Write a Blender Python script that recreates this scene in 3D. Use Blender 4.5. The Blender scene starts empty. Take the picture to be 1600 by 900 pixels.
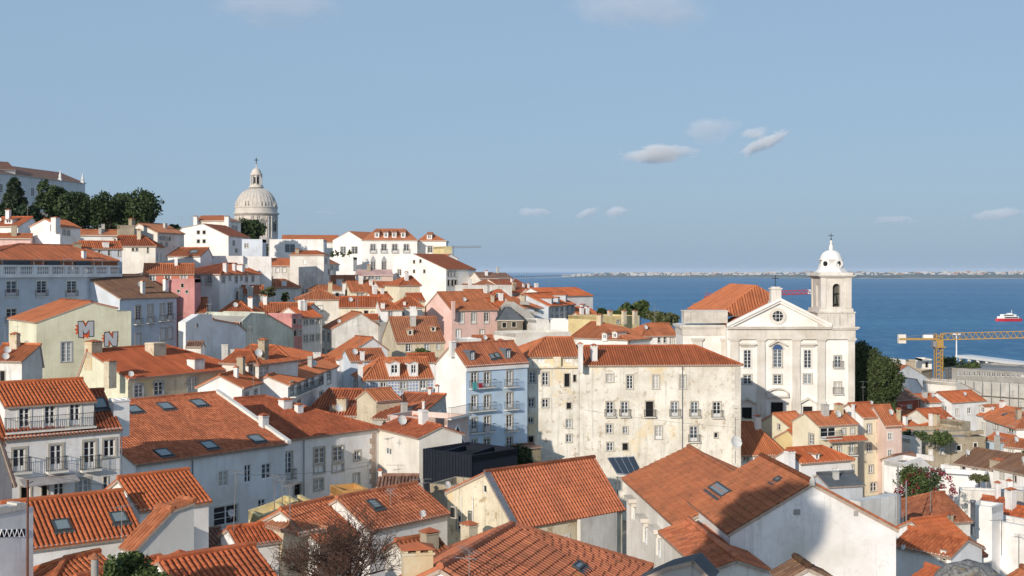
import bpy, math, random
import numpy as np
from mathutils import Vector, Matrix, noise as mnoise
random.seed(7)
R = random.Random(11)
SC = bpy.context.scene
COL = SC.collection

# ------------------------------------------------------------------ camera, sky, sun, exposure
F, VH, ZC = 1900.0, 423.0, 75.0          # focal length in photo pixels, horizon row, eye height above the river
cam_d = bpy.data.cameras.new('camera'); cam = bpy.data.objects.new('camera', cam_d); COL.objects.link(cam)
cam.location = (0, 0, ZC); cam.rotation_euler = (math.radians(90), 0, 0)
cam_d.sensor_width = 36.0; cam_d.lens = 36.0 * F / 1600.0
cam_d.shift_y = -(450.0 - VH) / 1600.0
SC.cycles.volume_bounces = 3; SC.cycles.max_bounces = 8
cam_d.clip_start = 0.5; cam_d.clip_end = 120000.0
SC.camera = cam
SC.view_settings.view_transform = 'Standard'; SC.view_settings.look = 'None'
SC.view_settings.exposure = EXPOSURE = 0.45
SC.view_settings.gamma = 1.0; SC.view_settings.use_curve_mapping = False

SUN = Vector((-0.52, -1.0, 0.36)).normalized()      # towards the sun: low, behind the viewer and to the left
SUN_EL = math.asin(SUN.z); SUN_AZ = math.atan2(SUN.x, SUN.y)
W = bpy.data.worlds.new('World'); SC.world = W; W.use_nodes = True
wt = W.node_tree; wt.nodes.clear()
wo = wt.nodes.new('ShaderNodeOutputWorld'); wb = wt.nodes.new('ShaderNodeBackground')
sky = wt.nodes.new('ShaderNodeTexSky'); sky.sky_type = 'NISHITA'; sky.sun_disc = False
sky.sun_elevation = SUN_EL; sky.sun_rotation = SUN_AZ % (2 * math.pi)
sky.altitude = 80; sky.air_density = 1.0; sky.dust_density = 1.5; sky.ozone_density = 3.0
wb.inputs['Strength'].default_value = 0.15
tint = wt.nodes.new('ShaderNodeMix'); tint.data_type = 'RGBA'; tint.inputs[0].default_value = 0.87     # thin high veil that evens the sky out
wt.links.new(sky.outputs[0], tint.inputs[6]); tint.inputs[7].default_value = (1.42, 2.02, 2.78, 1)
wt.links.new(tint.outputs[2], wb.inputs[0]); wt.links.new(wb.outputs[0], wo.inputs[0])
sl = bpy.data.lights.new('sun', 'SUN'); sl.energy = 3.05; sl.angle = math.radians(0.5); sl.color = (1.0, 0.89, 0.76)
so = bpy.data.objects.new('sun', sl); COL.objects.link(so)
so.rotation_euler = SUN.to_track_quat('Z', 'Y').to_euler(); so.location = SUN * 300

# ------------------------------------------------------------------ materials
MATS = {}
def nodes_of(m):
    m.use_nodes = True
    nt = m.node_tree; b = nt.nodes.get('Principled BSDF')
    return nt, b
def mixc(nt, fac, a, b):
    n = nt.nodes.new('ShaderNodeMix'); n.data_type = 'RGBA'
    for sock, val in ((n.inputs[0], fac), (n.inputs[6], a), (n.inputs[7], b)):
        if hasattr(val, 'links'): nt.links.new(val, sock)
        elif isinstance(val, (tuple, list)): sock.default_value = (*val[:3], 1)
        else: sock.default_value = val
    return n.outputs[2]
def noise_tex(nt, scale, detail=4, rough=0.55, vec=None, dist=0.0):
    n = nt.nodes.new('ShaderNodeTexNoise'); n.inputs['Scale'].default_value = scale
    n.inputs['Detail'].default_value = detail; n.inputs['Roughness'].default_value = rough
    n.inputs['Distortion'].default_value = dist
    if vec is not None: nt.links.new(vec, n.inputs['Vector'])
    return n.outputs['Fac']
def ramp(nt, fac, stops):
    r = nt.nodes.new('ShaderNodeValToRGB'); e = r.color_ramp.elements
    while len(e) < len(stops): e.new(0.5)
    for k, (p, c) in enumerate(stops):
        e[k].position = p; e[k].color = (c, c, c, 1) if not isinstance(c, (tuple, list)) else (*c[:3], 1)
    nt.links.new(fac, r.inputs[0]); return r.outputs[0]
def pos_vec(nt, scale=(1, 1, 1)):
    g = nt.nodes.new('ShaderNodeNewGeometry'); mp = nt.nodes.new('ShaderNodeMapping')
    mp.inputs['Scale'].default_value = scale; nt.links.new(g.outputs['Position'], mp.inputs['Vector'])
    return mp.outputs[0]
def bump(nt, b, fac, strength, dist=0.05):
    n = nt.nodes.new('ShaderNodeBump'); n.inputs['Strength'].default_value = strength; n.inputs['Distance'].default_value = dist
    nt.links.new(fac, n.inputs['Height']); nt.links.new(n.outputs[0], b.inputs['Normal'])

PLASTER = {
    'navy': (0.018, 0.022, 0.034), 'white': (0.83, 0.82, 0.81), 'warm': (0.80, 0.765, 0.70), 'cream': (0.78, 0.71, 0.55), 'oldcream': (0.81, 0.775, 0.69),
    'yellow': (0.74, 0.62, 0.34), 'lime': (0.70, 0.69, 0.53), 'beige': (0.62, 0.55, 0.42), 'blue': (0.56, 0.70, 0.85),
    'paleblue': (0.62, 0.68, 0.76), 'pink': (0.80, 0.56, 0.51), 'salmon': (0.62, 0.22, 0.15), 'rose': (0.58, 0.28, 0.27),
    'grey': (0.52, 0.51, 0.48), 'greygreen': (0.56, 0.59, 0.52), 'stone': (0.42, 0.36, 0.27), 'darkstone': (0.24, 0.21, 0.17),
    'tilegrey': (0.56, 0.60, 0.655), 'oldwhite': (0.76, 0.745, 0.71), 'church': (0.82, 0.805, 0.775), 'churchstone': (0.68, 0.645, 0.59),
    'palepink': (0.72, 0.56, 0.50), 'red': (0.36, 0.09, 0.06), 'ochre': (0.60, 0.33, 0.12), 'concrete': (0.36, 0.35, 0.33),
    'mon': (0.66, 0.67, 0.68), 'green': (0.38, 0.50, 0.36), 'stonewhite': (0.68, 0.64, 0.58),
}
def plaster(name, dirt=0.35):
    key = ('pl', name, dirt)
    if key in MATS: return MATS[key]
    c = PLASTER[name]; m = bpy.data.materials.new('plaster_' + name); nt, b = nodes_of(m)
    n1 = noise_tex(nt, 0.35, 6, 0.62, pos_vec(nt)); n2 = noise_tex(nt, 1.0, 7, 0.72, pos_vec(nt, (2.2, 2.2, 0.16)))
    n3 = noise_tex(nt, 1.25, 9, 0.74, pos_vec(nt))
    tone = mixc(nt, ramp(nt, n1, ((0.38, 0.0), (0.66, 1.0))), c, tuple(x * (1 - 0.22 * (0.5 + dirt)) * k for x, k in zip(c, (1.0, 0.97, 0.92))))
    st = ramp(nt, n2, ((0.53, 0.0), (0.70, min(1, dirt * 1.15))))
    col = mixc(nt, st, tone, tuple(x * k for x, k in zip(c, (.50, .49, .48))))
    if dirt >= 0.5:
        ochre = name in ('oldcream', 'cream', 'beige', 'yellow', 'stone', 'darkstone')
        pt = ramp(nt, n3, ((0.57, 0.0), (0.60, min(1.0, dirt * (1.1 if ochre else .55)))))
        col = mixc(nt, pt, col, tuple(x * k for x, k in zip(c, (0.52, 0.44, 0.34) if ochre else (.74, .73, .71))))
        ck = noise_tex(nt, .9, 3, .5, pos_vec(nt), 1.2); cr_ = ramp(nt, ck, ((0.492, 0.0), (0.499, .5), (0.506, 0.0)))
        col = mixc(nt, cr_, col, tuple(x * .5 for x in c))
        big = ramp(nt, noise_tex(nt, 0.12, 8, 0.72, pos_vec(nt)), ((0.555, 0.0), (0.60, dirt * 1.0)))
        col = mixc(nt, big, col, tuple(x * k for x, k in zip(c, (0.90, 0.76, 0.52) if ochre else (.86, .85, .83))))
    nt.links.new(col, b.inputs['Base Color']); b.inputs['Roughness'].default_value = 0.92
    b.inputs['Specular IOR Level'].default_value = 0.15
    bump(nt, b, n3, 0.25, 0.04)
    MATS[key] = m; return m
TERRA = {'orange': (0.50, 0.142, 0.055), 'red': (0.47, 0.130, 0.055), 'brown': (0.41, 0.142, 0.066), 'old': (0.22, 0.115, 0.07),
         'salmon': (0.50, 0.165, 0.082), 'dull': (0.27, 0.14, 0.095), 'grey': (0.12, 0.12, 0.12), 'pinkroof': (0.55, 0.33, 0.28)}
TVAR = ((1, 1, 1), (.86, .84, .88), (1.10, 1.22, 1.3), (.94, 1.10, 1.25), (1.02, .92, .86))
def terracotta(name, var=0, lichen=0.0, calm=False):
    key = ('te', name, var, lichen, calm)
    if key in MATS: return MATS[key]
    c = tuple(x * k for x, k in zip(TERRA[name], TVAR[var])); m = bpy.data.materials.new('terracotta_' + name); nt, b = nodes_of(m)
    at = nt.nodes.new('ShaderNodeAttribute'); at.attribute_name = 'rnd'
    oi = nt.nodes.new('ShaderNodeObjectInfo')
    add = nt.nodes.new('ShaderNodeMath'); add.operation = 'ADD'; nt.links.new(at.outputs['Fac'], add.inputs[0]); nt.links.new(oi.outputs['Random'], add.inputs[1])
    fr = nt.nodes.new('ShaderNodeMath'); fr.operation = 'FRACT'; nt.links.new(add.outputs[0], fr.inputs[0])
    col = mixc(nt, fr.outputs[0], tuple(x * (.90 if calm else .74) for x in c), tuple(min(1, x * k) for x, k in zip(c, (1.06, 1.1, 1.14) if calm else (1.16, 1.28, 1.36))))
    n1 = noise_tex(nt, 0.5, 6, 0.65, pos_vec(nt))
    col = mixc(nt, ramp(nt, n1, ((0.44, 0.0), (0.70, 0.65))), col, tuple(x * k for x, k in zip(c, (0.50, 0.58, 0.70))))
    n2 = noise_tex(nt, 3.0, 5, 0.7, pos_vec(nt))
    col = mixc(nt, ramp(nt, n2, ((0.57, 0.0), (0.70, 0.6))), col, tuple(x * k for x, k in zip(c, (0.40, 0.50, 0.66))))
    pan = nt.nodes.new('ShaderNodeMath'); pan.operation = 'GREATER_THAN'; pan.inputs[1].default_value = 1.5; nt.links.new(at.outputs['Fac'], pan.inputs[0])     # shade of the tile channels painted into the colour as a darker tone
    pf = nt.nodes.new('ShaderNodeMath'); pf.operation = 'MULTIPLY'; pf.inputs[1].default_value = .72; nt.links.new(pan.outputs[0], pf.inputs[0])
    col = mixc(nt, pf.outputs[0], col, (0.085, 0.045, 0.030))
    if lichen:
        n4 = noise_tex(nt, 1.6, 8, 0.75, pos_vec(nt))
        col = mixc(nt, ramp(nt, n4, ((0.54, 0.0), (0.63, lichen))), col, (0.10, 0.075, 0.045))
        n5 = noise_tex(nt, 1.1, 8, 0.75, pos_vec(nt, (1.3, 1.3, 1.3)))
        col = mixc(nt, ramp(nt, n5, ((0.58, 0.0), (0.66, lichen))), col, (0.42, 0.22, 0.05))
    nt.links.new(col, b.inputs['Base Color']); b.inputs['Roughness'].default_value = 0.85
    b.inputs['Specular IOR Level'].default_value = 0.2
    bump(nt, b, n2, 0.2, 0.03)
    MATS[key] = m; return m
def simple(name, c, rough=0.7, metal=0.0, var=0.0, scale=2.0, spec=0.3):
    if name in MATS: return MATS[name]
    m = bpy.data.materials.new(name); nt, b = nodes_of(m)
    if var:
        n = noise_tex(nt, scale, 6, 0.6, pos_vec(nt))
        nt.links.new(mixc(nt, ramp(nt, n, ((0.35, 0.0), (0.7, 1.0))), c, tuple(x * (1 - var) for x in c)), b.inputs['Base Color'])
        bump(nt, b, n, 0.2, 0.04)
    else: b.inputs['Base Color'].default_value = (*c, 1)
    b.inputs['Roughness'].default_value = rough; b.inputs['Metallic'].default_value = metal
    b.inputs['Specular IOR Level'].default_value = spec
    MATS[name] = m; return m
def glass():
    if 'glass' in MATS: return MATS['glass']
    m = bpy.data.materials.new('window_glass'); nt, b = nodes_of(m)
    oi = nt.nodes.new('ShaderNodeObjectInfo')
    r = ramp(nt, oi.outputs['Random'], ((0.0, (0.010, 0.012, 0.015)), (0.45, (0.03, 0.035, 0.042)), (0.7, (0.09, 0.11, 0.13)), (0.85, (0.22, 0.25, 0.27)), (0.97, (0.50, 0.47, 0.42))))  # bluish mid tones paint reflected sky into the pane colour
    nt.links.new(r, b.inputs['Base Color']); b.inputs['Roughness'].default_value = 0.12; b.inputs['Specular IOR Level'].default_value = 0.6
    MATS['glass'] = m; return m
WHITE_WOOD = simple('white_joinery', (0.74, 0.74, 0.73), 0.55)
STONE = simple('stone_surround', (0.50, 0.46, 0.39), 0.85, var=0.25, scale=3)
WSTONE = simple('white_surround', (0.72, 0.69, 0.63), 0.85, var=0.15, scale=3)
GSTONE = simple('grey_surround', (0.36, 0.37, 0.38), 0.85, var=0.2, scale=3)
DARK = simple('dark_opening', (0.012, 0.012, 0.013), 0.9)
IRON = simple('wrought_iron', (0.035, 0.04, 0.045), 0.6)
ZINC = simple('zinc_sheet', (0.20, 0.22, 0.25), 0.5, 0.3, var=0.3)
METAL = simple('antenna_metal', (0.23, 0.23, 0.23), 0.55, 0.4)
DISH = simple('dish_paint', (0.62, 0.62, 0.60), 0.5, var=0.1)
MORTAR = simple('mortar', (0.46, 0.36, 0.29), 0.9, var=0.3, scale=4)
RED_IRON = simple('dark_red_iron', (0.12, 0.02, 0.03), 0.6)

# ------------------------------------------------------------------ mesh collector
UP = Vector((0, 0, 1))
class MB:
    def __init__(s): s.v = []; s.f = []; s.m = []; s.r = []
    def poly(s, pts, mat=0, rnd=0.5):
        i = len(s.v); s.v += [tuple(p) for p in pts]; s.f.append(tuple(range(i, i + len(pts)))); s.m.append(mat); s.r.append(rnd)
    def faces(s, pts, faces, mat=0, rnd=0.5):
        i = len(s.v); s.v += [tuple(p) for p in pts]
        for f in faces: s.f.append(tuple(i + k for k in f)); s.m.append(mat); s.r.append(rnd)
    def hexa(s, p, mat=0, rnd=0.5):   # 8 points: bottom 0-3 ccw, top 4-7
        s.faces(p, ((3, 2, 1, 0), (4, 5, 6, 7), (0, 1, 5, 4), (1, 2, 6, 5), (2, 3, 7, 6), (3, 0, 4, 7)), mat, rnd)
    def box(s, fr, x0, x1, y0, y1, z0, z1, mat=0, rnd=0.5):
        O, a, n = fr
        q = [O + a * x + n * y + UP * z for z in (z0, z1) for x, y in ((x0, y0), (x1, y0), (x1, y1), (x0, y1))]
        s.hexa(q, mat, rnd)
    def tube(s, p0, p1, r0, r1=None, n=6, mat=0, rnd=0.5, caps=True):
        p0 = Vector(p0); p1 = Vector(p1); r1 = r0 if r1 is None else r1
        d = (p1 - p0); L = d.length
        if L < 1e-6: return
        d /= L; x = d.orthogonal().normalized(); y = d.cross(x)
        pts = []
        for p, r in ((p0, r0), (p1, r1)):
            for k in range(n):
                t = 2 * math.pi * k / n; pts.append(p + x * (r * math.cos(t)) + y * (r * math.sin(t)))
        fs = [(k, (k + 1) % n, n + (k + 1) % n, n + k) for k in range(n)]
        if caps: fs += [tuple(range(n - 1, -1, -1)), tuple(range(n, 2 * n))]
        s.faces(pts, fs, mat, rnd)
    def lathe(s, c, prof, n=24, mat=0, sy=1.0, a0=0.0):
        c = Vector(c); pts = []
        for r, z in prof:
            for k in range(n):
                t = a0 + 2 * math.pi * k / n; pts.append(c + Vector((r * math.cos(t), r * sy * math.sin(t), z)))
        fs = []
        for j in range(len(prof) - 1):
            for k in range(n):
                fs.append((j * n + k, j * n + (k + 1) % n, (j + 1) * n + (k + 1) % n, (j + 1) * n + k))
        s.faces(pts, fs, mat)
    def build(s, name, mats, parent=None, origin=None, smooth=False, kind=None):
        me = bpy.data.meshes.new(name)
        o3 = origin if origin is not None else (parent.location if parent is not None and parent.get('_o') is None else Vector((0, 0, 0)))
        if parent is not None and origin is None: o3 = root_loc(parent)
        o3 = Vector(o3)
        me.from_pydata([(v[0] - o3.x, v[1] - o3.y, v[2] - o3.z) for v in s.v], [], s.f)
        for m in (mats if isinstance(mats, (list, tuple)) else [mats]): me.materials.append(m)
        me.polygons.foreach_set('material_index', s.m)
        at = me.attributes.new('rnd', 'FLOAT', 'FACE'); at.data.foreach_set('value', s.r)
        if smooth: me.polygons.foreach_set('use_smooth', [True] * len(s.f))
        o = bpy.data.objects.new(name, me); COL.objects.link(o)
        if parent is not None: o.parent = parent
        else: o.location = o3
        if kind: o['kind'] = kind
        return o
def root_loc(o):
    v = Vector(o.location)
    while o.parent is not None: o = o.parent; v = v + Vector(o.location)
    return v
def thing(name, label, cat, loc, group=None):
    o = bpy.data.objects.new(name, None); COL.objects.link(o); o.empty_display_size = 0.3
    o.location = loc; o['label'] = label; o['category'] = cat
    if group: o['group'] = group
    return o
def inst(name, me, parent, loc, rz=0.0, kind=None):
    o = bpy.data.objects.new(name, me); COL.objects.link(o); o.parent = parent
    o.location = Vector(loc) - root_loc(parent); o.rotation_euler = (0, 0, rz)
    return o

def P(u, v, Y): return Vector(((u - 800) / F * Y, Y, ZC + (VH - v) / F * Y))
def pxy(u, Y): return Vector(((u - 800) / F * Y, Y, 0))
def hit(u, v, O, n):      # where the sight line through a photo pixel meets the plane (O, n)
    d = Vector(((u - 800) / F, 1.0, (VH - v) / F)); c = Vector((0, 0, ZC))
    k = d.dot(n)
    return c + d * ((O - c).dot(n) / k)

# ------------------------------------------------------------------ windows
WIN = {}
def win_mesh(typ, w, h, sur):
    w = max(0.3, round(w * 10) / 10); h = max(0.3, round(h * 10) / 10)
    key = (typ, w, h, sur)
    if key in WIN: return WIN[key]
    m = MB(); fr = (Vector((0, 0, 0)), Vector((1, 0, 0)), Vector((0, 1, 0)))   # y is outward
    sw = min(0.16, 0.2 * w)
    if sur:
        m.box(fr, -w / 2 - sw, -w / 2, -0.10, 0.04, -sw * .0, h + sw, 1); m.box(fr, w / 2, w / 2 + sw, -0.10, 0.04, 0, h + sw, 1)
        m.box(fr, -w / 2, w / 2, -0.10, 0.043, h, h + sw, 1); m.box(fr, -w / 2 - sw * 1.2, w / 2 + sw * 1.2, -0.10, 0.08, -0.1, 0, 1)
    t = min(0.075, 0.12 * w); y0, y1 = -0.13, -0.07
    if typ != 'x':
        m.box(fr, -w / 2, -w / 2 + t, y0, y1, 0, h); m.box(fr, w / 2 - t, w / 2, y0, y1, 0, h)
        m.box(fr, -w / 2 + t, w / 2 - t, y0, y1, h - t, h); m.box(fr, -w / 2 + t, w / 2 - t, y0, y1, 0, t)
        if w > 0.55: m.box(fr, -t * .7, t * .7, y0 - .01, y1 + .015, t, h - t)
        zb = t
        if typ in ('d', 'D'):
            zb = h * 0.24; m.box(fr, -w / 2 + t, w / 2 - t, y0, y1 - .015, t, zb)
        nb = max(1, int(round((h - zb) / 0.48))) if typ in ('w', 'd', 'D') else 1
        for k in range(1, nb):
            z = zb + (h - zb) * k / nb; m.box(fr, -w / 2 + t, w / 2 - t, y0 + .005, y1 - .01, z - .02, z + .02)
    me_f = m
    p = MB(); p.poly([(-w / 2, -0.125 if typ != 'x' else -0.2, 0), (w / 2, -0.125 if typ != 'x' else -0.2, 0), (w / 2, -0.125 if typ != 'x' else -0.2, h), (-w / 2, -0.125 if typ != 'x' else -0.2, h)])
    def mk(b, nm, mats):
        me = bpy.data.meshes.new(nm); me.from_pydata(b.v, [], b.f)
        for q in mats: me.materials.append(q)
        me.polygons.foreach_set('material_index', b.m); return me
    s = {'s': STONE, 'w': WSTONE, 'g': GSTONE, '': STONE}[sur or '']
    if typ == 's':   # shutters closed: pale boards
        p2 = mk(p, 'pane', [WHITE_WOOD])
    else: p2 = mk(p, 'pane', [DARK if typ == 'x' else glass()])
    WIN[key] = (mk(me_f, 'window', [WHITE_WOOD, s]) if me_f.f else None, p2, w, h)
    return WIN[key]
def balcony(root, fr, s0, s1, z, dep=0.5, hgt=0.95, col=None, solid=False):
    b = MB(); b.box(fr, s0, s1, 0.0, dep, z - 0.12, z, 0); o = b.build('balcony', [WSTONE], root)
    r = MB(); O, a, n = fr
    def bar(p, q, rr): r.tube(p, q, rr, n=4, caps=False)
    e = 0.04
    cs = [O + a * (s0 + e) + n * 0.02, O + a * (s0 + e) + n * (dep - e), O + a * (s1 - e) + n * (dep - e), O + a * (s1 - e) + n * 0.02]
    for k in range(3):
        p, q = cs[k], cs[k + 1]; L = (q - p).length
        bar(p + UP * (z + hgt), q + UP * (z + hgt), 0.026); bar(p + UP * (z + .1), q + UP * (z + .1), 0.018)
        nb = max(2, int(L / 0.14))
        for j in range(nb + 1):
            x = p.lerp(q, j / nb); bar(x + UP * z, x + UP * (z + hgt), 0.011)
    r.build('railing', [col or IRON], o)
def put_windows(root, fr, items, mb, open_only=False):
    """items: (u, v, w px, h px, type[, surround]); returns the openings of this facade as (s0, s1, z0, z1)"""
    O, a, n = fr; ops = []; rz = math.atan2(a.y, a.x) + math.pi      # mesh x runs along -a so that y is outward
    for it in items:
        u, v, w, h, typ = it[:5]; sur = it[5] if len(it) > 5 else 's'
        p = hit(u, v, O, n); p0 = hit(u - w / 2, v, O, n); p1 = hit(u + w / 2, v, O, n)
        s = (p - O).dot(a); wm = abs((p1 - p0).dot(a)); hm = h / F * p.y
        bal = 'b' in typ or 'r' in typ; t0 = typ[0]
        mf, mp, wm, hm = win_mesh(t0, wm, hm, sur)
        z0 = p.z - hm / 2
        ops.append((s - wm / 2, s + wm / 2, z0, z0 + hm))
        loc = O + a * s; loc.z = z0
        if mf:
            o = inst('window', mf, root, loc, rz); inst2 = bpy.data.objects.new('pane', mp); COL.objects.link(inst2); inst2.parent = o
        else:
            o = inst('opening', mp, root, loc, rz)
        if bal: balcony(root, (O.xy.to_3d(), a, n), s - wm / 2 - .3, s + wm / 2 + .3, z0 - .02, 0.5 if 'b' in typ else 0.22, 0.95, RED_IRON if 'r' in typ else None)
    return ops

def facade(mb, fr, outline, zb, ops, mat=0, dep=0.2):
    """wall in frame fr (origin, along, outward), outline [(s, z)] left to right, holes ops"""
    O, a, n = fr; O = O.xy.to_3d()
    def W3(s, z, y=0.0): return O + a * s + n * y + UP * z
    smin, smax = outline[0][0], outline[-1][0]
    ops = [(max(smin + .02, q[0]), min(smax - .02, q[1]), q[2], q[3]) for q in ops if q[1] > smin + .05 and q[0] < smax - .05]
    cuts = sorted(set([round(p[0], 4) for p in outline] + [round(x, 4) for q in ops for x in q[:2]]))
    def top(s):
        for (s0, z0), (s1, z1) in zip(outline, outline[1:]):
            if s0 - 1e-6 <= s <= s1 + 1e-6 and s1 - s0 > 1e-6: return z0 + (z1 - z0) * (s - s0) / (s1 - s0)
        return outline[-1][1]
    for s0, s1 in zip(cuts, cuts[1:]):
        if s1 - s0 < 1e-3: continue
        mid = (s0 + s1) / 2; z = zb
        for q in sorted([q for q in ops if q[0] < mid < q[1]], key=lambda q: q[2]):
            if q[2] > z: mb.poly([W3(s0, z), W3(s1, z), W3(s1, q[2]), W3(s0, q[2])], mat)
            z = max(z, q[3])
        e = (s1 - s0) * 1e-3
        mb.poly([W3(s0, z), W3(s1, z), W3(s1, top(s1 - e)), W3(s0, top(s0 + e))], mat)
    for q in ops:
        A, B, z0, z1 = q
        for p in (((A, z0), (A, z1)), ((B, z1), (B, z0)), ((A, z1), (B, z1)), ((B, z0), (A, z0))):
            mb.poly([W3(*p[0]), W3(*p[1]), W3(*p[1], -dep), W3(*p[0], -dep)], mat)

# ------------------------------------------------------------------ tiled roofs
TILE_ME = {}
def tile_mesh(p, L, mat, lift_=.022):
    key = (p, L, mat.name, lift_)
    if key in TILE_ME: return TILE_ME[key]
    prof = [(0.0, 0.0), (0.24, 0.0), (0.36, 0.72), (0.52, 1.0), (0.72, 1.0), (0.88, 0.72)]; am = 0.42 * p
    v = []; f = []
    for t, lift in ((0, lift_), (L * 1.04, 0.0)):
        for x, z in prof: v.append(((x - .5) * p * (1.0 if t == 0 else .94), t, z * am + lift))
    n = len(prof)
    for k in range(n - 1): f.append((k, k + 1, n + k + 1, n + k))
    v += [((-.5) * p, 0, -.01), (.5 * p, 0, -.01), (.5 * p, 0, lift_), (.5 * p * .94, L * 1.04, 0.0)]; f.append((0, 2 * n, 2 * n + 1, 2 * n + 2, 5, 4, 3, 2, 1)); f.append((5, 2 * n + 2, 2 * n + 3, 11))
    me = bpy.data.meshes.new('tile'); me.from_pydata(v, [], f); me.materials.append(mat)
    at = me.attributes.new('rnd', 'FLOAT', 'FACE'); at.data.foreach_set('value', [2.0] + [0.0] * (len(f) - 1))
    TILE_ME[key] = me; return me
def slope(mb, E0, E1, R1, R0, lod, pitch=0.26, L=0.40, tiles=None, thick=0.14):
    """one roof plane; E0-E1 along the eave, R0-R1 along the top; lod 2 rows of tiles, 1 tile channels, 0 plain.
    tiles: list that collects single tiles (matrix) instead of mesh rows."""
    E0, E1, R1, R0 = map(Vector, (E0, E1, R1, R0))
    a = (E1 - E0).normalized(); nn = a.cross(((R0 + R1) / 2 - E0)).normalized()
    if nn.z < 0: nn = -nn
    t = nn.cross(a).normalized()
    if t.z < 0: t = -t
    pts = [E0, E1, R1, R0]; q = [((p - E0).dot(a), (p - E0).dot(t)) for p in pts]
    low = [p - nn * thick for p in pts]
    ccw = a.cross(t).dot(nn) > 0
    top = [p - nn * 0.004 for p in pts] if lod else pts
    mb.poly(top if ccw else top[::-1], 0, R.random() * .5 + .25); mb.poly(low[::-1] if ccw else low, 1)
    for k in range(4):
        p0, p1 = top[k], top[(k + 1) % 4]
        if (p0 - p1).length > 1e-4: mb.poly([p0, low[k], low[(k + 1) % 4], p1], 1)
    if lod == 0: return
    smin = min(x[0] for x in q); smax = max(x[0] for x in q)
    n = max(1, int(round((smax - smin) / (pitch * (1.25 if lod == 1 else 1))))); p = (smax - smin) / n; am = 0.40 * p
    prof = [(0.0, 0.0), (0.26, 0.0), (0.42, 0.92), (0.84, 0.92), (1.0, 0.0)]
    def rng(s):
        ts = []
        for k in range(4):
            (s0, t0), (s1, t1) = q[k], q[(k + 1) % 4]
            if abs(s1 - s0) < 1e-6: continue
            if min(s0, s1) - 1e-6 <= s <= max(s0, s1) + 1e-6: ts.append(t0 + (t1 - t0) * (s - s0) / (s1 - s0))
        return (min(ts), max(ts)) if len(ts) >= 2 else None
    for i in range(n):
        sc = smin + (i + .5) * p; g = rng(sc)
        if not g or g[1] - g[0] < .1: continue
        t0, t1 = g
        if lod == 1:
            base = len(mb.v); jit = R.random() * .02
            for tt in (t0 - jit, t1):
                for x, z in prof: mb.v.append(tuple(E0 + a * (smin + (i + x) * p) + t * tt + nn * (z * am)))
            for k in range(4):
                f = (base + k, base + k + 1, base + 5 + k + 1, base + 5 + k)
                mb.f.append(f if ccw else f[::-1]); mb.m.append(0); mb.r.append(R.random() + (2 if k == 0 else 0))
            mb.f.append((base, base + 1, base + 2, base + 3, base + 4)); mb.m.append(1); mb.r.append(.5)
        else:
            nr = max(1, int(round((t1 - t0) / L))); l = (t1 - t0) / nr
            if tiles is not None:
                for r in range(nr):
                    o = E0 + a * sc + t * (t0 + r * l) + nn * 0.0
                    tiles.append((o, a if ccw else -a, t, nn, p, l))
                continue
            ring = None
            for r in range(nr):
                rv = R.random(); dz = R.random() * .008; ds = (R.random() - .5) * .02
                for tt, lift in ((t0 + r * l, .022 + dz), (t0 + (r + 1) * l, 0.0)):
                    base = len(mb.v)
                    for x, z in prof: mb.v.append(tuple(E0 + a * (smin + (i + x) * p + ds) + t * tt + nn * (z * am + lift)))
                    if ring is not None:
                        for k in range(4):
                            f = (ring + k, ring + k + 1, base + k + 1, base + k)
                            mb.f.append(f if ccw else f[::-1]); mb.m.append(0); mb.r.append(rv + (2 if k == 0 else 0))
                    else:
                        mb.f.append((base, base + 1, base + 2, base + 3, base + 4)); mb.m.append(1); mb.r.append(.5)
                    ring = base
def place_tiles(house, roof, tiles, mat, cap=300, lift_=.022):
    """the nearest single tiles become objects, the rest one joined covering"""
    tiles.sort(key=lambda q: (q[0] - Vector((0, 0, ZC))).length)
    ro = root_loc(roof)
    for (o, a, t, nn, p, l) in tiles[:cap]:
        me = tile_mesh(round(p, 2), round(l, 2), mat, lift_)
        ob = bpy.data.objects.new('tile', me); COL.objects.link(ob); ob.parent = roof
        j = R.random() * .01
        M = Matrix((a, t, nn)).transposed().to_4x4(); M.translation = o + nn * j + a * (R.random() - .5) * .02 - ro
        ob.matrix_local = M
    if len(tiles) > cap:
        mb = MB()
        for (o, a, t, nn, p, l) in tiles[cap:]:
            me = tile_mesh(round(p, 2), round(l, 2), mat, lift_); rv = R.random(); dz = R.random() * .012
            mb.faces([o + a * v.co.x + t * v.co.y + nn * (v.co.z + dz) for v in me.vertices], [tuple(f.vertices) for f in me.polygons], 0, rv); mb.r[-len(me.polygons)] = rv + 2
        mb.build('tile_covering', [mat], roof, kind='stuff')
def ridge_line(mb, p0, p1, r=0.15):
    p0 = Vector(p0) + UP * .07; p1 = Vector(p1) + UP * .07; L = (p1 - p0).length; n = max(1, int(L / 0.45))
    for k in range(n):
        a = p0.lerp(p1, k / n); b = p0.lerp(p1, (k + 1.06) / n)
        mb.tube(a, b, r * 1.04, r * .94, 6, 0, R.random())

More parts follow.
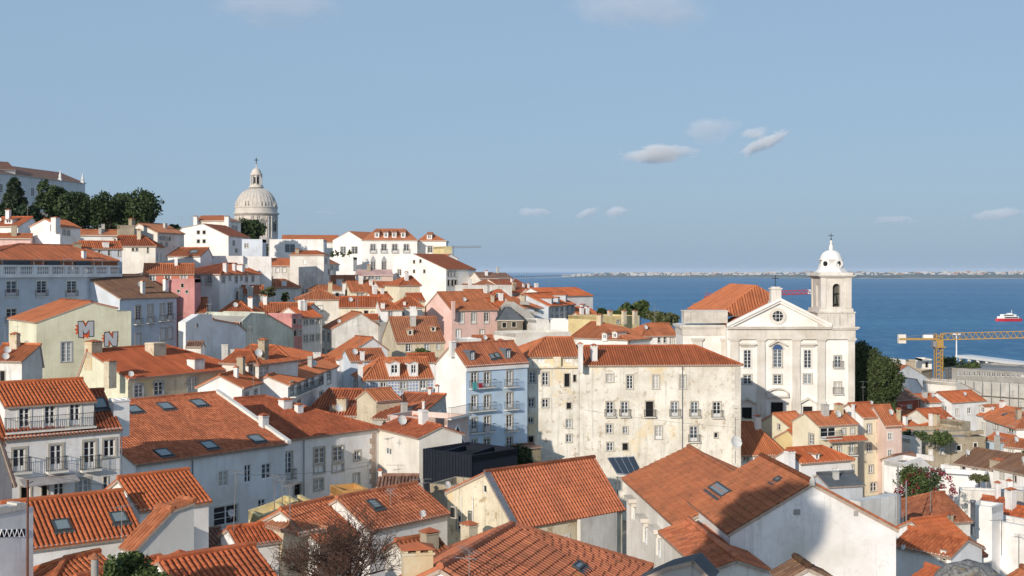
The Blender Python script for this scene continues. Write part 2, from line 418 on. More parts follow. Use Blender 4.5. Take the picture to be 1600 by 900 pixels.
GROUND = []      # (x, y, z) of house bases, for the terrain
def antenna_part(parent, p, hgt, ang=None):
    m = MB(); p = Vector(p); m.tube(p - UP * .3, p + UP * hgt, 0.02, n=4)
    ang = R.random() * 6.28 if ang is None else ang
    for lvl, L, ne in ((0.97, 1.3, 6), (0.72, 0.8, 3)):
        d = Vector((math.cos(ang), math.sin(ang), 0)); e = Vector((-d.y, d.x, 0)); c = p + UP * hgt * lvl
        m.tube(c - d * L * .35, c + d * L * .65, 0.014, n=4)
        for k in range(ne):
            q = c + d * L * (k / (ne - 1) - .35); w = 0.32 - .12 * k / ne
            m.tube(q - e * w, q + e * w, 0.009, n=4)
        ang += 0.9
    return m.build('antenna', [METAL], parent)
def dish_part(parent, p, dia, face=None):
    p = Vector(p); f = Vector(face or (0.5, -0.75, 0.42)).normalized(); m = MB()
    x = f.orthogonal().normalized(); y = f.cross(x); n = 16; pts = []
    rings = ((0.0, -.16), (.35, -.14), (.7, -.08), (1.0, 0.0))
    for rr, dz in rings:
        for k in range(n):
            t = 2 * math.pi * k / n; pts.append(p + (x * math.cos(t) + y * math.sin(t)) * (rr * dia / 2) + f * dz * dia)
    fs = [(j * n + k, j * n + (k + 1) % n, (j + 1) * n + (k + 1) % n, (j + 1) * n + k) for j in range(3) for k in range(n)]
    m.faces(pts, fs)
    m.tube(p - f * .16 * dia, p - f * .16 * dia - UP * dia * .7 - f * .1, 0.03, n=5); m.tube(p - y * dia * .45, p + f * dia * .45, 0.015, n=4)
    m.box((p + f * dia * .45, x, y), -.05, .05, -.05, .05, -.05, .05)
    return m.build('satellite_dish', [DISH], parent)
def chimney_part(parent, p, w, h, style='w', a=Vector((1, 0, 0)), dp=None):
    m = MB(); n = Vector((-a.y, a.x, 0)); p = Vector(p); dp = dp or w * .8; fr = (p, a, n)
    m.box(fr, -w / 2, w / 2, -dp / 2, dp / 2, -1.2, h * .86, 0)
    m.box(fr, -w / 2 - .06, w / 2 + .06, -dp / 2 - .06, dp / 2 + .06, h * .86, h * .92, 0)
    if style in 'wsbv':
        k = max(1, int(w / .4))
        for j in range(k + 1):
            x = -w / 2 + w * j / k * .84; m.box(fr, x, x + w * .14, -dp / 2, dp / 2, h * .92, h, 0)
        if w < 1.6 and style != 'v':   # little tiled cap
            m.faces([p + a * (-w / 2 - .1) + n * (-dp / 2 - .1) + UP * h, p + a * (w / 2 + .1) + n * (-dp / 2 - .1) + UP * h, p + a * (w / 2 + .1) + n * (dp / 2 + .1) + UP * h, p + a * (-w / 2 - .1) + n * (dp / 2 + .1) + UP * h,
                     p + UP * (h + .22)], ((0, 1, 4), (1, 2, 4), (2, 3, 4), (3, 0, 4), (3, 2, 1, 0)), 1)
    return m.build('chimney', [plaster({'w': 'white', 's': 'stone', 'b': 'beige', 'g': 'grey', 'p': 'pink'}.get(style, 'white'), 0.6), terracotta('red')], parent)

# ------------------------------------------------------------------ houses
def row(u0, v0, u1, v1, n, w, h, typ='w', sur='s'):
    return [(u0 + (u1 - u0) * k / max(1, n - 1), v0 + (v1 - v0) * k / max(1, n - 1), w, h, typ, sur) for k in range(n)]
def corner_pts(A, B):
    pA = P(*A)
    if len(B) == 2:
        YB = (pA.z - ZC) * F / (VH - B[1])
    else: YB = B[2]
    pB = pxy(B[0], YB); pB.z = pA.z
    return pA, pB
def fixtures(root, roofo, O, n, a, chim=(), sky=(), ant=(), dish=(), dorm=(), wallmat=None, roofmat=None, vel=1.0):
    """things fixed on the roof plane (O, n); a runs along the eave"""
    t = n.cross(a).normalized()
    if t.z < 0: t = -t
    for c in chim:
        u, v, w, h = c[:4]; st = c[4] if len(c) > 4 else 'w'
        p = hit(u, v, O, n); chimney_part(roofo or root, p, w / F * p.y, h / F * p.y, st, a)
    for c in sky:
        u, v, w, h = c[:4]; p = hit(u, v, O, n) + n * 0.02
        m = MB(); ww, hh = w, h
        fr = [(-ww / 2, -hh / 2), (ww / 2, -hh / 2), (ww / 2, hh / 2), (-ww / 2, hh / 2)]
        def q(x, y, z): return p + a * x + t * y + n * z
        e = .08
        for (x0, x1, y0, y1) in ((-ww / 2, ww / 2, -hh / 2, -hh / 2 + e), (-ww / 2, ww / 2, hh / 2 - e, hh / 2), (-ww / 2, -ww / 2 + e, -hh / 2 + e, hh / 2 - e), (ww / 2 - e, ww / 2, -hh / 2 + e, hh / 2 - e)):
            m.hexa([q(x0, y0, -.05), q(x1, y0, -.05), q(x1, y1, -.05), q(x0, y1, -.05), q(x0, y0, .17), q(x1, y0, .17), q(x1, y1, .17), q(x0, y1, .17)])
        # lead flashing under the frame
        m.poly([q(-ww / 2 - .12, -hh / 2 - .3, .11), q(ww / 2 + .12, -hh / 2 - .3, .11), q(ww / 2 + .12, -hh / 2, .115), q(-ww / 2 - .12, -hh / 2, .115)])
        o = m.build('skylight', [simple('skylight_frame', (0.06, 0.06, 0.06), .5)], roofo or root)
        g = MB(); g.poly([q(-ww / 2 + e, -hh / 2 + e, .13), q(ww / 2 - e, -hh / 2 + e, .13), q(ww / 2 - e, hh / 2 - e, .13), q(-ww / 2 + e, hh / 2 - e, .13)])
        g.build('pane', [simple('skylight_glass', (0.19, 0.23, 0.235), 0.12, 0.0, spec=0.7)], o)
    for c in ant:
        p = hit(c[0], c[1], O, n); antenna_part(root, p, c[2] / F * p.y)
    for c in dish:
        p = hit(c[0], c[1], O, n) ; d = c[2] / F * p.y
        dish_part(root, p + UP * d * .9, d)
    for c in dorm:     # (u, v of base centre, w px, h px, kind)
        u, v, w, h = c[:4]; kind = c[4] if len(c) > 4 else 'g'
        p = hit(u, v, O, n); ww = w / F * p.y; hh = h / F * p.y
        nb = Vector((t.x, t.y, 0)).normalized(); out = -nb; sl_ = t.z / max(.05, Vector((t.x, t.y)).length)
        dep = (hh + .35) / max(.15, sl_); O2 = p - a * ww / 2 + out * 0.15; O2.z = p.z - .3
        m = MB(); fr = (O2, a, out)
        ops = put_windows_local(None, fr, ww, hh)
        dm = thing_part('dormer', root, p)
        wm, pm, rw, rh_ = win_mesh('w' if hh < 1.6 else 'd', ww * (.6 if kind != 'a' else .78), hh * .78, '')
        op = (ww / 2 - rw / 2, ww / 2 + rw / 2, p.z + hh * .1, p.z + hh * .1 + rh_)
        facade(m, (O2, a, out), [(0, p.z + hh), (ww, p.z + hh)], O2.z, [op], 0, .15)
        zt = p.z + hh
        for s in (0, ww):   # cheeks
            b0 = O2 + a * s
            m.poly([b0.xy.to_3d() + UP * O2.z, b0.xy.to_3d() + UP * zt, (b0 + nb * dep).xy.to_3d() + UP * zt, (b0 + nb * dep).xy.to_3d() + UP * O2.z])
        E = O2.xy.to_3d(); oh = .14
        if kind == 'g' or kind == 'z':
            rz_ = zt + ww * .24
            A0 = E - a * oh + out * oh + UP * (zt - .02); A1 = E + a * (ww + oh) + out * oh + UP * (zt - .02); M0 = E + a * ww / 2 + out * oh + UP * rz_
            bk = nb * (dep + oh + .4)
            m.poly([A0 + UP * 0.0 - out * oh, A1 - out * oh, M0 - out * oh], 0)
            mb = MB()
            slope(mb, A0 + bk, A0, M0, M0 + bk, 1 if p.y < 200 else 0, thick=.08); slope(mb, A1, A1 + bk, M0 + bk, M0, 1 if p.y < 200 else 0, thick=.08)
            mb.build('roof', [roofmat if kind == 'g' else ZINC, MORTAR], dm)
        elif kind == 'a':    # arched zinc-clad dormer
            mb = MB(); pr = []
            for k in range(9):
                th = math.pi * k / 8; pr.append((ww / 2 - (ww / 2 + .1) * math.cos(th), zt - .1 + ww * .30 * math.sin(th)))
            for (s0, z0), (s1, z1) in zip(pr, pr[1:]):
                f0 = E + out * .12; mb.poly([f0 + a * s0 + UP * z0, f0 + a * s1 + UP * z1, f0 + a * s1 + UP * z1 + nb * (dep + .8), f0 + a * s0 + UP * z0 + nb * (dep + .8)])
            m.poly([E + a * s + UP * z for s, z in pr[::-1]], 0)
            mb.build('roof', [ZINC], dm)
        else:                # shed
            mb = MB(); A0 = E - a * oh + out * oh + UP * zt; A1 = E + a * (ww + oh) + out * oh + UP * zt; bk = nb * (dep * 1.5) + UP * (dep * .25)
            slope(mb, A0, A1, A1 + bk, A0 + bk, 1 if p.y < 200 else 0, thick=.1); mb.build('roof', [roofmat, MORTAR], dm)
        m.build('cheek', [wallmat if kind not in 'az' else ZINC], dm)
        ins = bpy.data.objects.new('window', wm); COL.objects.link(ins); ins.parent = dm
        lc = O2 + a * ww / 2; lc.z = op[2]; ins.location = lc - root_loc(dm); ins.rotation_euler = (0, 0, math.atan2(a.y, a.x) + math.pi)
        pn = bpy.data.objects.new('pane', pm); COL.objects.link(pn); pn.parent = dm; pn.location = ins.location; pn.rotation_euler = ins.rotation_euler
def put_windows_local(*k): return []
def thing_part(name, parent, loc):
    o = bpy.data.objects.new(name, None); COL.objects.link(o); o.parent = parent; o.location = Vector(loc) - root_loc(parent); o.empty_display_size = .2
    return o
def cornice(mb, fr, s0, s1, z, mat=1, big=1.0):
    fr = (fr[0].xy.to_3d(), fr[1], fr[2])
    mb.box(fr, s0 - .06, s1 + .06, .003, .14 * big, z - .26 * big, z - .10, mat); mb.box(fr, s0 - .1, s1 + .1, .004, .24 * big, z - .10, z - 0.02, mat)
def lod_of(Y, lod): return lod if lod is not None else (2 if Y < 125 else 1 if Y < 235 else 0)

import re
BLANK = re.compile(r'blank|shed|hut|patio|slope|plain')
def auto_win(fr, L, ze, hb, rg, Y):
    """a few windows under the eave of a house whose own cannot be read in the photo"""
    O, a, n = fr; out = []; sp = rg.uniform(2.0, 3.2); k = max(1, int(L / sp)); sur = rg.choice(('s', 'w', 'w', 'g')); tall = rg.random() < .3
    for j in range(min(2, int(hb / 4))):
        z = ze - 1.9 - 3.0 * j
        for i in range(k):
            if rg.random() < .25: continue
            s = L * (i + .5) / k + rg.uniform(-.2, .2); p = O + a * s; p.z = z; f = F / p.y
            hgt = 1.9 if tall else 1.3
            fore = abs(a.x - (p.x / p.y) * a.y)
            out.append((800 + p.x * f, VH - (z - ZC) * f, .95 * f * max(fore, .12), hgt * f, rg.choice('wwwwds') if not tall else 'd', sur))
    return out
def house(name, label, wall, A, B, rv=None, rh=None, sl=.45, d=None, hb=12, roof='orange', hip=(None, None), Fw=(), Rw=(), Lw=(),
          chim=(), sky=(), dorm=(), ant=(), dish=(), dirt=.35, lod=None, oh=.28, cat='house', tiles=False, corn=True, lich=0.0, tlift=None,
          bals=(), group=None, lwall=None, rwall=None, pipe=(), auto=True):
    pA, pB = corner_pts(A, B)
    a = (pB - pA); Lw_ = a.length; a.normalize(); nf = Vector((a.y, -a.x, 0)); nb = -nf      # outward, inward
    if nf.dot(-pA.xy.to_3d()) < 0: nf, nb = nb, nf
    ze = pA.z
    if rh: h, rise = rh
    else:
        k = (rv[0] - 800) / F; m = (VH - rv[1]) / F
        a11, a12, b1 = a.x - k * a.y, nb.x - k * nb.y, k * pA.y - pA.x
        a21, a22, b2 = -m * a.y, sl - m * nb.y, m * pA.y - (ze - ZC)
        det = a11 * a22 - a12 * a21; h = (a11 * b2 - a21 * b1) / det; rise = sl * h
        if not 0.8 < h < 20: print('WARN ridge', name, label, 'h=%.2f' % h); h = min(max(h, .8), 20); rise = sl * h
    if d is None: d = 2 * h
    zb = ze - hb; zr = ze + rise
    root = thing(name, label, cat, (pA + pB) / 2 * 1.0, group); root.location.z = zb
    GROUND.append((*(pA.xy), zb)); GROUND.append((*(pB.xy), zb)); GROUND.append((*((pB + nb * d).xy), zb)); GROUND.append((*((pA + nb * d).xy), zb))
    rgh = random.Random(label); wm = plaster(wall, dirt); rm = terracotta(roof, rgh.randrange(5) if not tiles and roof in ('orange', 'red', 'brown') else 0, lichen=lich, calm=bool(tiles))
    mb = MB(); zlow = zb - 12
    frF = (pA, a, nf); frR = (pB, nb, a); frL = (pA + nb * d, -nb, -a); frB = (pB + nb * d, -a, nb)
    if auto and cat == 'house' and 95 < pA.y < 330 and not BLANK.search(label):
        if not Fw and Lw_ > 3: Fw = auto_win(frF, Lw_, ze, hb, rgh, pA.y)
        if not Rw and A[0] < 760 and d > 3: Rw = auto_win(frR, d, ze, hb, rgh, pA.y)
        if not Lw and A[0] > 860 and d > 3: Lw = auto_win(frL, d, ze, hb, rgh, pA.y)
    opF = put_windows(root, frF, Fw, mb); opR = put_windows(root, frR, Rw, mb); opL = put_windows(root, frL, Lw, mb)
    shed = roof_shed = d <= h + .01
    facade(mb, frF, [(0, ze), (Lw_, ze)], zlow, opF)
    if shed: gR = [(0, ze), (d, zr)]; gL = [(0, zr), (d, ze)]; zbk = zr
    else:
        zbk = ze if True else ze
        gR = [(0, ze), (h, zr), (d, ze)] if hip[1] is None else [(0, ze), (d, ze)]
        gL = [(0, ze), (d - h, zr), (d, ze)] if hip[0] is None else [(0, ze), (d, ze)]
    facade(mb, frR, gR, zlow, opR, 4); facade(mb, frL, gL, zlow, opL, 3); facade(mb, frB, [(0, zbk), (Lw_, zbk)], zlow, [])
    if corn: 
        cornice(mb, frF, 0, Lw_, ze)
        if hip[1] is not None: cornice(mb, frR, 0, d, ze)
        if hip[0] is not None: cornice(mb, frL, 0, d, ze)
    for c in pipe:   # downpipes at photo column u
        q = hit(c, A[1] + 8, pA, nf); mb.tube(q.xy.to_3d() + nf * .1 + UP * zlow, q.xy.to_3d() + nf * .1 + UP * (ze - .2), .05, n=5, mat=2)
    mb.build('wall', [wm, plaster('warm' if wall not in ('blue', 'paleblue', 'tilegrey') else 'white', .4), ZINC, plaster(lwall or wall, dirt), plaster(rwall or wall, dirt)], root)
    # roof
    Y0 = min(pA.y, pB.y); ld = lod_of(Y0, lod); rb = MB(); rg = MB()
    slp = rise / h; dz = UP * (-oh * slp)
    MA, MBp = pA + nb * h + UP * rise, pB + nb * h + UP * rise
    def along(u):
        k = (u - 800) / F; return (k * MA.y - MA.x) / (a.x - k * a.y)
    sL = 0 if hip[0] is None else min(max(along(hip[0]), .3), Lw_ * .8)
    sR = Lw_ if hip[1] is None else min(max(along(hip[1]), sL + .05), Lw_ - .3)
    gL_, gR_ = (.12 if hip[0] is None else oh), (.12 if hip[1] is None else oh)
    E0 = pA - a * gL_ + nf * oh + dz; E1 = pB + a * gR_ + nf * oh + dz
    R0 = MA + a * sL - (a * .12 if hip[0] is None else Vector()); R1 = MA + a * sR + (a * .12 if hip[1] is None else Vector())
    tl = [] if tiles else None
    if tl is not None and d > h + .01 and False: pass
    slope(rb, E0, E1, R1, R0, ld, tiles=tl)
    if not shed:
        d2 = d - h; s2 = rise / d2; C0 = pA + nb * (d + oh) - a * gL_ - UP * oh * s2; C1 = pB + nb * (d + oh) + a * gR_ - UP * oh * s2
        slope(rb, C1, C0, R0, R1, min(ld, 1))
        if hip[1] is not None: slope(rb, E1, C1, R1, R1, ld)
        if hip[0] is not None: slope(rb, C0, E0, R0, R0, ld)
    if (R1 - R0).length > .2: ridge_line(rg, R0 + UP * .03, R1 + UP * .03)
    if hip[1] is not None: ridge_line(rg, E1, R1); ridge_line(rg, C1, R1)
    if hip[0] is not None: ridge_line(rg, E0, R0); ridge_line(rg, C0, R0)
    ro = rb.build('roof', [rm, MORTAR], root)
    if rg.f and Y0 < 260: rg.build('ridge', [rm], ro)
    if tl: place_tiles(root, ro, tl, rm, lift_=tlift or (.055 if roof == 'brown' else .03))
    O = pA; nn = a.cross(nb * h + UP * rise).normalized(); nn = nn if nn.z > 0 else -nn
    fixtures(root, ro, O, nn, a, chim, sky, ant, dish, dorm, wm, rm)
    if auto and name != 'gable' and cat in ('house', 'hotel') and 110 < pA.y < 330:
        nc = 0 if chim else rgh.choice((0, 1, 1, 2))
        for k in range(nc):
            sx = Lw_ * rgh.uniform(.12, .88); hh = h * rgh.uniform(.55, .95); q = pA + a * sx + nb * hh + UP * (slp * hh)
            chimney_part(ro, q, rgh.uniform(.5, .95), rgh.uniform(1.1, 1.9), rgh.choice('wwwvbsg'), a)
        if not ant and rgh.random() < .8 and pA.y < 290:
            for k in range(rgh.choice((1, 1, 2))):
                sx = sL + (sR - sL) * rgh.random(); antenna_part(root, MA + a * sx, rgh.uniform(1.6, 3.6))
        if not dish and rgh.random() < .4 and pA.y < 240:
            sx = Lw_ * rgh.uniform(.1, .9); hh = h * .4; dish_part(root, pA + a * sx + nb * hh + UP * (slp * hh + .7), rgh.uniform(.7, 1.0))
    for c in bals: 
        fr = (pA.xy.to_3d(), a, nf); q0 = hit(c[0], c[2], pA, nf); q1 = hit(c[1], c[2], pA, nf)
        balcony(root, fr, (q0 - pA).dot(a), (q1 - pA).dot(a), q0.z, c[3] if len(c) > 3 else .8)
    return dict(root=root, A=pA, B=pB, a=a, nf=nf, nb=nb, ze=ze, zr=zr, d=d, h=h, frF=frF, frR=frR, frL=frL, L=Lw_, roof=ro, nn=nn, zb=zb)

def prism(name, label, wall, A, B, pts, fl, d, hb=12, roof='orange', Fw=(), Rw=(), Lw=(), chim=(), sky=(), ant=(), dish=(), dorm=(),
          seg=None, dirt=.35, lod=None, oh=.25, cat='house', tiles=None, cap=None, lich=0.0, group=None, bals=(), fo=.1, corn=False, side=None):
    """house whose front wall lies in the upright plane through A=(u, Y) and B=(u, Y), its outline given from left to right;
    fl: one letter per outline edge: t tiled, c coped wall top with a flat roof behind, . bare"""
    pA, pB = pxy(*A), pxy(*B); a = (pB - pA).normalized(); nf = Vector((a.y, -a.x, 0))
    if nf.dot(-pA) < 0: nf = -nf
    nb = -nf
    if side is not None: pass
    q = [hit(u, v, pA, nf) for u, v in pts]; O = Vector((q[0].x, q[0].y, 0))
    out = [((p - O).dot(a), p.z) for p in q]; zt = min(p.z for p in q); zb = zt - hb
    L = out[-1][0]
    root = thing(name, label, cat, O + a * L / 2 + UP * zb, group)
    for s in (0, L):
        for y in (0, d): GROUND.append((*(O + a * s + nb * y).xy, zb))
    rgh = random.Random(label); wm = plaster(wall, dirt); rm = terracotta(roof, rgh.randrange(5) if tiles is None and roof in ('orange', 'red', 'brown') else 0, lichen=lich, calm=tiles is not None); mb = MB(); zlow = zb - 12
    frF = (O, a, nf); frR = (O + a * L, nb, a); frL = (O + nb * d, -nb, -a); frB = (O + nb * d + a * L, -a, nb)
    opF = put_windows(root, frF, Fw, mb); opR = put_windows(root, frR, Rw, mb); opL = put_windows(root, frL, Lw, mb)
    facade(mb, frF, out, zlow, opF); facade(mb, frB, [(L - s, z) for s, z in out[::-1]], zlow, [])
    facade(mb, frR, [(0, out[-1][1]), (d, out[-1][1])], zlow, opR); facade(mb, frL, [(0, out[0][1]), (d, out[0][1])], zlow, opL)
    rb = MB(); rg = MB(); ld = lod_of(min(pA.y, pB.y), lod); planes = []
    def W3(s, z, y=0.0): return O + a * s + nb * y + UP * z
    tl = [] if tiles is not None else None
    for k, ((s0, z0), (s1, z1)) in enumerate(zip(out, out[1:])):
        c = fl[k]
        if c == 't':
            up = z1 > z0; sl = abs(z1 - z0) / max(.05, s1 - s0)
            lo = (s0 - oh, z0 - oh * sl) if up else (s1 + oh, z1 - oh * sl); hi = (s1, z1) if up else (s0, z0)
            lf, lb_, hf, hb_ = W3(*lo, -fo), W3(*lo, d + fo), W3(*hi, -fo), W3(*hi, d + fo)
            if up: slope(rb, lb_, lf, hf, hb_, ld, tiles=tl if (tiles or ()) == k or (isinstance(tiles, (list, tuple)) and k in tiles) else None)
            else: slope(rb, lf, lb_, hb_, hf, ld, tiles=tl if (isinstance(tiles, (list, tuple)) and k in tiles) else None)
            nn = (W3(s1, z1) - W3(s0, z0)).cross(nb); nn = nn.normalized() if nn.z > 0 else -nn.normalized()
            planes.append((k, W3(*hi), nn)); ridge_line(rg, hf + UP * .02, hb_ + UP * .02)
        else:
            if d < 1.4 and abs(s1 - s0) > .05: mb.poly([W3(s0, z0), W3(s1, z1), W3(s1, z1, d), W3(s0, z0, d)], 0)
            elif c != '.' and abs(z1 - z0) < abs(s1 - s0) * 3:
                mb.poly([W3(s0, z0 - .5, .25), W3(s1, z1 - .5, .25), W3(s1, z1 - .5, d - .25), W3(s0, z0 - .5, d - .25)], 1)
                for y0, y1 in ((0, .25), (d - .25, d)):
                    mb.hexa([W3(s0, z0 - .6, y0 - .003), W3(s1, z1 - .6, y0 - .003), W3(s1, z1 - .6, y1), W3(s0, z0 - .6, y1), W3(s0, z0 + .04, y0 - .05), W3(s1, z1 + .04, y0 - .05), W3(s1, z1 + .04, y1 + .03), W3(s0, z0 + .04, y1 + .03)], 0)
                if c == 'c':
                    for s in (s0, s1 - .25): mb.hexa([W3(s, z0 - .6, .24), W3(s + .25, z0 - .6, .24), W3(s + .25, z0 - .6, d - .24), W3(s, z0 - .6, d - .24), W3(s, z0 + .035, .24), W3(s + .25, z0 + .035, .24), W3(s + .25, z0 + .035, d - .24), W3(s, z0 + .035, d - .24)], 0)
    if cap is not None:   # coping along the sloping gable top
        for (s0, z0), (s1, z1) in zip(out, out[1:]):
            if abs(s1 - s0) > .1:
                mb.hexa([W3(s0, z0 - .15, -.06), W3(s1, z1 - .15, -.06), W3(s1, z1 - .15, .22), W3(s0, z0 - .15, .22), W3(s0, z0 + cap, -.06), W3(s1, z1 + cap, -.06), W3(s1, z1 + cap, .22), W3(s0, z0 + cap, .22)], 2)
    mb.build('wall', [wm, plaster('concrete', .4) if wall != 'navy' else wm, plaster('warm', .5)], root)
    ro = None
    if rb.f:
        ro = rb.build('roof', [rm, MORTAR], root)
        if min(pA.y, pB.y) < 260 and lod != 0: rg.build('ridge', [rm], ro)
        if tl: place_tiles(root, ro, tl, rm, lift_=(.055 if roof == 'brown' else .03))
    if planes:
        pl = planes[0] if seg is None else [x for x in planes if x[0] == seg][0]
        fixtures(root, ro, pl[1], pl[2], nb, chim, sky, ant, dish, dorm, wm, rm)
    if planes and cat == 'house' and not ant and 90 < pA.y < 290:
        k, top_, nn_ = planes[0]
        for j in range(rgh.choice((0, 1, 2))): antenna_part(root, W3(out[k + 1][0] if out[k + 1][1] > out[k][1] else out[k][0], max(out[k + 1][1], out[k][1]), d * rgh.random()), rgh.uniform(1.6, 3.2))
    for c in bals:
        q0 = hit(c[0], c[2], pA, nf); q1 = hit(c[1], c[2], pA, nf)
        balcony(root, frF, (q0 - O).dot(a), (q1 - O).dot(a), q0.z, c[3] if len(c) > 3 else .8)
    return dict(root=root, O=O, a=a, nf=nf, nb=nb, d=d, L=L, frF=frF, frR=frR, frL=frL, roof=ro, planes=planes, zb=zb, out=out)
def block(name, label, wall, A, B, v, d, **k):
    """flat-roofed building, parapet top at photo row v (measured at A)"""
    pA = P(A[0], v, A[1]); vb = VH - (pA.z - ZC) * F / B[1]
    return prism(name, label, wall, A, B, [(A[0], v), (B[0], vb)], 'c', d, **k)

def merge(h2, h1):
    """make the parts of h2 parts of h1's thing (one building)"""
    r2, r1 = h2['root'], h1['root']; off = Vector(r2.location) - Vector(r1.location)
    for c in list(r2.children): c.parent = r1; c.location = Vector(c.location) + off
    bpy.data.objects.remove(r2)

# ------------------------------------------------------------------ leaves and trees
def leaf_mat(name, c1, c2):
    if name in MATS: return MATS[name]
    m = bpy.data.materials.new(name); nt, b = nodes_of(m)
    at = nt.nodes.new('ShaderNodeAttribute'); at.attribute_name = 'rnd'
    nt.links.new(mixc(nt, at.outputs['Fac'], c1, c2), b.inputs['Base Color']); b.inputs['Roughness'].default_value = 0.6
    b.inputs['Specular IOR Level'].default_value = 0.25
    MATS[name] = m; return m
PINE = leaf_mat('pine_leaf', (0.020, 0.040, 0.014), (0.060, 0.090, 0.030))
CYP = leaf_mat('cypress_leaf', (0.014, 0.028, 0.014), (0.035, 0.06, 0.025))
BROAD = leaf_mat('broad_leaf', (0.03, 0.055, 0.018), (0.10, 0.135, 0.04))
OLIVE = leaf_mat('olive_leaf', (0.045, 0.06, 0.025), (0.13, 0.14, 0.055))
FLOWER = leaf_mat('bougainvillea_bract', (0.14, 0.010, 0.022), (0.27, 0.014, 0.034))
RUSTLEAF = leaf_mat('rust_leaf', (0.10, 0.05, 0.02), (0.22, 0.07, 0.03))
BARK = simple('bark', (0.085, 0.06, 0.04), 0.95, var=0.4, scale=4)
TWIG = simple('twig_bark', (0.10, 0.058, 0.042), 0.95, var=0.3, scale=6)
def leaves_into(mb, clumps, per, size, rg, asp=.55):
    for (c, r) in clumps:
        sh = rg.random() * .5
        for _ in range(max(3, int(per * (r ** 1.6)))):
            d = Vector((rg.gauss(0, 1), rg.gauss(0, 1), rg.gauss(0, 1))); d.normalize()
            p = c + d * r * (rg.random() ** .33) * Vector((1, 1, .8)).length / 1.62
            x = Vector((rg.gauss(0, 1), rg.gauss(0, 1), rg.gauss(0, .7))); x = (x + d * .2).normalized(); y = x.orthogonal().normalized()
            y = (y * math.cos(rg.random() * 6) + x.cross(y) * math.sin(rg.random() * 6)).normalized()
            s = size * (.6 + .8 * rg.random())
            mb.faces([p - x * s - y * s * asp * .2, p + y * s * asp, p + x * s, p - y * s * asp], ((0, 3, 2, 1),), 0, min(1, max(0, sh + rg.random() * .5)))
def tree(name, label, base, h, w, kind, mat, seed, n=46, size=.3, per=26, trunk_h=.35, cat='tree', group=None, dens=1.0, depth=None, lobes=None):
    """trunk with limbs and a crown of small leaves in clumps; base a point, h overall height, w crown width"""
    rg = random.Random(seed); base = Vector(base); t = thing(name, label, cat, base, group)
    tb = MB(); tz = h * trunk_h; lean = Vector((rg.uniform(-.05, .05), rg.uniform(-.05, .05), 0)) * h
    r0 = max(.08, h * .022); top = base + lean + UP * (h * .8)
    pr = base - UP * .6; segs = 5
    for k in range(1, segs + 1):
        q = base.lerp(top, k / segs) + Vector((rg.uniform(-1, 1), rg.uniform(-1, 1), 0)) * h * .012
        tb.tube(pr, q, r0 * (1 - (k - 1) / segs * .8), r0 * (1 - k / segs * .8), 7); pr = q
    clumps = []; dp = depth or w
    lobes = lobes or [(Vector((rg.uniform(-.5, .5), rg.uniform(-.5, .5), rg.uniform(-.5, .62))), rg.uniform(.38, .62)) for _ in range(6)]
    for k in range(n):
        if kind == 'cone':
            f = rg.random() ** 1.25; z = h * (.05 + .93 * f); rad = w / 2 * (1 - f) ** .8 * (.55 + .5 * rg.random()); th = rg.random() * 6.283
            c = base + lean * f + Vector((rad * math.cos(th), rad * math.sin(th), z)); r = w * (.09 + .07 * rg.random()) * (1.2 - .6 * f)
        elif kind == 'umbrella':
            th = rg.random() * 6.283; rad = w / 2 * math.sqrt(rg.random()) * .88; e = 1 - (2 * rad / w) ** 2
            z = h * (.52 + .12 * rg.random() + .36 * e * rg.random() ** .6); c = base + lean + Vector((rad * math.cos(th), rad * math.sin(th), z)); r = w * (.085 + .05 * rg.random())
        else:
            d = Vector((rg.gauss(0, 1), rg.gauss(0, 1), rg.gauss(0, 1))).normalized(); f = (.45 + .55 * rg.random() ** .5)
            lb, lr = lobes[k % len(lobes)]; d = Vector(lb) + d * lr * f
            c = base + lean * .6 + UP * (tz + (h - tz) * .5) + Vector((d.x * w / 2, d.y * dp / 2, d.z * (h - tz) * .5)); r = w * (.085 + .06 * rg.random())
        clumps.append((c, r))
    for (c, r) in clumps[:14]:
        s = base + lean * .4 + UP * (tz + rg.random() * .3 * h * (1 if kind != 'cone' else .2)); m = s.lerp(c, .5) + UP * h * .03
        tb.tube(s, m, r0 * .4, r0 * .26, 5); tb.tube(m, c, r0 * .26, r0 * .08, 5)
    tb.build('trunk', [BARK], t)
    cb = MB(); sc = (w * .11) ** 1.6
    leaves_into(cb, clumps, per * dens / max(sc, 1e-3), size, rg)
    cb.build('crown', [mat] if not isinstance(mat, list) else mat, t)
    return t
def px_tree(name, label, u, vb, vt, wpx, Y, kind, mat, seed, **k):
    b = P(u, vb, Y); h = (vb - vt) / F * Y; GROUND.append((b.x, b.y, b.z)); return tree(name, label, b, h, wpx / F * Y, kind, mat, seed, **k)

# ================================================================== houses on the upper hill
T = True
mon = house('monastery', 'long pale monastery wing with brown roof and pinnacles above the pine trees', 'mon', (-60, 263, 316), (133, 286, 369), rv=(0, 257), sl=.4, hip=(None, 95), hb=42, roof='dull', lod=0, dirt=.4, cat='monastery',
      Fw=[(51, 300, 5, 13, 'w', 'w'), (2, 294, 5, 13, 'w', 'w'), (52, 320, 5, 9, 'w', 'w'), (61, 301, 2.5, 3.5, 'x'), (4, 316, 5, 9, 'w', 'w'), (90, 303, 4, 11, 'w', 'w'), (118, 305, 4, 11, 'w', 'w')])
for u in (94, 129):
    q = hit(u, 284, mon['A'], mon['nf']); m = MB()
    z0 = mon['ze']; c = q.xy.to_3d() + UP * z0
    m.lathe(c, [(.7, -.2), (.7, .4), (.45, .5), (.45, 1.0), (.55, 1.1), (.4, 1.4), (.12, 2.6), (.18, 2.7), (0, 3.0)], 4, a0=.78)
    m.build('pinnacle', [plaster('mon', .5)], mon['root'])
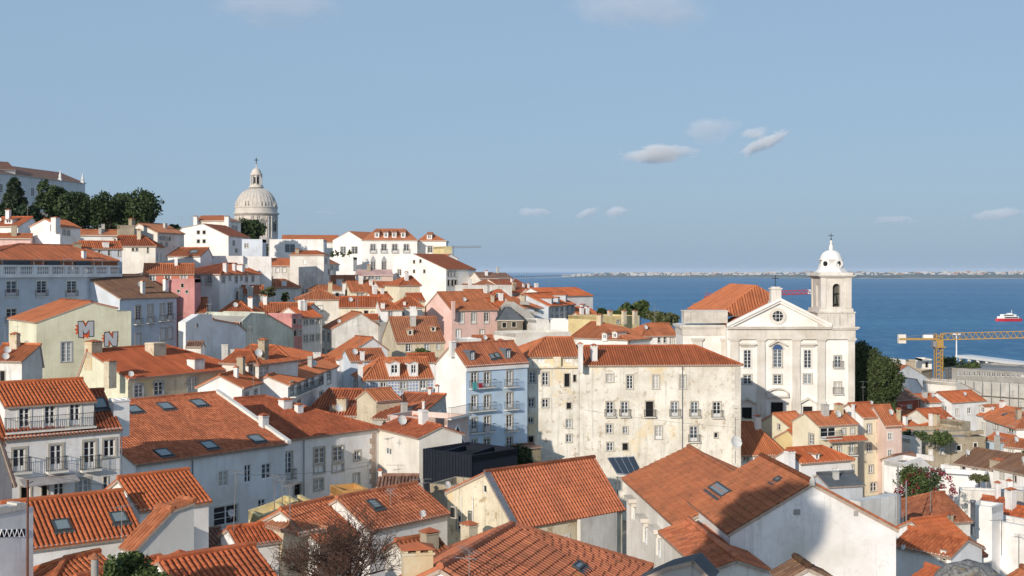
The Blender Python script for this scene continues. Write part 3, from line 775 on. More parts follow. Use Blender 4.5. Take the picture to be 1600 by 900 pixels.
h2 = house('gable', 'x', 'mon', (-40, 262, 330), (24, 262, 338), rh=(5, 2.6), d=10, hb=5, roof='dull', lod=0, hip=(None, None)); merge(h2, mon)

house('white_house', 'low house with tiled roof and solar panels under the tall cypress', 'white', (-20, 354, 228), (28, 354, 226), rv=(10, 340), d=6, hb=8, lod=0, dorm=[(14, 349, 14, 6, 's')])
prism('white_house', 'narrow white gabled house with a tall stack beside the solar panel house', 'white', (47, 217), (94, 215), [(47, 354), (70, 342), (94, 354)], 'tt', 5.5, hb=9, lod=1, chim=[(87, 352, 11, 12)], seg=1,
      Rw=[(100, 363, 4, 8, 'w'), (107, 364, 4, 8, 'w')], Fw=[(80, 356, 3, 10, 'w')])
house('pink_house', 'low pink terrace house with red roof below the solar panel house', 'pink', (-30, 372, 212), (48, 369, 214), rv=(10, 366), hb=8, lod=0)
house('long_house', 'low white house under a long red roof in front of the pines', 'white', (111, 367, 240), (184, 367, 243), rv=(150, 360), hb=6, lod=0, chim=[(156, 365, 4, 10, 'g'), (161, 362, 5, 13, 'g')])
block('stone_stack', 'crumbling stone wall block with a tall chimney beside the pines', 'stone', (188, 225), (210, 226), 352, 6, hb=8, dirt=.8, cat='ruin')
prism('old_house', 'cream old house with long windowed flank running away behind the stone block', 'warm', (211, 232), (246, 230), [(211, 354), (217, 349), (246, 363)], 'tt', 8, hb=10, lod=1, seg=1, roof='brown', dirt=.6,
      chim=[(206, 352, 8, 10, 's'), (258, 357, 5, 9, 'g')], Rw=[(250, 372, 3, 6, 'w'), (255, 372, 3, 6, 'w'), (260, 373, 3, 6, 'w'), (265, 373, 2.5, 6, 'w'), (252, 382, 3, 6, 'w'), (260, 382, 3, 6, 'w')])
house('hip_house', 'cream house under a hipped red roof with one tiny dormer below the stone block', 'warm', (172, 384, 216), (243, 383, 217), rv=(205, 369), hip=(186, 225), hb=9, lod=1, dorm=[(180, 378, 6, 6, 'g')],
      Fw=[(208, 390, 4, 5, 'w'), (214, 390, 4, 5, 'w'), (231, 391, 3, 9, 'w')])
house('pale_house', 'pale blue white house with four windows behind the grey hotel roof', 'paleblue', (128, 388, 200), (191, 388, 203), rv=(155, 378), hb=8, lod=1, Fw=row(140, 394, 186, 396, 4, 4, 8), chim=[(165, 386, 9, 8), (120, 392, 12, 12, 's')])
block('stone_ruin', 'dark brown stone ruin without roof below the hipped cream house', 'darkstone', (190, 236), (236, 238), 398, 5, hb=8, dirt=.8, cat='ruin', Fw=[(207, 404, 5, 6, 'x')])
prism('gabled_house', 'white gabled house with four small square windows under the dome tree', 'white', (278, 262), (358, 260), [(279, 361), (284, 356), (317, 349), (357, 368)], 'ttt', 12, hb=14, lod=0, seg=1, dirt=.15,
      Fw=[(310, 363, 4, 5, 'x'), (319, 363, 4, 5, 'x'), (310, 377, 4, 5, 'x'), (319, 377, 4, 5, 'x')], Rw=[(365, 380, 3, 7, 'w'), (369, 392, 3, 6, 'w')])
house('tall_house', 'taller cream house with two end chimneys rising behind the white gable', 'warm', (303, 345, 284), (358, 345, 282), rv=(330, 336.5), hip=(315, 348), hb=16, lod=0, dirt=.5, Rw=[(364, 356, 3, 6, 'w'), (369, 357, 3, 6, 'w'), (364, 368, 3, 6, 'w'), (369, 368, 3, 6, 'w')],
      chim=[(306, 348, 6, 10), (355, 348, 7, 10)], ant=[(330, 340, 18)])
house('white_house', 'long low white house with a skylight in its plain red roof and blank wall', 'white', (243, 400, 233), (313, 400, 231), rv=(275, 388), hb=9, lod=1, d=5, sky=[(303, 394, 1.6, 1.2)], chim=[(269, 392, 7, 6)])
block('white_block', 'plain white flat block between the blank walled house and the dome tree', 'white', (323, 238), (380, 239), 400, 5, hb=9)
block('white_cube', 'bluish white cube house with one small window under the dome', 'paleblue', (378, 250), (410, 250), 374, 4, hb=12, Fw=[(385, 384, 5, 6, 'w')])
block('garden_wall', 'long white retaining wall running below the white cube house', 'white', (380, 240), (424, 241), 401, 3, hb=9, cat='wall')
sal = house('orange_house', 'orange red house with three attic windows next to the rose block', 'salmon', (224, 428, 207), (303, 427, 209), rv=(262, 413), hb=10, lod=1, Fw=[(238, 434, 9, 9, 'w', 'w'), (262, 433, 9, 7, 'w', 'w'), (287, 433, 9, 7, 'w', 'w')])
block('rose_block', 'flat roofed rose pink block in front of the orange red house', 'rose', (264, 202), (304, 202), 436, 4, hb=9, Fw=[(285, 446, 4, 6, 'x'), (279, 455, 4, 5, 'w'), (292, 456, 4, 5, 'w')])
house('white_house', 'white house with hipped red roof, two chimneys and a long shaded flank', 'white', (343, 428, 216), (406, 427, 240), rv=(356, 412), hip=(350, 385), hb=11, lod=1, d=9,
      Lw=[(310, 437, 5, 11, 'wb'), (327, 437, 5, 11, 'wb')], Fw=[(349, 437, 5, 10, 'w'), (359, 435, 3, 6, 'w'), (369, 437, 4, 10, 'w'), (377, 435, 3, 6, 'w'), (385, 436, 4, 9, 'w'), (395, 436, 4, 9, 'w')], chim=[(352, 426, 7, 15), (366, 424, 6, 12), (376, 424, 11, 10)])

# --- the white row below the sky
block('white_block', 'low white block with one wide dark glazed opening on the ridge', 'white', (421, 345), (505, 346), 374, 12, hb=14, dirt=.1, Fw=[(453, 388, 16, 13, 'w', '')])
house('long_house', 'white house with long flat red roof behind the glazed white block', 'white', (440, 378, 362), (528, 378, 364), rv=(490, 367), hb=14, lod=0)
prism('gabled_house', 'white gabled house with two windows behind a planted terrace', 'white', (520, 350), (566, 345), [(520, 375), (545, 361), (566, 374)], 'tt', 14, hb=14, lod=0, dirt=.1, Fw=[(536, 391, 8, 11, 'w'), (554, 391, 9, 11, 'w')])
block('terrace_wall', 'white terrace wall with plants along its top below the gabled house', 'white', (515, 332), (552, 332), 402, 8, hb=9, dirt=.1, cat='wall')
pal = house('white_palace', 'large white palace with four dormers, four balconies and pointed windows', 'white', (566, 375, 340), (652, 375, 341), rv=(610, 357), hip=(588, 633), hb=16, lod=0, dirt=.1, d=15,
      Fw=[(583, 388, 8, 13, 'db'), (600, 388, 8, 13, 'db'), (617, 388, 8, 13, 'db'), (635, 388, 8, 13, 'db'), (583, 415, 7, 13, 'w', 's'), (600, 415, 7, 13, 'w', 's')],
      dorm=[(589, 371, 7, 8, 's'), (603, 371, 7, 8, 's'), (616, 371, 7, 8, 's'), (630, 371, 7, 8, 's')])
for u in (583, 600):
    q = hit(u, 408, pal['A'], pal['nf']); m = MB(); fr = (q.xy.to_3d(), pal['a'], pal['nf'])
    O, a, n = fr
    m.faces([O + a * x + UP * (q.z + z) + n * y for y in (.05, -.05) for x, z in ((-.75, -.1), (.75, -.1), (.55, .7), (0, 1.6), (-.55, .7))], ((0, 1, 2, 3, 4), (5, 6, 7, 8, 9), (0, 1, 6, 5), (1, 2, 7, 6), (2, 3, 8, 7), (3, 4, 9, 8), (4, 0, 5, 9)), 0)
    m.build('window_arch', [GSTONE], pal['root'])
house('hip_house', 'small white house with pyramid roof and single dormer beside the palace', 'white', (653, 376, 345), (697, 376, 345), rv=(671, 363), hip=(669, 673), hb=14, lod=0, dirt=.1, dorm=[(671, 373.5, 8, 7, 's')], Fw=[(672, 391, 7, 13, 'd')])
block('yellow_block', 'narrow yellow block at the end of the white row above the river', 'yellow', (694, 335), (706, 336), 385, 8, hb=14)
prism('white_house', 'white house with a long sloping blank gable and tiny square windows', 'white', (614, 308), (697, 298), [(614, 407), (616, 402), (634, 397), (646, 396), (697, 420)], 'ccct', 12, hb=15, lod=0, dirt=.1, seg=3,
      Fw=[(647, 409, 3, 5, 'x'), (657, 408, 3, 5, 'x'), (647, 424, 3, 5, 'x'), (663, 424, 3, 5, 'x'), (624, 427, 5, 12, 'd')], Rw=[(701, 428, 3.5, 8, 'w'), (706, 428, 3.5, 8, 'w'), (711, 428, 3.5, 8, 'w'), (701, 442, 3.5, 9, 'x'), (707, 442, 3.5, 9, 'x'), (712, 442, 3.5, 9, 'x')])
house('rooftop_house', 'small red roofed upper room behind the long sloping blank gable', 'white', (668, 403, 322), (692, 403, 316), rv=(676, 397), hb=8, lod=0, Rw=[(694, 408, 4, 8, 'w')])
house('low_pink_house', 'low pink house with faded pink roof and wide windows below the palace', 'palepink', (560, 430, 300), (614, 430, 302), rv=(590, 421), hb=8, lod=0, roof='pinkroof', Fw=[(568, 434, 9, 5, 'w'), (580, 434, 9, 5, 'w'), (591, 434, 8, 6, 'w')])
house('old_house', 'stained white old house with blocked windows under a small hipped roof', 'oldwhite', (453, 398, 270), (506, 398, 269), rv=(485, 391), hip=(463, 496), hb=13, lod=0, dirt=.9, Fw=[(476, 409, 5, 7, 's', 'w'), (475, 428, 5, 7, 's', 'w'), (491, 428, 5, 7, 's', 'w')], chim=[(465, 395, 6, 6, 's')], Rw=[(509, 408, 2.5, 7, 'w'), (514, 425, 2.5, 8, 'x')])
house('old_house', 'old white house with three shuttered windows beside the stained house', 'oldwhite', (408, 415, 271), (453, 415, 272), rv=(430, 403), hb=10, lod=0, dirt=.9, Fw=row(423, 422, 444, 422, 3, 5, 7, 's'), chim=[(404, 418, 5, 12)])
house('white_house', 'small white house with short red roof tucked behind the stained house', 'white', (507, 412, 310), (530, 411, 318), rv=(515, 403), hb=9, lod=0, Fw=[(518, 418, 4, 7, 'w'), (525, 418, 4, 7, 'w')])
block('white_wall', 'white walled yard in front of the palace', 'white', (525, 312), (566, 312), 424, 6, hb=6, dirt=.1, cat='wall')

# --- trees on the ridge
px_tree('cypress_tree', 'tall dark conical cypress in front of the monastery', 24, 350, 277, 52, 290, 'cone', CYP, 3, n=110, size=.4, per=80)
px_tree('pine_tree', 'spreading dark pine with open crown before the monastery windows', 84, 372, 286, 54, 285, 'round', PINE, 5, trunk_h=.12, n=110, size=.36, per=70)
px_tree('pine_tree', 'broad pine between the open crowned pine and the ridge houses', 123, 376, 294, 62, 280, 'round', PINE, 9, n=120, size=.36, per=70, trunk_h=.1)
px_tree('pine_tree', 'rounded dark pine third along the ridge row', 171, 378, 299, 84, 282, 'round', PINE, 12, n=120, size=.36, per=70, trunk_h=.08)
px_tree('pine_tree', 'wide pine with a low drooping branch at the end of the ridge row', 213, 378, 296, 78, 285, 'round', PINE, 17, trunk_h=.12, n=120, size=.36, per=70)
px_tree('pine_tree', 'dark pine filling the gap before the end of the ridge row', 193, 378, 306, 50, 292, 'round', PINE, 18, n=90, size=.36, per=70, trunk_h=.1)
px_tree('bush', 'low dark bush between the cypress and the first pine', 52, 356, 324, 48, 268, 'round', CYP, 21, n=60, size=.45, per=34, trunk_h=.1, cat='bush')
px_tree('tree', 'dense dark tree standing in front of the great dome', 389, 392, 340, 50, 330, 'round', PINE, 23, n=100, size=.36, per=70, trunk_h=.1)
px_tree('tree', 'dark tree partly hidden behind the white gabled house', 274, 388, 350, 26, 290, 'round', PINE, 25, n=50, size=.5, per=34, trunk_h=.1)
px_tree('bush', 'green bush beside the white cube house', 414, 402, 384, 12, 275, 'round', BROAD, 27, n=26, size=.4, per=30, trunk_h=.1, cat='bush')
px_tree('tree', 'dark tree behind the cream flank on the ridge', 262, 370, 352, 20, 275, 'round', PINE, 28, n=40, size=.5, per=30, trunk_h=.1)
for k, u in enumerate((519, 527, 536, 546)):
    b = P(u, 402, 332.5); tree('shrub', ('low green shrub at the dome end of the white terrace wall', 'taller green shrub second from the dome end of the white terrace wall', 'low green shrub second from the palace end of the white terrace wall', 'taller green shrub at the palace end of the white terrace wall')[k], b, 1.6 + .5 * (k % 2), 1.6, 'round', BROAD, 30 + k, n=12, size=.2, per=20, trunk_h=.1, cat='shrub', group='shrubs on the terrace wall')

# ================================================================== grey hotel, graffiti house and neighbours
hot = house('grey_hotel', 'blue grey tiled hotel with balustrade, mansard dormers and dark red balconies', 'tilegrey', (-30, 430, 172.5), (187, 430, 199.5), rh=(2, .05), hip=(None, None), hb=17, lod=1, cat='hotel', dirt=.2, d=14, roof='grey', corn=True,
      Fw=[(18, 451, 16, 24, 'dr', 'w'), (65, 451, 15, 24, 'dr', 'w'), (112, 451, 15, 24, 'dr', 'w'), (158.5, 451, 14, 23, 'dr', 'w'), (18, 494, 16, 24, 'dr', 'w'), (65, 492, 15, 24, 'dr', 'w')],
      pipe=(176,), Rw=[(191, 452, 3, 14, 'w')])
at = house('attic', 'x', 'tilegrey', (-40, 404.5, 175), (183, 404.5, 201), rv=(100, 384), sl=.5, hip=(28, 118), hb=2.2, lod=1, corn=False, dirt=.3, d=13, roof='red',
           Fw=[(60, 412, 13, 12, 'w', 'w'), (106, 412, 13, 12, 'w', 'w'), (153, 412, 12, 12, 'w', 'w')], chim=[(131, 404, 6, 12)])
m = MB()
for u0, u1 in ((2, 46), (71, 92), (117, 140)):    # zinc panels of the mansard
    q0, q1 = hit(u0, 412, at['A'], at['nf']), hit(u1, 412, at['A'], at['nf']); o_ = at['A'].xy.to_3d(); s0, s1 = (q0 - o_).dot(at['a']), (q1 - o_).dot(at['a'])
    m.box((o_, at['a'], at['nf']), s0, s1, .02, .25, at['ze'] - 2.0, at['ze'] - .15)
m.build('mansard_panel', [simple('dark_zinc', (0.05, 0.055, 0.065), .5)], at['root'])
m = MB(); o_ = at['A'].xy.to_3d(); m.box((o_, at['a'], at['nf']), -.2, at['L'] + .1, .003, .018, at['ze'] - 2.1, at['ze'] - .02); m.build('mansard_wall', [terracotta('brown')], at['root'])
merge(at, hot)
m = MB(); fr = (hot['A'].xy.to_3d(), hot['a'], hot['nf']); z = hot['ze']; L = hot['L']
m.box(fr, -.2, L + .2, -.55, .35, z - .35, z + .12); m.box(fr, -.1, L + .1, -.25, .12, z + 1.25, z + 1.48)
x = .3
while x < L:
    m.box(fr, x, x + .6, -.22, .1, z + .1, z + 1.27); x += L / 9
m.build('parapet', [plaster('white', .3)], hot['root'])
bm_ = MB(); bm_.lathe((0, 0, 0), [(.10, 0), (.10, .08), (.06, .15), (.115, .5), (.06, .95), (.10, 1.05), (.10, 1.15)], 8)
me = None; x = .5; nbal = 0
while x < L - .2:
    if me is None:
        o = bm_.build('baluster', [plaster('white', .3)], hot['root'], origin=Vector((0, 0, 0))); me = o.data
    else: o = bpy.data.objects.new('baluster', me); COL.objects.link(o); o.parent = hot['root']
    p = hot['A'] + hot['a'] * x + hot['nf'] * -.07; p.z = z + .11; o.location = p - root_loc(hot['root']); x += .36
house('tiled_house', 'bluish white house with weathered dark brown roof and iron balconies beside the hotel', 'paleblue', (187, 466, 190), (276, 461, 201), rv=(215, 430), hip=(None, 236), hb=16, lod=1, roof='old', dirt=.3, lich=.4,
      Fw=[(216, 492, 8, 28, 'db', 's'), (235, 490, 8, 28, 'db', 's'), (254, 488, 7, 27, 'db', 's'), (266, 486, 6.5, 27, 'db', 's'), (216, 530, 8, 18, 's', 's'), (255, 522, 8, 18, 's', 's'), (266, 520, 7, 18, 's', 's')],
      chim=[(223, 459, 6, 20), (259, 456, 7, 20)])
mn = prism('yellow_house', 'pale yellow green house with a graffiti M and N on its blank gable', 'lime', (57, 150), (205, 156.7), [(57, 503), (143, 472), (182, 481), (183, 487), (205, 487)], 'tt.c', 14.6, hb=16, lod=1, seg=0, dirt=.3, roof='orange',
      Fw=[(104, 550, 15, 30, 'w', 'g')], Lw=[(19, 538, 5, 13, 'w'), (30, 541, 4, 13, 'w'), (42, 541, 5, 14, 'w'), (42, 582, 6, 20, 'x')])
# graffiti letters, flat paint on the gable
def paint(root, fr, name, polys, mat, y):
    O, a, n = fr; mb = MB()
    for pl in polys:
        mb.poly([hit(u, v, O, n) + n * y for u, v in pl])
    return mb.build(name, [mat], root)
def burst(cu, cv, rx, ry, k, seed):
    rg = random.Random(seed); return [(cu + rx * (1 if i % 2 else .66 + .12 * rg.random()) * math.cos(2 * math.pi * i / k), cv + ry * (1 if i % 2 else .62 + .12 * rg.random()) * math.sin(2 * math.pi * i / k)) for i in range(k)]
GR = simple('graffiti_red', (0.62, 0.10, 0.03), .8); GK = simple('graffiti_black', (0.015, 0.015, 0.017), .8); GW = simple('graffiti_grey', (0.38, 0.39, 0.42), .8)
Mp = [(123.5, 526.5), (122.3, 503), (129, 502.5), (133.6, 511), (138, 502.5), (146, 502), (146, 525), (140, 525.5), (139.6, 514.5), (135, 521), (131.5, 521), (129.2, 514.5), (129.8, 527)]
Np = [(163.5, 540.5), (163.8, 520), (170, 519.5), (176.6, 529.5), (176.9, 519.3), (183.6, 519), (182.4, 540), (176.4, 540.4), (169.6, 530.5), (169.4, 540.8)]
def grow(pl, e):
    cu = sum(p[0] for p in pl) / len(pl); cv = sum(p[1] for p in pl) / len(pl)
    out = []
    n = len(pl)
    for i in range(n):
        (x0, y0), (x1, y1), (x2, y2) = pl[i - 1], pl[i], pl[(i + 1) % n]
        d1 = Vector((x1 - x0, y1 - y0)).normalized(); d2 = Vector((x2 - x1, y2 - y1)).normalized()
        nn = Vector((d1.y + d2.y, -d1.x - d2.x)); nn = nn / max(.5, nn.length) ; out.append((x1 + nn.x * e, y1 + nn.y * e))
    ar = lambda q: abs(sum(q[i - 1][0] * q[i][1] - q[i][0] * q[i - 1][1] for i in range(len(q))))
    if ar(out) < ar(pl): return grow([*reversed(pl)], e) if e > 0 and not getattr(grow, 'r', 0) else out
    return out
paint(mn['root'], mn['frF'], 'graffiti_burst', [burst(132, 515, 16.5, 15.5, 26, 3)], GR, .012)
paint(mn['root'], mn['frF'], 'graffiti_burst', [burst(172, 529, 14.5, 13, 26, 5)], GR, .012)
for pl, nm in ((Mp, 'M'), (Np, 'N')):
    paint(mn['root'], mn['frF'], 'graffiti_outline', [grow(pl, 1.7)], GK, .018)
    paint(mn['root'], mn['frF'], 'graffiti_letter', [pl], GW, .024)
be = house('beige_house', 'beige house with wide sunlit roof, peeling front and grey window frames', 'beige', (200, 591, 125), (376, 574), rv=(215, 543), sl=.42, hip=(None, 258), hb=12, dirt=.75, roof='red', lod=1, lwall='lime',
      Fw=[(217, 611, 13, 20, 'w', 'g'), (248, 607, 13, 20, 'w', 'g'), (300, 601, 12, 20, 'w', 'g'), (344, 595, 7, 20, 'x'), (368, 589, 6, 19, 'x'), (367, 621, 7, 8, 'w', 'g')],
      chim=[(243, 553, 25, 18, 'b'), (306, 575, 21, 14, 'w'), (172, 588, 15, 24, 'b')], d=7.5, dish=[(205, 592, 9)])
chimney_part(be['root'], hit(146, 560, be['A'] + be['nb'] * 6, be['nf']), 1.4, 1.8, 'b', be['a'])
house('white_house', 'small white house at the frame edge below the graffiti house', 'oldwhite', (-25, 563, 139), (34, 563, 138), rv=(0, 538), d=4, hb=9, lod=1, dirt=.6, Fw=[(4, 590, 7, 20, 'x')], dish=[(12, 556, 11), (9, 566, 11)])

# ================================================================== middle of the hill
house('house', 'white house with hipped red roof beside the weathered green grey wall', 'paleblue', (340, 490, 208), (398, 489, 208), rv=(370, 471), hip=(366, 375), hb=9, lod=1, Fw=[(376, 496, 5, 8, 'w')])
prism('white_house', 'big blank white house wall with stepped top and small red roofs', 'white', (290, 165), (384, 176), [(290, 504), (311, 491), (331, 491), (333, 499), (372, 506), (384, 516)], '...tt', 1.3, hb=11, lod=1, seg=3, Fw=[(308, 508, 2.5, 5, 'x')], Rw=[(377, 506, 4, 8, 'w')])
house('red_roofed_house', 'lime walled house with two steps of red roof behind the big white wall', 'lime', (277, 489, 202), (322, 488, 203), rv=(290, 466), hb=12, lod=1)
house('red_roofed_house', 'house with a broad low red roof behind the grey chimneys', 'white', (290, 472, 228), (350, 471, 231), rv=(320, 461), hb=8, lod=1, chim=[(318, 475, 8, 14, 'g'), (335, 478, 7, 14, 'g'), (346, 480, 6, 10, 'g')])
house('white_house', 'white house with pale green plinth and red roof beside the purple grey chimneys', 'white', (345, 456, 250), (372, 455, 250), rv=(360, 447), hb=9, lod=0)
house('grey_house', 'purple grey house with twin chimneys below the white hipped house', 'tilegrey', (372, 460, 225), (412, 458, 226), rv=(392, 447), hb=10, lod=1, chim=[(376, 460, 7, 12, 'g'), (391, 462, 9, 16, 'g')], Fw=row(378, 468, 404, 467, 3, 5, 8))
house('orange_roofed_house', 'house with a worn orange roof and aerials above the green grey wall', 'grey', (404, 491, 217), (464, 489, 218), rv=(430, 474), hb=10, lod=1, roof='orange', dirt=.6, ant=[(418, 478, 22), (450, 480, 20)])
prism('old_wall_house', 'weathered green grey blank house wall with a red lean to roof', 'greygreen', (377, 180), (459, 190), [(377, 503), (392, 489), (417, 491), (459, 515)], 'cct', 9, hb=13, lod=1, dirt=.9, seg=2)
block('pink_house', 'narrow rose pink house front squeezed between grey wall and white front', 'rose', (456, 196), (472, 199), 491, 9, hb=14, dirt=.5, Fw=[(460, 502, 4, 8, 'x'), (468, 502, 4, 8, 'w'), (461, 520, 4, 10, 'x'), (468, 520, 4, 10, 'w')])
house('white_house', 'white town house front with two rows of three windows beside the rose front', 'oldwhite', (472, 496, 200), (503, 494, 203), rv=(486, 479), hb=13, lod=1, dirt=.5, Fw=row(478, 504, 497, 502, 3, 5, 8) + row(478, 529, 497, 527, 3, 5.5, 10))
prism('gabled_house', 'white weathered gable house with faded red roof and bluish window flank', 'oldwhite', (519, 205), (602, 208), [(519, 513), (564, 489), (602, 515)], 'tt', 8, hb=13, lod=1, seg=0, dirt=.8, roof='brown', Lw=[(505, 525, 4, 14, 'w'), (514, 527, 4, 14, 'w'), (505, 551, 4, 12, 'w'), (514, 553, 4, 12, 'w')], dish=[(530, 507, 6)])
house('hip_house', 'white house with a full pyramid roof above the weathered gable', 'warm', (465, 468, 235), (531, 468, 237), rv=(500, 453), hip=(497, 503), hb=10, lod=1, Fw=[(487, 479, 7, 11, 'w'), (500, 482, 7, 9, 's')])
house('white_house', 'small white house with one window and a flat hipped roof behind the pyramid roof', 'white', (482, 453, 264), (539, 453, 266), rv=(510, 445), hip=(496, 524), hb=8, lod=1, Fw=[(527, 460, 4, 5, 'x')], chim=[(537, 456, 4, 14)])
house('red_roofed_house', 'house with wide hipped red roof below the old white houses', 'oldwhite', (397, 449, 262), (470, 449, 264), rv=(432, 436), hip=(420, 445), hb=8, lod=1, dirt=.6, chim=[(411, 444, 8, 6), (444, 446, 8, 8)])
house('white_house', 'white house with red roof and round dish between pyramid roof and palace', 'white', (512, 442, 278), (555, 442, 279), rv=(535, 430), hb=8, lod=1, Fw=[(527, 448, 4, 6, 'w'), (540, 448, 4, 6, 'w')], chim=[(530, 444, 9, 8), (541, 448, 5, 8)])
house('cream_house', 'cream house under a plain deep red roof below the palace', 'cream', (548, 456, 262), (592, 456, 264), rv=(572, 439), hb=8, lod=1, Fw=[(560, 460, 4, 5, 'w'), (566, 460, 4, 5, 'w')])
house('cream_house', 'low cream house with shallow brick red roof next to the deep red roof', 'cream', (592, 448, 264), (626, 448, 266), rv=(610, 440), hb=9, lod=1, Fw=[(612, 455, 4, 6, 'x')])
house('cream_house', 'tall cream house with hipped roof below the sloping blank gable', 'cream', (624, 446, 256), (656, 445, 258), rv=(638, 432), hip=(636, 644), hb=11, lod=1, rwall='grey', d=9)
house('yellow_house', 'cream yellow house with long red roofs beside the weathered gable', 'cream', (530, 480, 227), (597, 480, 228), rv=(570, 464), hb=10, lod=1, Fw=[(572, 490, 6, 9, 'x'), (582, 490, 5, 7, 'w')], chim=[(597, 476, 4, 8)])
house('white_house', 'small white house with hipped roof and white chimney next to the cream yellow house', 'white', (595, 484, 222), (628, 484, 223), rv=(606, 469), hip=(None, 606), hb=10, lod=1, Fw=[(610, 491, 6, 9, 'w')], chim=[(598, 482, 6, 9)])
house('hip_house', 'house with orange hipped roof and cream wall beside the pink building', 'warm', (618, 480, 226), (660, 479, 227), rv=(638, 464), hip=(636, 643), hb=9, lod=1, chim=[(632, 477, 4, 6), (645, 490, 9, 12)])
pk = house('pink_building', 'tall pink building with big red roof, tall stack and three dark windows', 'pink', (706, 485, 230), (777, 482, 235), rv=(685, 457), sl=.55, hip=(None, 738), hb=15, lod=1, dirt=.2,
      Fw=[(721, 497, 7, 17, 'd'), (740, 497, 7, 17, 'd'), (760, 497, 7, 17, 'd'), (716, 522, 7, 15, 's'), (753, 522, 7, 14, 's')], chim=[(708, 489, 5, 20, 'p')])
house('brown_roofed_house', 'cream house with large worn brown roof and two small dormers below the pink building', 'beige', (620, 535, 190), (695, 532, 192), rv=(642, 496), sl=.5, hb=10, lod=1, roof='brown', dirt=.5, lich=.2, Fw=[(638, 543, 8, 13, 'w'), (667, 542, 8, 11, 'w'), (685, 541, 6, 10, 'w')], dorm=[(641, 524, 9, 9, 'g'), (677, 518, 8, 7, 'g')])
prism('white_house', 'white house with L shaped red roof and bare sloping gable below the worn brown roof', 'white', (530, 178), (606, 183), [(530, 561), (582, 528), (606, 546)], 'tt', 5, hb=9, lod=1, seg=0)
house('red_roofed_house', 'red roofed house with tall white chimney behind the blue tiled house', 'paleblue', (548, 564, 174), (604, 561, 176), rv=(572, 546), hb=8, lod=1, chim=[(566, 563, 6, 15)])
az = house('tiled_house', 'house clad in blue and white tiles with two hipped dormers', 'white', (571, 593, 163), (677, 590, 165.9), rv=(620, 560), sl=.6, hip=(592, None), auto=False, hb=13, lod=1, dirt=.2,
      Fw=[(599, 606, 8, 17, 'd', 's'), (630, 602, 9, 12, 'w', 's'), (661, 602, 9, 15, 'd', 's')], dorm=[(616, 588, 17, 21, 'g'), (646, 588, 14, 21, 'g')], Lw=[(556, 600, 6, 14, 'w')], chim=[(563, 580, 7, 12)])
azm = bpy.data.materials.new('azulejo_tiles'); nt, b = nodes_of(azm); g_ = nt.nodes.new('ShaderNodeNewGeometry'); mp_ = nt.nodes.new('ShaderNodeMapping'); mp_.vector_type = 'POINT'
mp_.inputs['Rotation'].default_value = (math.radians(-90), 0, 0); pre = nt.nodes.new('ShaderNodeMapping'); pre.inputs['Rotation'].default_value = (0, 0, -math.atan2(az['a'].y, az['a'].x))
nt.links.new(g_.outputs['Position'], pre.inputs[0]); nt.links.new(pre.outputs[0], mp_.inputs[0]); br_ = nt.nodes.new('ShaderNodeTexBrick'); nt.links.new(mp_.outputs[0], br_.inputs['Vector'])
br_.offset = 0.0; br_.inputs['Color1'].default_value = (.20, .27, .44, 1); br_.inputs['Color2'].default_value = (.30, .36, .50, 1); br_.inputs['Mortar'].default_value = (.66, .66, .64, 1)
br_.inputs['Scale'].default_value = 1.0; br_.inputs['Brick Width'].default_value = .42; br_.inputs['Row Height'].default_value = .42; br_.inputs['Mortar Size'].default_value = .07
nt.links.new(br_.outputs[0], b.inputs['Base Color']); b.inputs['Roughness'].default_value = .4
[c for c in az['root'].children if c.name.startswith('wall')][0].data.materials[0] = azm
house('white_house', 'white cornered house with two attic windows under red hipped roof before the beige house', 'oldwhite', (345, 566, 137), (404, 566, 134.5), rv=(372, 548), hip=(None, 392), hb=10, lod=1, Fw=[(394, 579, 7, 10, 'w')], Rw=[(412, 580, 13, 12, 'w')], d=7)
house('hip_house', 'white house with large hipped red roof and small iron balcony', 'white', (365, 559, 164), (456, 562, 160), rv=(405, 540), hip=(385, 430), hb=12, lod=1, Fw=[(445, 572, 6, 10, 'w')], Rw=[(463, 573, 5, 13, 'd'), (474, 570, 7, 15, 'db')], d=8, chim=[(410, 552, 12, 8, 'g')])
house('white_house', 'white shaded house front with four windows and red roof beside the beige house', 'white', (378, 605, 128), (452, 584), rv=(404, 572), sl=.5, hb=12, lod=1, Fw=[(385, 618, 6, 9, 'w'), (399, 615, 6, 11, 'w'), (415, 612, 6, 14, 'w'), (440, 607, 6, 22, 'db')])
house('balcony_house', 'tall white house with long iron balcony crossing its shaded front', 'white', (450, 601, 134), (527, 571), rv=(500, 560), sl=.4, hb=14, lod=1,
      Fw=[(456, 607, 5, 18, 'd'), (467, 604, 5, 18, 'd'), (478, 600, 5, 18, 'd'), (488, 597, 5, 18, 'd'), (502, 592, 6, 20, 'd'), (514, 589, 6, 21, 'd'), (467, 634, 5, 16, 'x'), (502, 620, 6, 16, 'd')], bals=[(451, 496, 620, .8)])
block('patio_wall', 'white rooftop patio wall with planters behind the black clad workshop', 'warm', (640, 186), (668, 186), 556, 6, hb=6, cat='wall')

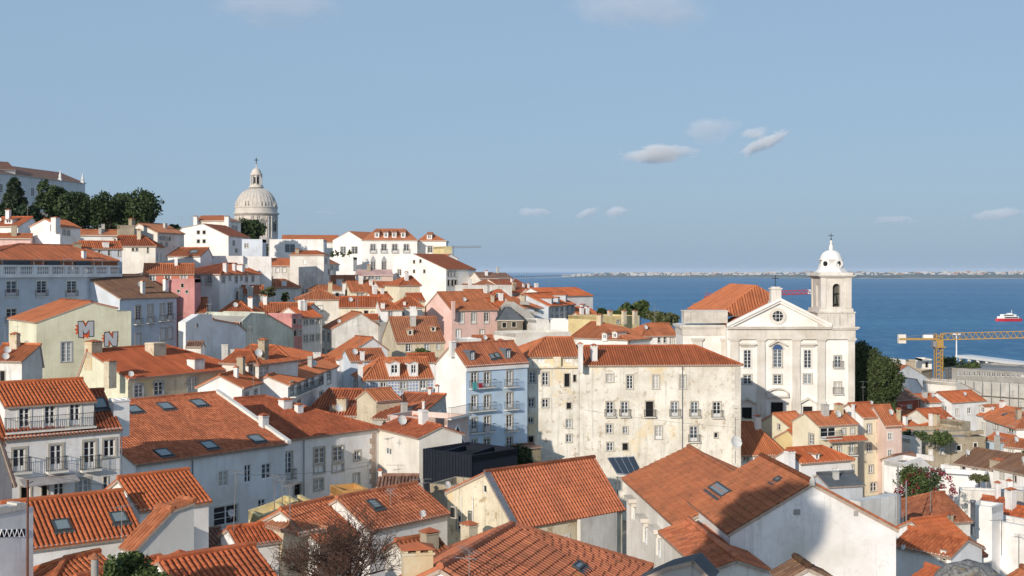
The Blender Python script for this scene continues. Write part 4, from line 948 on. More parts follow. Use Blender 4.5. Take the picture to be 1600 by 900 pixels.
house('red_roofed_house', 'small dark red roof tucked between cream and yellow houses below the palace', 'white', (584, 467, 243), (613, 466, 245), rv=(598, 457), hb=7, lod=1)
house('red_roofed_house', 'flat red roof with white upstand under the shuttered old house', 'white', (383, 453, 247), (430, 452, 248), rv=(402, 444), hb=7, lod=1)
house('red_roofed_house', 'narrow red roof wedged between the worn orange roof and the rose front', 'oldwhite', (457, 483, 213), (480, 485, 212), rv=(465, 474), hb=8, lod=1)
block('roof_terrace', 'railed grey roof terrace behind the weathered gable', 'concrete', (594, 206), (624, 207), 505, 4, hb=6, cat='terrace')
house('red_roofed_house', 'small red roof peeping behind the hatched white dish house', 'white', (556, 500, 220), (592, 499, 221), rv=(575, 492), hb=7, lod=1)
house('white_house', 'low white house with red roof and air conditioner beside the blue tiled house', 'white', (640, 566, 182), (682, 560, 183), rv=(660, 553), hb=6, lod=1)
house('small_shed', 'tiny dark roofed shed at the foot of the big blank white wall', 'oldwhite', (291, 541, 158), (314, 541, 158), rv=(301, 535), hb=5, lod=1, roof='dull', cat='shed')
for u, v, h, lab in ((352, 560, 24, 'square grey roof stack before the big blank white wall'), (366, 562, 18, 'arched grey roof stack beside the square one before the blank white wall')):
    t = thing('chimney_stack', lab, 'chimney', P(u, v, 152)); chimney_part(t, P(u, v, 152), .8, h / F * 152, 'g')
house('white_house', 'low white annex with red lean to roof behind the long iron balcony', 'white', (487, 574, 162), (526, 571, 163), rv=(505, 561), hb=7, lod=1)
house('hill_house', 'distant ochre house with flat tawny roof under the far crane', 'beige', (726, 449, 290), (744, 449, 291), rv=(735, 443), hb=7, lod=0, roof='brown')
house('hill_house', 'distant white house with chimney row at the edge of the river view', 'white', (812, 452, 286), (838, 452, 290), rv=(822, 444), hb=8, lod=0, roof='red', chim=[(818, 450, 3, 7), (826, 450, 3, 7)])
house('hill_house', 'distant cream house with wide red roof below the hill shoulder', 'warm', (800, 459, 280), (830, 459, 283), rv=(812, 449), hb=8, lod=0, roof='red', Fw=row(806, 464, 826, 464, 3, 3, 4))
house('riverside_house', 'narrow riverside house with steep orange roof behind the red roofed pair', 'warm', (878, 470, 292), (900, 470, 294), rv=(888, 460), hb=8, lod=0, roof='orange')
house('riverside_house', 'last small orange roofed house before the ochre riverside building', 'white', (916, 502, 250), (938, 502, 252), rv=(926, 488), hb=7, lod=1, roof='orange')
house('red_roofed_house', 'red roofed house with skylight between the palace yard and the cream houses', 'white', (556, 446, 285), (580, 446, 286), rv=(566, 437), hb=6, lod=1)
house('red_roofed_house', 'little red roofed house beside the dark red roof under the palace', 'cream', (640, 470, 238), (664, 469, 239), rv=(650, 459), hb=7, lod=1, roof='red')
# ---- towards the river
house('grey_roofed_ruin', 'dark stone ruin with black hipped roof beside the pink building', 'darkstone', (777, 500, 225), (817, 499, 225), rv=(794, 481), hip=(788, 797), hb=11, lod=0, roof='grey', dirt=.8, Fw=[(788, 508, 6, 8, 'x'), (803, 507, 6, 8, 'x')])
prism('grey_gable', 'rough grey gable wall rising behind the black hipped roof', 'grey', (796, 238), (838, 240), [(796, 480), (803, 472), (828, 488), (838, 500)], 'ccc', 5, hb=12, dirt=.8, Fw=[(823, 511, 5, 10, 'x')], cat='ruin')
block('old_round_block', 'stained pale block beside the stone ruin', 'oldwhite', (838, 222), (861, 223), 500, 7, hb=8, dirt=.8)
block('white_block', 'plain bright white cube between the stained block and the church side', 'white', (860, 215), (888, 215), 500, 7, hb=8, dirt=.1)
house('red_roofed_house', 'red roofed house just behind the pink building roof ridge', 'warm', (741, 474, 252), (776, 474, 254), rv=(752, 453), hb=8, lod=1)
house('red_roofed_house', 'low house with orange roof stepping down towards the grey gable', 'warm', (770, 480, 243), (803, 480, 245), rv=(785, 466), hb=8, lod=1)
house('red_roofed_house', 'house with long orange roof between grey gable and the dormered grey house', 'paleblue', (803, 481, 243), (856, 479, 246), rv=(824, 465), hip=(None, 836), hb=10, lod=1, Fw=[(838, 486, 5, 6, 'w')])
house('hip_house', 'small house with a pointed red pyramid roof under the roofline', 'warm', (767, 466, 262), (798, 466, 264), rv=(779, 452), hip=(777, 782), hb=8, lod=1, Fw=[(779, 462, 6, 7, 'w')])
gd = house('grey_house', 'grey blue house with three pointed dormers and rows of windows near the river', 'tilegrey', (857, 478, 245), (898, 475, 259), rv=(868, 457), hb=12, lod=1, dirt=.5, dorm=[(862, 476, 7, 10, 'g'), (872, 475, 7, 10, 'g'), (884, 472, 7, 11, 'g')], Fw=row(862, 484, 894, 482, 5, 4, 8) + row(862, 496, 894, 493, 5, 4, 9))
prism('gabled_house', 'white gable house with red roof just behind the grey dormered house', 'white', (816, 268), (856, 262), [(816, 459), (829, 450), (856, 463)], 'tt', 14, hb=10, lod=1, seg=1)
house('red_roofed_house', 'house with streaked red roof above the grey dormered house', 'warm', (836, 464, 272), (884, 463, 276), rv=(850, 451), hb=8, lod=1)
house('red_roofed_house', 'red roofed house nearest the river below a white tank', 'paleblue', (898, 492, 262), (936, 490, 268), rv=(912, 471), hb=9, lod=1, Fw=[(908, 498, 4, 7, 'w'), (926, 498, 4, 7, 'w')], dorm=[(912, 482, 6, 6, 'g')])
house('red_roofed_house', 'second red roofed riverside house behind the one with the white tank', 'white', (893, 476, 285), (924, 476, 288), rv=(905, 467), hb=8, lod=0, chim=[(915, 472, 4, 8)])
house('hill_house', 'distant cream house with a grey roof at the foot of the yellow block', 'warm', (750, 435, 300), (778, 435, 302), rv=(764, 425), hb=9, lod=0, roof='dull', Fw=row(755, 440, 773, 440, 3, 3, 4), chim=[(760, 430, 4, 7)])
house('hill_house', 'distant low house with brownish hipped roof on the far shoulder of the hill', 'warm', (742, 446, 285), (776, 446, 286), rv=(758, 437), hip=(755, 761), hb=8, lod=0, roof='brown')
house('hill_house', 'distant house with deep red roof at the lip of the hill', 'oldwhite', (783, 449, 285), (827, 449, 292), rv=(796, 436), hb=9, lod=0, roof='red', chim=[(800, 441, 4, 6)])
house('hill_house', 'distant grey stone house behind the hill shoulder', 'grey', (722, 440, 310), (750, 440, 312), rv=(735, 425), hb=9, lod=0, roof='dull', dirt=.6, Fw=row(727, 446, 744, 446, 3, 3, 4))
house('hill_house', 'distant pale house with tawny roof beside the grey stone house', 'warm', (775, 434, 315), (800, 434, 318), rv=(785, 426), hb=9, lod=0, roof='dull')
block('long_wall', 'long white wall below the distant hill houses', 'oldwhite', (719, 270), (800, 274), 446, 4, hb=8, cat='wall', dirt=.6)
yb = block('yellow_building', 'flat topped ochre yellow building with three chimneys by the riverside trees', 'yellow', (933, 230), (999, 236), 495, 9, hb=11, dirt=.5, Fw=[(966, 503, 5, 6, 'w')])
for u in (953, 975, 992): chimney_part(yb['root'], P(u, 497, 232.5), .8, 1.4, 'b', yb['a'])
cx = house('orange_roofed_house', 'house with broad crossing orange roofs and two white dormers before the yellow building', 'white', (893, 527, 207), (981, 533, 200), rv=(915, 503), sl=.45, hip=(905, 936), hb=9, lod=1, dorm=[(945, 530, 9, 9, 'g'), (961, 528, 9, 9, 'g')], Rw=[(983, 538, 3, 8, 'w')])
house('white_house', 'white house with hipped red roof and a row of windows beside the church', 'white', (1004, 525, 205), (1060, 523, 207), rv=(1030, 506), sl=.45, hip=(1011, None), hb=9, lod=1, Fw=[(1011, 532, 6, 10, 'w'), (1030, 531, 4, 9, 'w'), (1039, 531, 4, 9, 'w'), (1050, 532, 6, 11, 'w')])
block('terrace_wall', 'long white roof terrace wall between the blue house and the orange crossing roofs', 'warm', (806, 184), (892, 188), 521, 8, hb=9, cat='wall')
block('white_block', 'small white rooftop block behind the blue house dormers', 'white', (729, 172), (752, 173), 530, 4, hb=8)
house('red_roofed_house', 'small red roof with grey dormer tucked behind the blue house', 'white', (748, 541, 175), (778, 540, 176), rv=(762, 525), hb=7, lod=1, chim=[(782, 540, 9, 9)])
px_tree('tree', 'rounded green tree by the river beside the yellow building', 972, 506, 474, 34, 262, 'round', BROAD, 41, n=70, size=.5, per=40, trunk_h=.15)
px_tree('tree', 'taller green tree by the river with a pointed top', 1001, 506, 471, 27, 264, 'round', BROAD, 42, n=70, size=.5, per=40, trunk_h=.2)
px_tree('tree', 'low olive green tree by the church corner above the river', 1036, 508, 490, 56, 258, 'round', OLIVE, 43, n=70, size=.45, per=40, trunk_h=.1)
px_tree('bush', 'dark bush left of the riverside trees behind the ochre roof', 943, 497, 483, 20, 258, 'round', PINE, 44, n=40, size=.4, per=30, trunk_h=.1, cat='bush')
px_tree('bush', 'leafy green bush in front of the worn brown roof house', 659, 566, 545, 32, 186, 'round', BROAD, 45, n=40, size=.25, per=34, trunk_h=.1, cat='bush')
px_tree('bush', 'yellow green bush among the roofs beside the purple grey house', 418, 466, 449, 22, 222, 'round', OLIVE, 46, n=40, size=.25, per=34, trunk_h=.1, cat='bush')
px_tree('bush', 'small palm like bush on the street before the big blank white wall', 283, 540, 522, 9, 168, 'round', PINE, 47, n=26, size=.2, per=30, trunk_h=.2, cat='bush')
px_tree('bush', 'bright green bush above the green grey wall', 448, 474, 456, 16, 226, 'round', BROAD, 48, n=34, size=.25, per=34, trunk_h=.1, cat='bush')

# ================================================================== near houses on the slope
lh = house('white_house', 'white house with rooftop balcony rooms, three iron balconies and orange tiled eave', 'white', (3, 683, 80), (187, 667), rh=(3.1, 2.3), d=7, hb=13, dirt=.5, roof='red',
      Fw=[(30, 719, 19, 36, 'db', 's'), (87.5, 715, 18, 40, 'db', 's'), (140, 711, 18, 42, 'db', 's'), (171, 700, 17, 27, 'w', 's'), (130, 760, 19, 22, 'w', 's'), (165, 756, 6, 22, 'w', 's'), (92, 766, 17, 26, 'd', ''), (70, 768, 9, 28, 'x'), (40, 776, 14, 30, 'x')],
      sky=[(155, 632, 1.0, 1.1)], pipe=(189,))
ph = house('gable', 'x', 'white', (8, 633, 80.6), (147, 624), rv=(70, 597), sl=.42, hb=2.3, dirt=.35, roof='orange', corn=False, tiles=True,
      Fw=[(38, 656, 17, 38, 'd', 'w'), (78, 652, 16, 38, 'd', 'w'), (117, 647, 16, 36, 'd', 'w')], bals=[(6, 147, 675.5, .55)])
merge(ph, lh)
chimney_part(lh['root'], P(186, 655, 86.5), 1.15, 1.5, 'v', lh['a'])
m = MB(); q = hit(95, 750, lh['A'], lh['nf']); fr = (q.xy.to_3d(), lh['a'], lh['nf'])    # awning over the yard door
O, a, n = fr; zz = q.z
m.hexa([O + a * x + n * y + UP * (zz + z) for x, y, z in ((-2.8, .02, .32), (.9, .02, .32), (.9, 1.1, -.05), (-2.8, 1.1, -.05), (-2.8, .02, .38), (.9, .02, .38), (.9, 1.1, .01), (-2.8, 1.1, .01))])
m.build('awning', [simple('grey_awning', (0.40, 0.37, 0.36), .8, var=.3)], lh['root'])
prism('grey_house', 'sliver of weathered grey house wall at the frame edge beside the white house', 'grey', (-40, 66), (19, 68), [(-40, 640), (2, 690), (19, 742)], 'tt', 6, hb=12, dirt=.8)
skh = house('skylight_house', 'white house under a huge red roof with six skylights and white coping', 'white', (212, 725, 95), (446, 692), rh=(9.86, 3.74), d=15, hb=16, dirt=.25, roof='red',
      Fw=[(349, 748, 15, 25, 'w', ''), (387, 740, 10, 27, 'w', ''), (416, 736, 14, 24, 'w', ''), (353, 805, 38, 30, 'w', 'w'), (409, 792, 12, 24, 'w', '')],
      sky=[(258, 636, 1.25, 1.3), (310, 631, 1.25, 1.3), (208, 641, 1.25, 1.3), (255, 709, 1.25, 1.2), (326, 697, 1.25, 1.3), (400, 687, 1.25, 1.3)], pipe=(300,))
m = MB(); B = skh['B']; nb = skh['nb']; a = skh['a']; e0 = B - nb * .3
top = B + nb * skh['h'] + UP * (skh['zr'] - skh['ze'])
for p0, p1 in ((B - nb * .3 - UP * .1, top),):
    m.hexa([p0 - a * .05, p0 + a * .4, p1 + a * .4, p1 - a * .05, p0 - a * .05 + UP * .32, p0 + a * .4 + UP * .32, p1 + a * .4 + UP * .32, p1 - a * .05 + UP * .32])
m.build('coping', [plaster('warm', .4)], skh['roof'])
chimney_part(skh['root'], B.lerp(top, .30), .7, 1.1, 'w', a)
wh = house('white_house', 'white corner house with tall stone framed windows and hipped red roof', 'white', (443, 687, 113), (592, 668), rv=(412, 620), sl=.42, hip=(None, 414), hb=13, dirt=.25, roof='red',
      Fw=[(450, 728, 12, 42, 'db', 's'), (499, 712, 16, 24, 'w', 's'), (528, 709, 15, 22, 'w', 's'), (558, 712, 8, 14, 'w', 's'), (498, 757, 13, 17, 'w', 's'), (557, 748, 8, 16, 's', 's'), (465, 765, 10, 18, 'x', 's'), (499, 733, 16, 11, 's', 's'), (528, 731, 16, 11, 's', 's')], pipe=(474,), chim=[(446, 637, 17, 13, 'w'), (467, 645, 11, 13, 'w')])
m = MB(); z = wh['ze'] - .5; fr = (wh['B'].xy.to_3d(), wh['a'], wh['nf']); k = 0     # stone quoins in the inner corner
while z > wh['zb'] + 4:
    w = .75 if k % 2 else .45; q = MB(); q.box(fr, -w - .5, -.45, -.05, .06, z - .46, z); q.build('quoin', [simple('pink_stone', (0.50, 0.40, 0.33), .85, var=.3)], wh['root']); z -= .5; k += 1
house('white_house', 'sunlit white house wall with one small window turned towards the corner house', 'warm', (592, 668, 121.8), (655, 683), rv=(618, 651), sl=.36, hb=13, dirt=.35, roof='red', Fw=[(607, 705, 9, 11, 'w', '')], ant=[(606, 690, 5)])
house('red_roofed_house', 'lower house showing only a red slope behind the sunlit white wall', 'grey', (583, 655, 133), (648, 672, 121), rv=(600, 636), sl=.4, hb=8, dirt=.5, roof='red')
house('terrace_house', 'house with sun bleached red roofs around a small rooftop patio', 'warm', (478, 648, 141), (579, 645, 140), rv=(545, 609), sl=.5, hip=(514, 566), hb=8, dirt=.5, roof='red', chim=[(523, 640, 14, 8, 's'), (535, 640, 15, 18, 'b')], ant=[(520, 622, 26), (558, 650, 20)], lod=1)
gg = prism('gabled_house', 'grey rendered gable house with red roof and small white stacks', 'grey', (648, 128), (700, 136), [(648, 656), (696, 617), (699, 655)], 't.', 5, hb=13, dirt=.7, seg=0, roof='red', Fw=[(688, 646, 7, 12, 's', '')], chim=[(662, 640, 4, 14, 'w'), (683, 615, 5, 12, 'w'), (672, 617, 5, 10, 'w')], dorm=[(634, 645, 8, 10, 'g')])
house('small_roof_house', 'small tile roofed wash house before the blue tiled house', 'beige', (588, 626, 131), (625, 619, 133), rv=(600, 608), sl=.5, hb=6, dirt=.6, lod=1)
trw = block('niche_house', 'pinkish house wall with a white framed triangular opening and terrace above', 'palepink', (699, 121), (733, 125), 655, 7, hb=12, dirt=.5)
for nm, tri, mt, y in (('niche_frame', [(704, 695), (727, 694), (714.5, 660)], WHITE_WOOD, .05), ('niche', [(706.3, 693), (724.6, 692.3), (714.6, 666)], DARK, .06)):
    O, a, n = trw['frF']; q = [hit(u, v, O, n) for u, v in tri]; m = MB()
    m.faces([p + n * y for p in q] + [p - n * .02 for p in q], ((0, 1, 2), (3, 4, 5), (0, 1, 4, 3), (1, 2, 5, 4), (2, 0, 3, 5))); m.build(nm, [mt], trw['root'])
q0 = hit(700, 655, *trw['frF'][::2]); balcony(trw['root'], trw['frF'], .1, trw['L'] - .1, q0.z + .05, .4, 1.1)
# dark clad workshop
NAVY = simple('navy_cladding', (0.016, 0.020, 0.032), .6, var=.35)
ws = block('workshop', 'black metal clad workshop box with open top in the middle of the roofs', 'navy', (662, 110), (737, 106), 702, 6, hb=9, dirt=.3, cat='workshop')
O, a, n = ws['frF']; zt = P(662, 699, 110).z
m = MB(); L = ws['L']; k = 0; x = 0
m.box((O.xy.to_3d(), a, n), -.05, L + .05, .01, .05, ws['zb'] - 1, zt - .12); m.box((ws['frL'][0].xy.to_3d(), ws['frL'][1], ws['frL'][2]), -.05, 6.05, .01, .05, ws['zb'] - 1, zt - .12)
m.build('cladding', [NAVY], ws['root'])
while x < L:
    m = MB(); m.box((O.xy.to_3d(), a, n), x, x + .14, .051, .10, ws['zb'] - 1, zt - .1); m.build('rib', [NAVY], ws['root']); x += .36
block('yard_wall', 'low brownish yard wall in front of the black workshop', 'stone', (672, 101), (770, 98), 756, 4, hb=6, dirt=.7, cat='wall')
block('zinc_yard_wall', 'grey zinc panelled yard wall joined to the black workshop', 'navy', (738, 108), (771, 112), 709, 3, hb=8, dirt=.3, cat='wall')
bl = house('blue_house', 'tall light blue house with white gable, iron balconies and arched dormers', 'blue', (728, 571, 150), (824, 565), rh=(2.9, 2.45), d=6.2, auto=False, hb=16, dirt=.05, lwall='white', roof='red', lod=1,
      Fw=[(741, 592, 9, 20, 'd', 's'), (761, 593, 9, 22, 'd', 's'), (796, 591, 9, 22, 'd', 's'), (741, 629, 8, 22, 'd', 's'), (761, 629, 9, 22, 'd', 's'), (796, 625, 9, 23, 'd', 's'),
          (741, 664, 8, 22, 'd', 's'), (761, 662, 9, 22, 'd', 's'), (796, 660, 9, 23, 'd', 's'), (741, 697, 8, 20, 'd', 's'), (761, 696, 9, 22, 'd', 's'), (796, 694, 9, 22, 'd', 's')],
      bals=[(733, 772, 607, .6), (733, 772, 643, .6), (733, 771, 677, .6), (788, 807, 605, .6), (788, 807, 640, .6), (788, 807, 674, .6), (788, 807, 706, .6)],
      dorm=[(737, 563, 10, 14, 'a'), (793, 560, 10, 14, 'a')], sky=[(768, 558, .8, .9), (776, 556, .8, .9)], chim=[(707, 543, 9, 10, 'v')])
m = MB(); fr = (bl['A'].xy.to_3d(), bl['a'], bl['nf']); m.box(fr, -.05, bl['L'] + .05, .01, .22, bl['ze'] - .75, bl['ze'] - .27); m.build('frieze', [plaster('white', .1)], bl['root'])
for u, v, w, h, c, lab in ((742, 603, 8, 12, (0.10, 0.42, 0.42), 'striped teal towel hung over the top balcony of the blue house'), (751, 602, 7, 7, (0.45, 0.02, 0.03), 'red cloth hung beside the teal towel on the blue house'), (762, 671, 9, 12, (0.62, 0.56, 0.56), 'pale patterned sheet hung over the third balcony of the blue house')):
    p = hit(u, v, bl['A'] + bl['nf'] * .66, bl['nf']); ww = w / F * p.y; hh = h / F * p.y; fr = (p.xy.to_3d(), bl['a'], bl['nf']); m = MB()
    for k in range(8):
        x0 = -ww / 2 + ww * k / 8; y = .02 * math.sin(k * 1.9)
        m.box(fr, x0, x0 + ww / 8, y, y + .02, p.z - hh * (.5 + .06 * math.sin(k * 1.3)), p.z + hh / 2)
    o = m.build('hanging_cloth', [simple('cloth_%d' % u, c, .95, var=.25, scale=8)], None, origin=p); o['label'] = lab; o['category'] = 'laundry'
px_tree('tree', 'dark leafy tree at the foot of the blue house', 812, 742, 700, 58, 140, 'round', PINE, 51, n=80, size=.18, per=60, trunk_h=.1, depth=2.0)
# ---- old convent block
cr = house('convent', 'long weathered cream convent with six balconies and peeling plaster below the church', 'oldcream', (905, 570.5, 160), (1157, 570.5, 161.5), rv=(1000, 541), sl=.45, hip=(None, 1087), hb=15, dirt=.62, auto=False, lod=1, roof='orange',
      Fw=[(953, 591, 10, 12, 'w', 's'), (984, 597, 9, 21, 'w', 's'), (1025, 597, 9, 21, 'w', 's'), (1067, 597, 9, 21, 'w', 's'),
          (953, 639, 10, 22, 'db', 's'), (976, 639, 10, 22, 'db', 's'), (1015, 639, 12, 24, 'xb', 's'), (1054, 639, 11, 23, 'db', 's'), (1085, 639, 11, 23, 'db', 's'), (1120, 640, 12, 23, 'db', 's'),
          (952, 670, 9, 14, 'w', 's'), (977, 672, 7, 11, 'w', 's'), (1029, 676, 11, 20, 'd', 's'), (1084, 678, 12, 24, 'db', 's'), (1119, 680, 6, 8, 'w', 's'), (953, 698, 9, 13, 'w', 's'), (977, 698, 8, 11, 'x', 's'), (1150, 640, 4, 8, 'x')],
      chim=[(928, 563, 10, 24, 'w')], pipe=(1066,), cat='convent')
c2 = house('wing', 'x', 'oldcream', (826, 557, 159), (904.6, 557, 159.9), rv=(870, 528), sl=.45, hip=(852, None), hb=15, dirt=.75, auto=False, lod=1, roof='orange', corn=False, d=14,
      Fw=[(832, 590, 9, 17, 'w', 's'), (852, 592, 9, 20, 'w', 's'), (886, 594, 8, 20, 'x', 's'), (898, 591, 5, 11, 'x'), (830, 629, 9, 13, 'w', 's'), (852, 630, 9, 13, 'w', 's'), (889, 634, 7, 9, 'x'), (829, 657, 8, 8, 'w', 's'), (889, 662, 8, 13, 'w', 's'), (889, 685, 8, 12, 'w', 's'), (829, 690, 9, 17, 'x', 's'), (845, 563, 12, 7, 's', ''), (888, 562, 12, 7, 's', '')],
      chim=[(907, 565, 7, 28, 'w')], rwall='warm')
merge(c2, cr)
m = MB(); fr = (c2['A'].xy.to_3d(), c2['a'], c2['nf']); m.box(fr, -.3, c2['L'], .005, .35, c2['ze'] - 1.55, c2['ze'] - 1.3); m.box(fr, 3.2, 4.2, .004, .5, c2['ze'] - 1.4, c2['ze'] - .05); m.build('ledge', [plaster('oldcream', .8)], cr['root'])
m = MB(); fr = (cr['B'].xy.to_3d(), cr['a'], cr['nf']); z = cr['ze'] - .4; k = 0
while z > cr['zb'] + 1:
    w = 1.2 if k % 2 else .8; q = MB(); q.box(fr, -w, .05, -.03, .05, z - .5, z - .02); q.build('quoin', [plaster('churchstone', .7)], cr['root']); z -= .55; k += 1
house('stone_terrace', 'small stone terrace corner with pots at the joint of blue house and convent', 'stone', (815, 701, 152), (845, 697, 154), rv=(828, 694), sl=.1, hb=5, d=2, roof='dull', dirt=.7, lod=0, corn=False, cat='terrace')
# ---- cream gabled house with solar panels
c1 = prism('gabled_house', 'stained cream gable house with long salmon roof and dark verge', 'cream', (699, 80.2), (803, 75), [(699, 768), (759, 739), (803, 821)], 'tt', 9.45, hb=9, dirt=.8, seg=1, roof='salmon', tiles=[1],
      Fw=[(757, 764, 6, 12, 'w', ''), (717, 817, 8, 24, 'w', 's')], Rw=[(879, 848, 17, 18, 'w', 'w')])
m = MB(); O, a, n = c1['frF']; out = c1['out']; p = [O + a * s + UP * z for s, z in out]
m.hexa([p[1] - n * .25 + UP * .05, p[1] + n * .16 + UP * .05, p[2] + n * .16 + a * .2 - UP * .15, p[2] - n * .25 + a * .2 - UP * .15, p[1] - n * .25 + UP * .2, p[1] + n * .16 + UP * .2, p[2] + n * .16 + a * .2, p[2] - n * .25 + a * .2])
m.build('verge', [ZINC], c1['roof'])
chimney_part(c1['root'], P(733, 846, 74.6), .85, 1.1, 'b', a); m = MB()
for u in (740, 722):
    q = hit(u, 800, O, n); m.tube(q + n * .06 - UP * 4, q + n * .06 + UP * 1.0, .035, n=5)
m.build('pipe', [WHITE_WOOD], c1['root']); dish_part(c1['root'], P(700, 757, 80.5), .46); dish_part(c1['root'], P(699, 772, 80.2), .42)
block('stained_wall', 'tall streaked grey white party wall under the eave of the salmon roof', 'oldwhite', (907, 78.0), (964, 80.4), 812, .3, hb=7, dirt=.9, cat='wall')
sp = thing('solar_array', 'array of four framed solar panels leaning on a rail behind the salmon roof', 'solar panels', P(975, 745, 84))
for k in range(4):
    m = MB(); u0 = 948 + k * 10.5; p0 = P(u0 + 16, 744 + 1.2 * k - 4, 82.5); p1 = P(u0 + 26.5, 745 - 4 + 1.2 * k, 82.5); p3 = P(u0 + 1, 715 - .5 * k, 84.5); p2 = P(u0 + 11, 714 - .5 * k, 84.5)
    nn = (p1 - p0).cross(p3 - p0).normalized(); nn = nn if nn.z > 0 else -nn
    m.hexa([p0 - nn * .06, p1 - nn * .06, p2 - nn * .06, p3 - nn * .06, p0, p1, p2, p3]); fo_ = m.build('panel_frame', [simple('alu_frame', (0.5, 0.5, 0.5), .4, .6)], sp)
    g = MB(); c = (p0 + p1 + p2 + p3) / 4; g.poly([c + (x - c) * .92 + nn * .006 for x in (p0, p1, p2, p3)]); g.build('pane', [simple('solar_cell', (0.03, 0.04, 0.055), .15, 0, spec=.6)], fo_)
m = MB(); m.tube(P(965, 748, 82.6) - UP * 1.2, P(965, 744, 82.6), .04, n=5); m.tube(P(1000, 749, 82.6) - UP * 1.2, P(1000, 745, 82.6), .04, n=5); m.tube(P(962, 746, 82.6), P(1004, 748, 82.6), .04, n=5); m.build('rail', [METAL], sp)
# ---- brown roofed long house and white gable
c2b = house('long_house', 'white house with long lichen brown roof and tall hooded windows along its flank', 'warm', (979, 746, 75.8), (1060, 818), rv=(1080, 702), sl=.45, hb=8, dirt=.55, roof='brown', tiles=True, lich=.35,
      Fw=[(989, 798, 5, 30, 'd', ''), (1008, 833, 7, 36, 'd', ''), (1029, 850, 8, 42, 'd', '')])
for u, v in ((991, 779), (1010, 809), (1031, 826)):
    q = hit(u, v, c2b['A'], c2b['nf']); fr = (q.xy.to_3d(), c2b['a'], c2b['nf']); m = MB(); m.box(fr, -.75, .75, .01, .5, q.z - .14, q.z + .1); m.box(fr, -.6, .6, .01, .3, q.z - .4, q.z - .13); m.build('hood', [plaster('stonewhite', .6)], c2b['root'])
c3 = prism('white_gable_house', 'big white gable house with cracked wall, mossy ridge and long skylight', 'white', (1141, 56), (1400, 56.7), [(1141, 832), (1269, 755), (1400, 826)], 'tt', 8, hb=8, dirt=.55, seg=0, roof='brown', tiles=[0], lich=.45, oh=.15, fo=.05,
      sky=[(1126, 768, 2.7, .62), (1217, 752, .55, .35)])
O, a, n = c3['frF']
for u, v, w, h in ((1245, 800, .30, .26), (1337, 802, .2, .24), (1164, 887, .26, .3)):
    q = hit(u, v, O, n); m = MB(); fr = (q.xy.to_3d(), a, n)
    m.box(fr, -w / 2, w / 2, .005, .04, q.z - h / 2, q.z + h / 2)
    for k in range(4): m.box(fr, -w / 2 + .03, w / 2 - .03, .041, .06, q.z - h / 2 + h * (k + .2) / 4, q.z - h / 2 + h * (k + .55) / 4)
    m.build('vent', [simple('vent_grey', (0.36, 0.35, 0.33), .8)], c3['root'])
m = MB(); q = hit(1269, 750, O, n); m.lathe(q + n * .05 + UP * -.25, [(.14, 0), (.14, .25), (.10, .3), (.05, .5), (0, .55)], 6); m.build('finial', [plaster('grey', .7)], c3['root'])
lt = house('leanto', 'x', 'warm', (1037, 829, 60.4), (1106, 891), rv=(1075, 814), sl=.35, hb=5, dirt=.6, roof='red', lich=.5, corn=False)
# keep only a lean-to of the roof: the back slope meets the gable house wall
merge(lt, c3)
house('hip_house', 'mossy salmon hipped roof with aerial at the very bottom of the view', 'white', (880, 1008, 41.4), (1007, 883), rh=(4.5, 2.25), hip=(None, 800), hb=6, dirt=.5, roof='salmon', tiles=True, tlift=.035, lich=.45, ant=[(733, 905, 45)], sky=[(902, 888, .9, .35)])
st = thing('chimney_stack', 'rendered square chimney stack with brick topped flue beside the mossy hipped roof', 'chimney', P(652, 915, 44)); chimney_part(st, P(652, 915, 44), 1.05, 1.38, 'b', Vector((.98, .2, 0)), .8)
prism('stone_coping', 'grey weathered rounded wall top at the bottom beside the hooded windows', 'grey', (995, 46), (1112, 45), [(992, 908), (1040, 886), (1085, 875), (1114, 906)], 'ttt', 1.2, hb=4, dirt=.9, cat='wall', roof='grey', lod=0, lich=.3, oh=.0)
prism('small_gable', 'tip of a small tiled gable with cracked mortar below the white gable wall', 'oldwhite', (1222, 46), (1302, 46.2), [(1222, 908), (1261, 886), (1302, 906)], 'tt', 1.3, hb=4, dirt=.9, roof='old', lich=.5, oh=.05)
# ---- central low roofs
house('red_roofed_house', 'house with ridged red roof, skylight and dishes beside the cream gable', 'white', (578, 826, 72), (699, 800), rv=(622, 762), sl=.5, hb=7, roof='red', dirt=.4, lich=.15, sky=[(584, 790, .7, .9)], ant=[(610, 792, 28), (662, 772, 24)], Rw=[(710, 800, 5, 14, 'x')])
house('red_roofed_house', 'house with orange roof and white coping next to the zinc canopy', 'white', (500, 848, 70), (577, 827), rv=(520, 779), sl=.5, hb=7, roof='red', dirt=.4)
house('small_roof_house', 'brown roofed shed with square stone stack before the cream gable', 'stonewhite', (640, 872, 60), (700, 862), rv=(690, 836), sl=.5, hb=6, roof='brown', dirt=.6, chim=[(671, 856, 23, 26, 's')], dish=[(661, 812, 11)], lich=.3)
house('white_house', 'small white house with lean to red roof squeezed against the corner house', 'white', (590, 760, 92), (650, 764, 92), rv=(612, 744), sl=.4, hb=6, roof='dull', dirt=.3, chim=[(594, 745, 5, 10, 'w')], ant=[(622, 752, 26)])
block('ochre_shed', 'ochre orange lean to wall before the corner house', 'ochre', (535, 96), (576, 97), 768, 3, hb=4, cat='shed')
prism('ochre_wall', 'mouldy yellow stepped parapet wall with zinc canopy on top', 'yellow', (404, 82), (500, 84), [(404, 808), (444, 794), (462, 784), (486, 797), (500, 815)], 'ccct', 2.5, hb=8, dirt=.9, roof='grey', cat='wall')
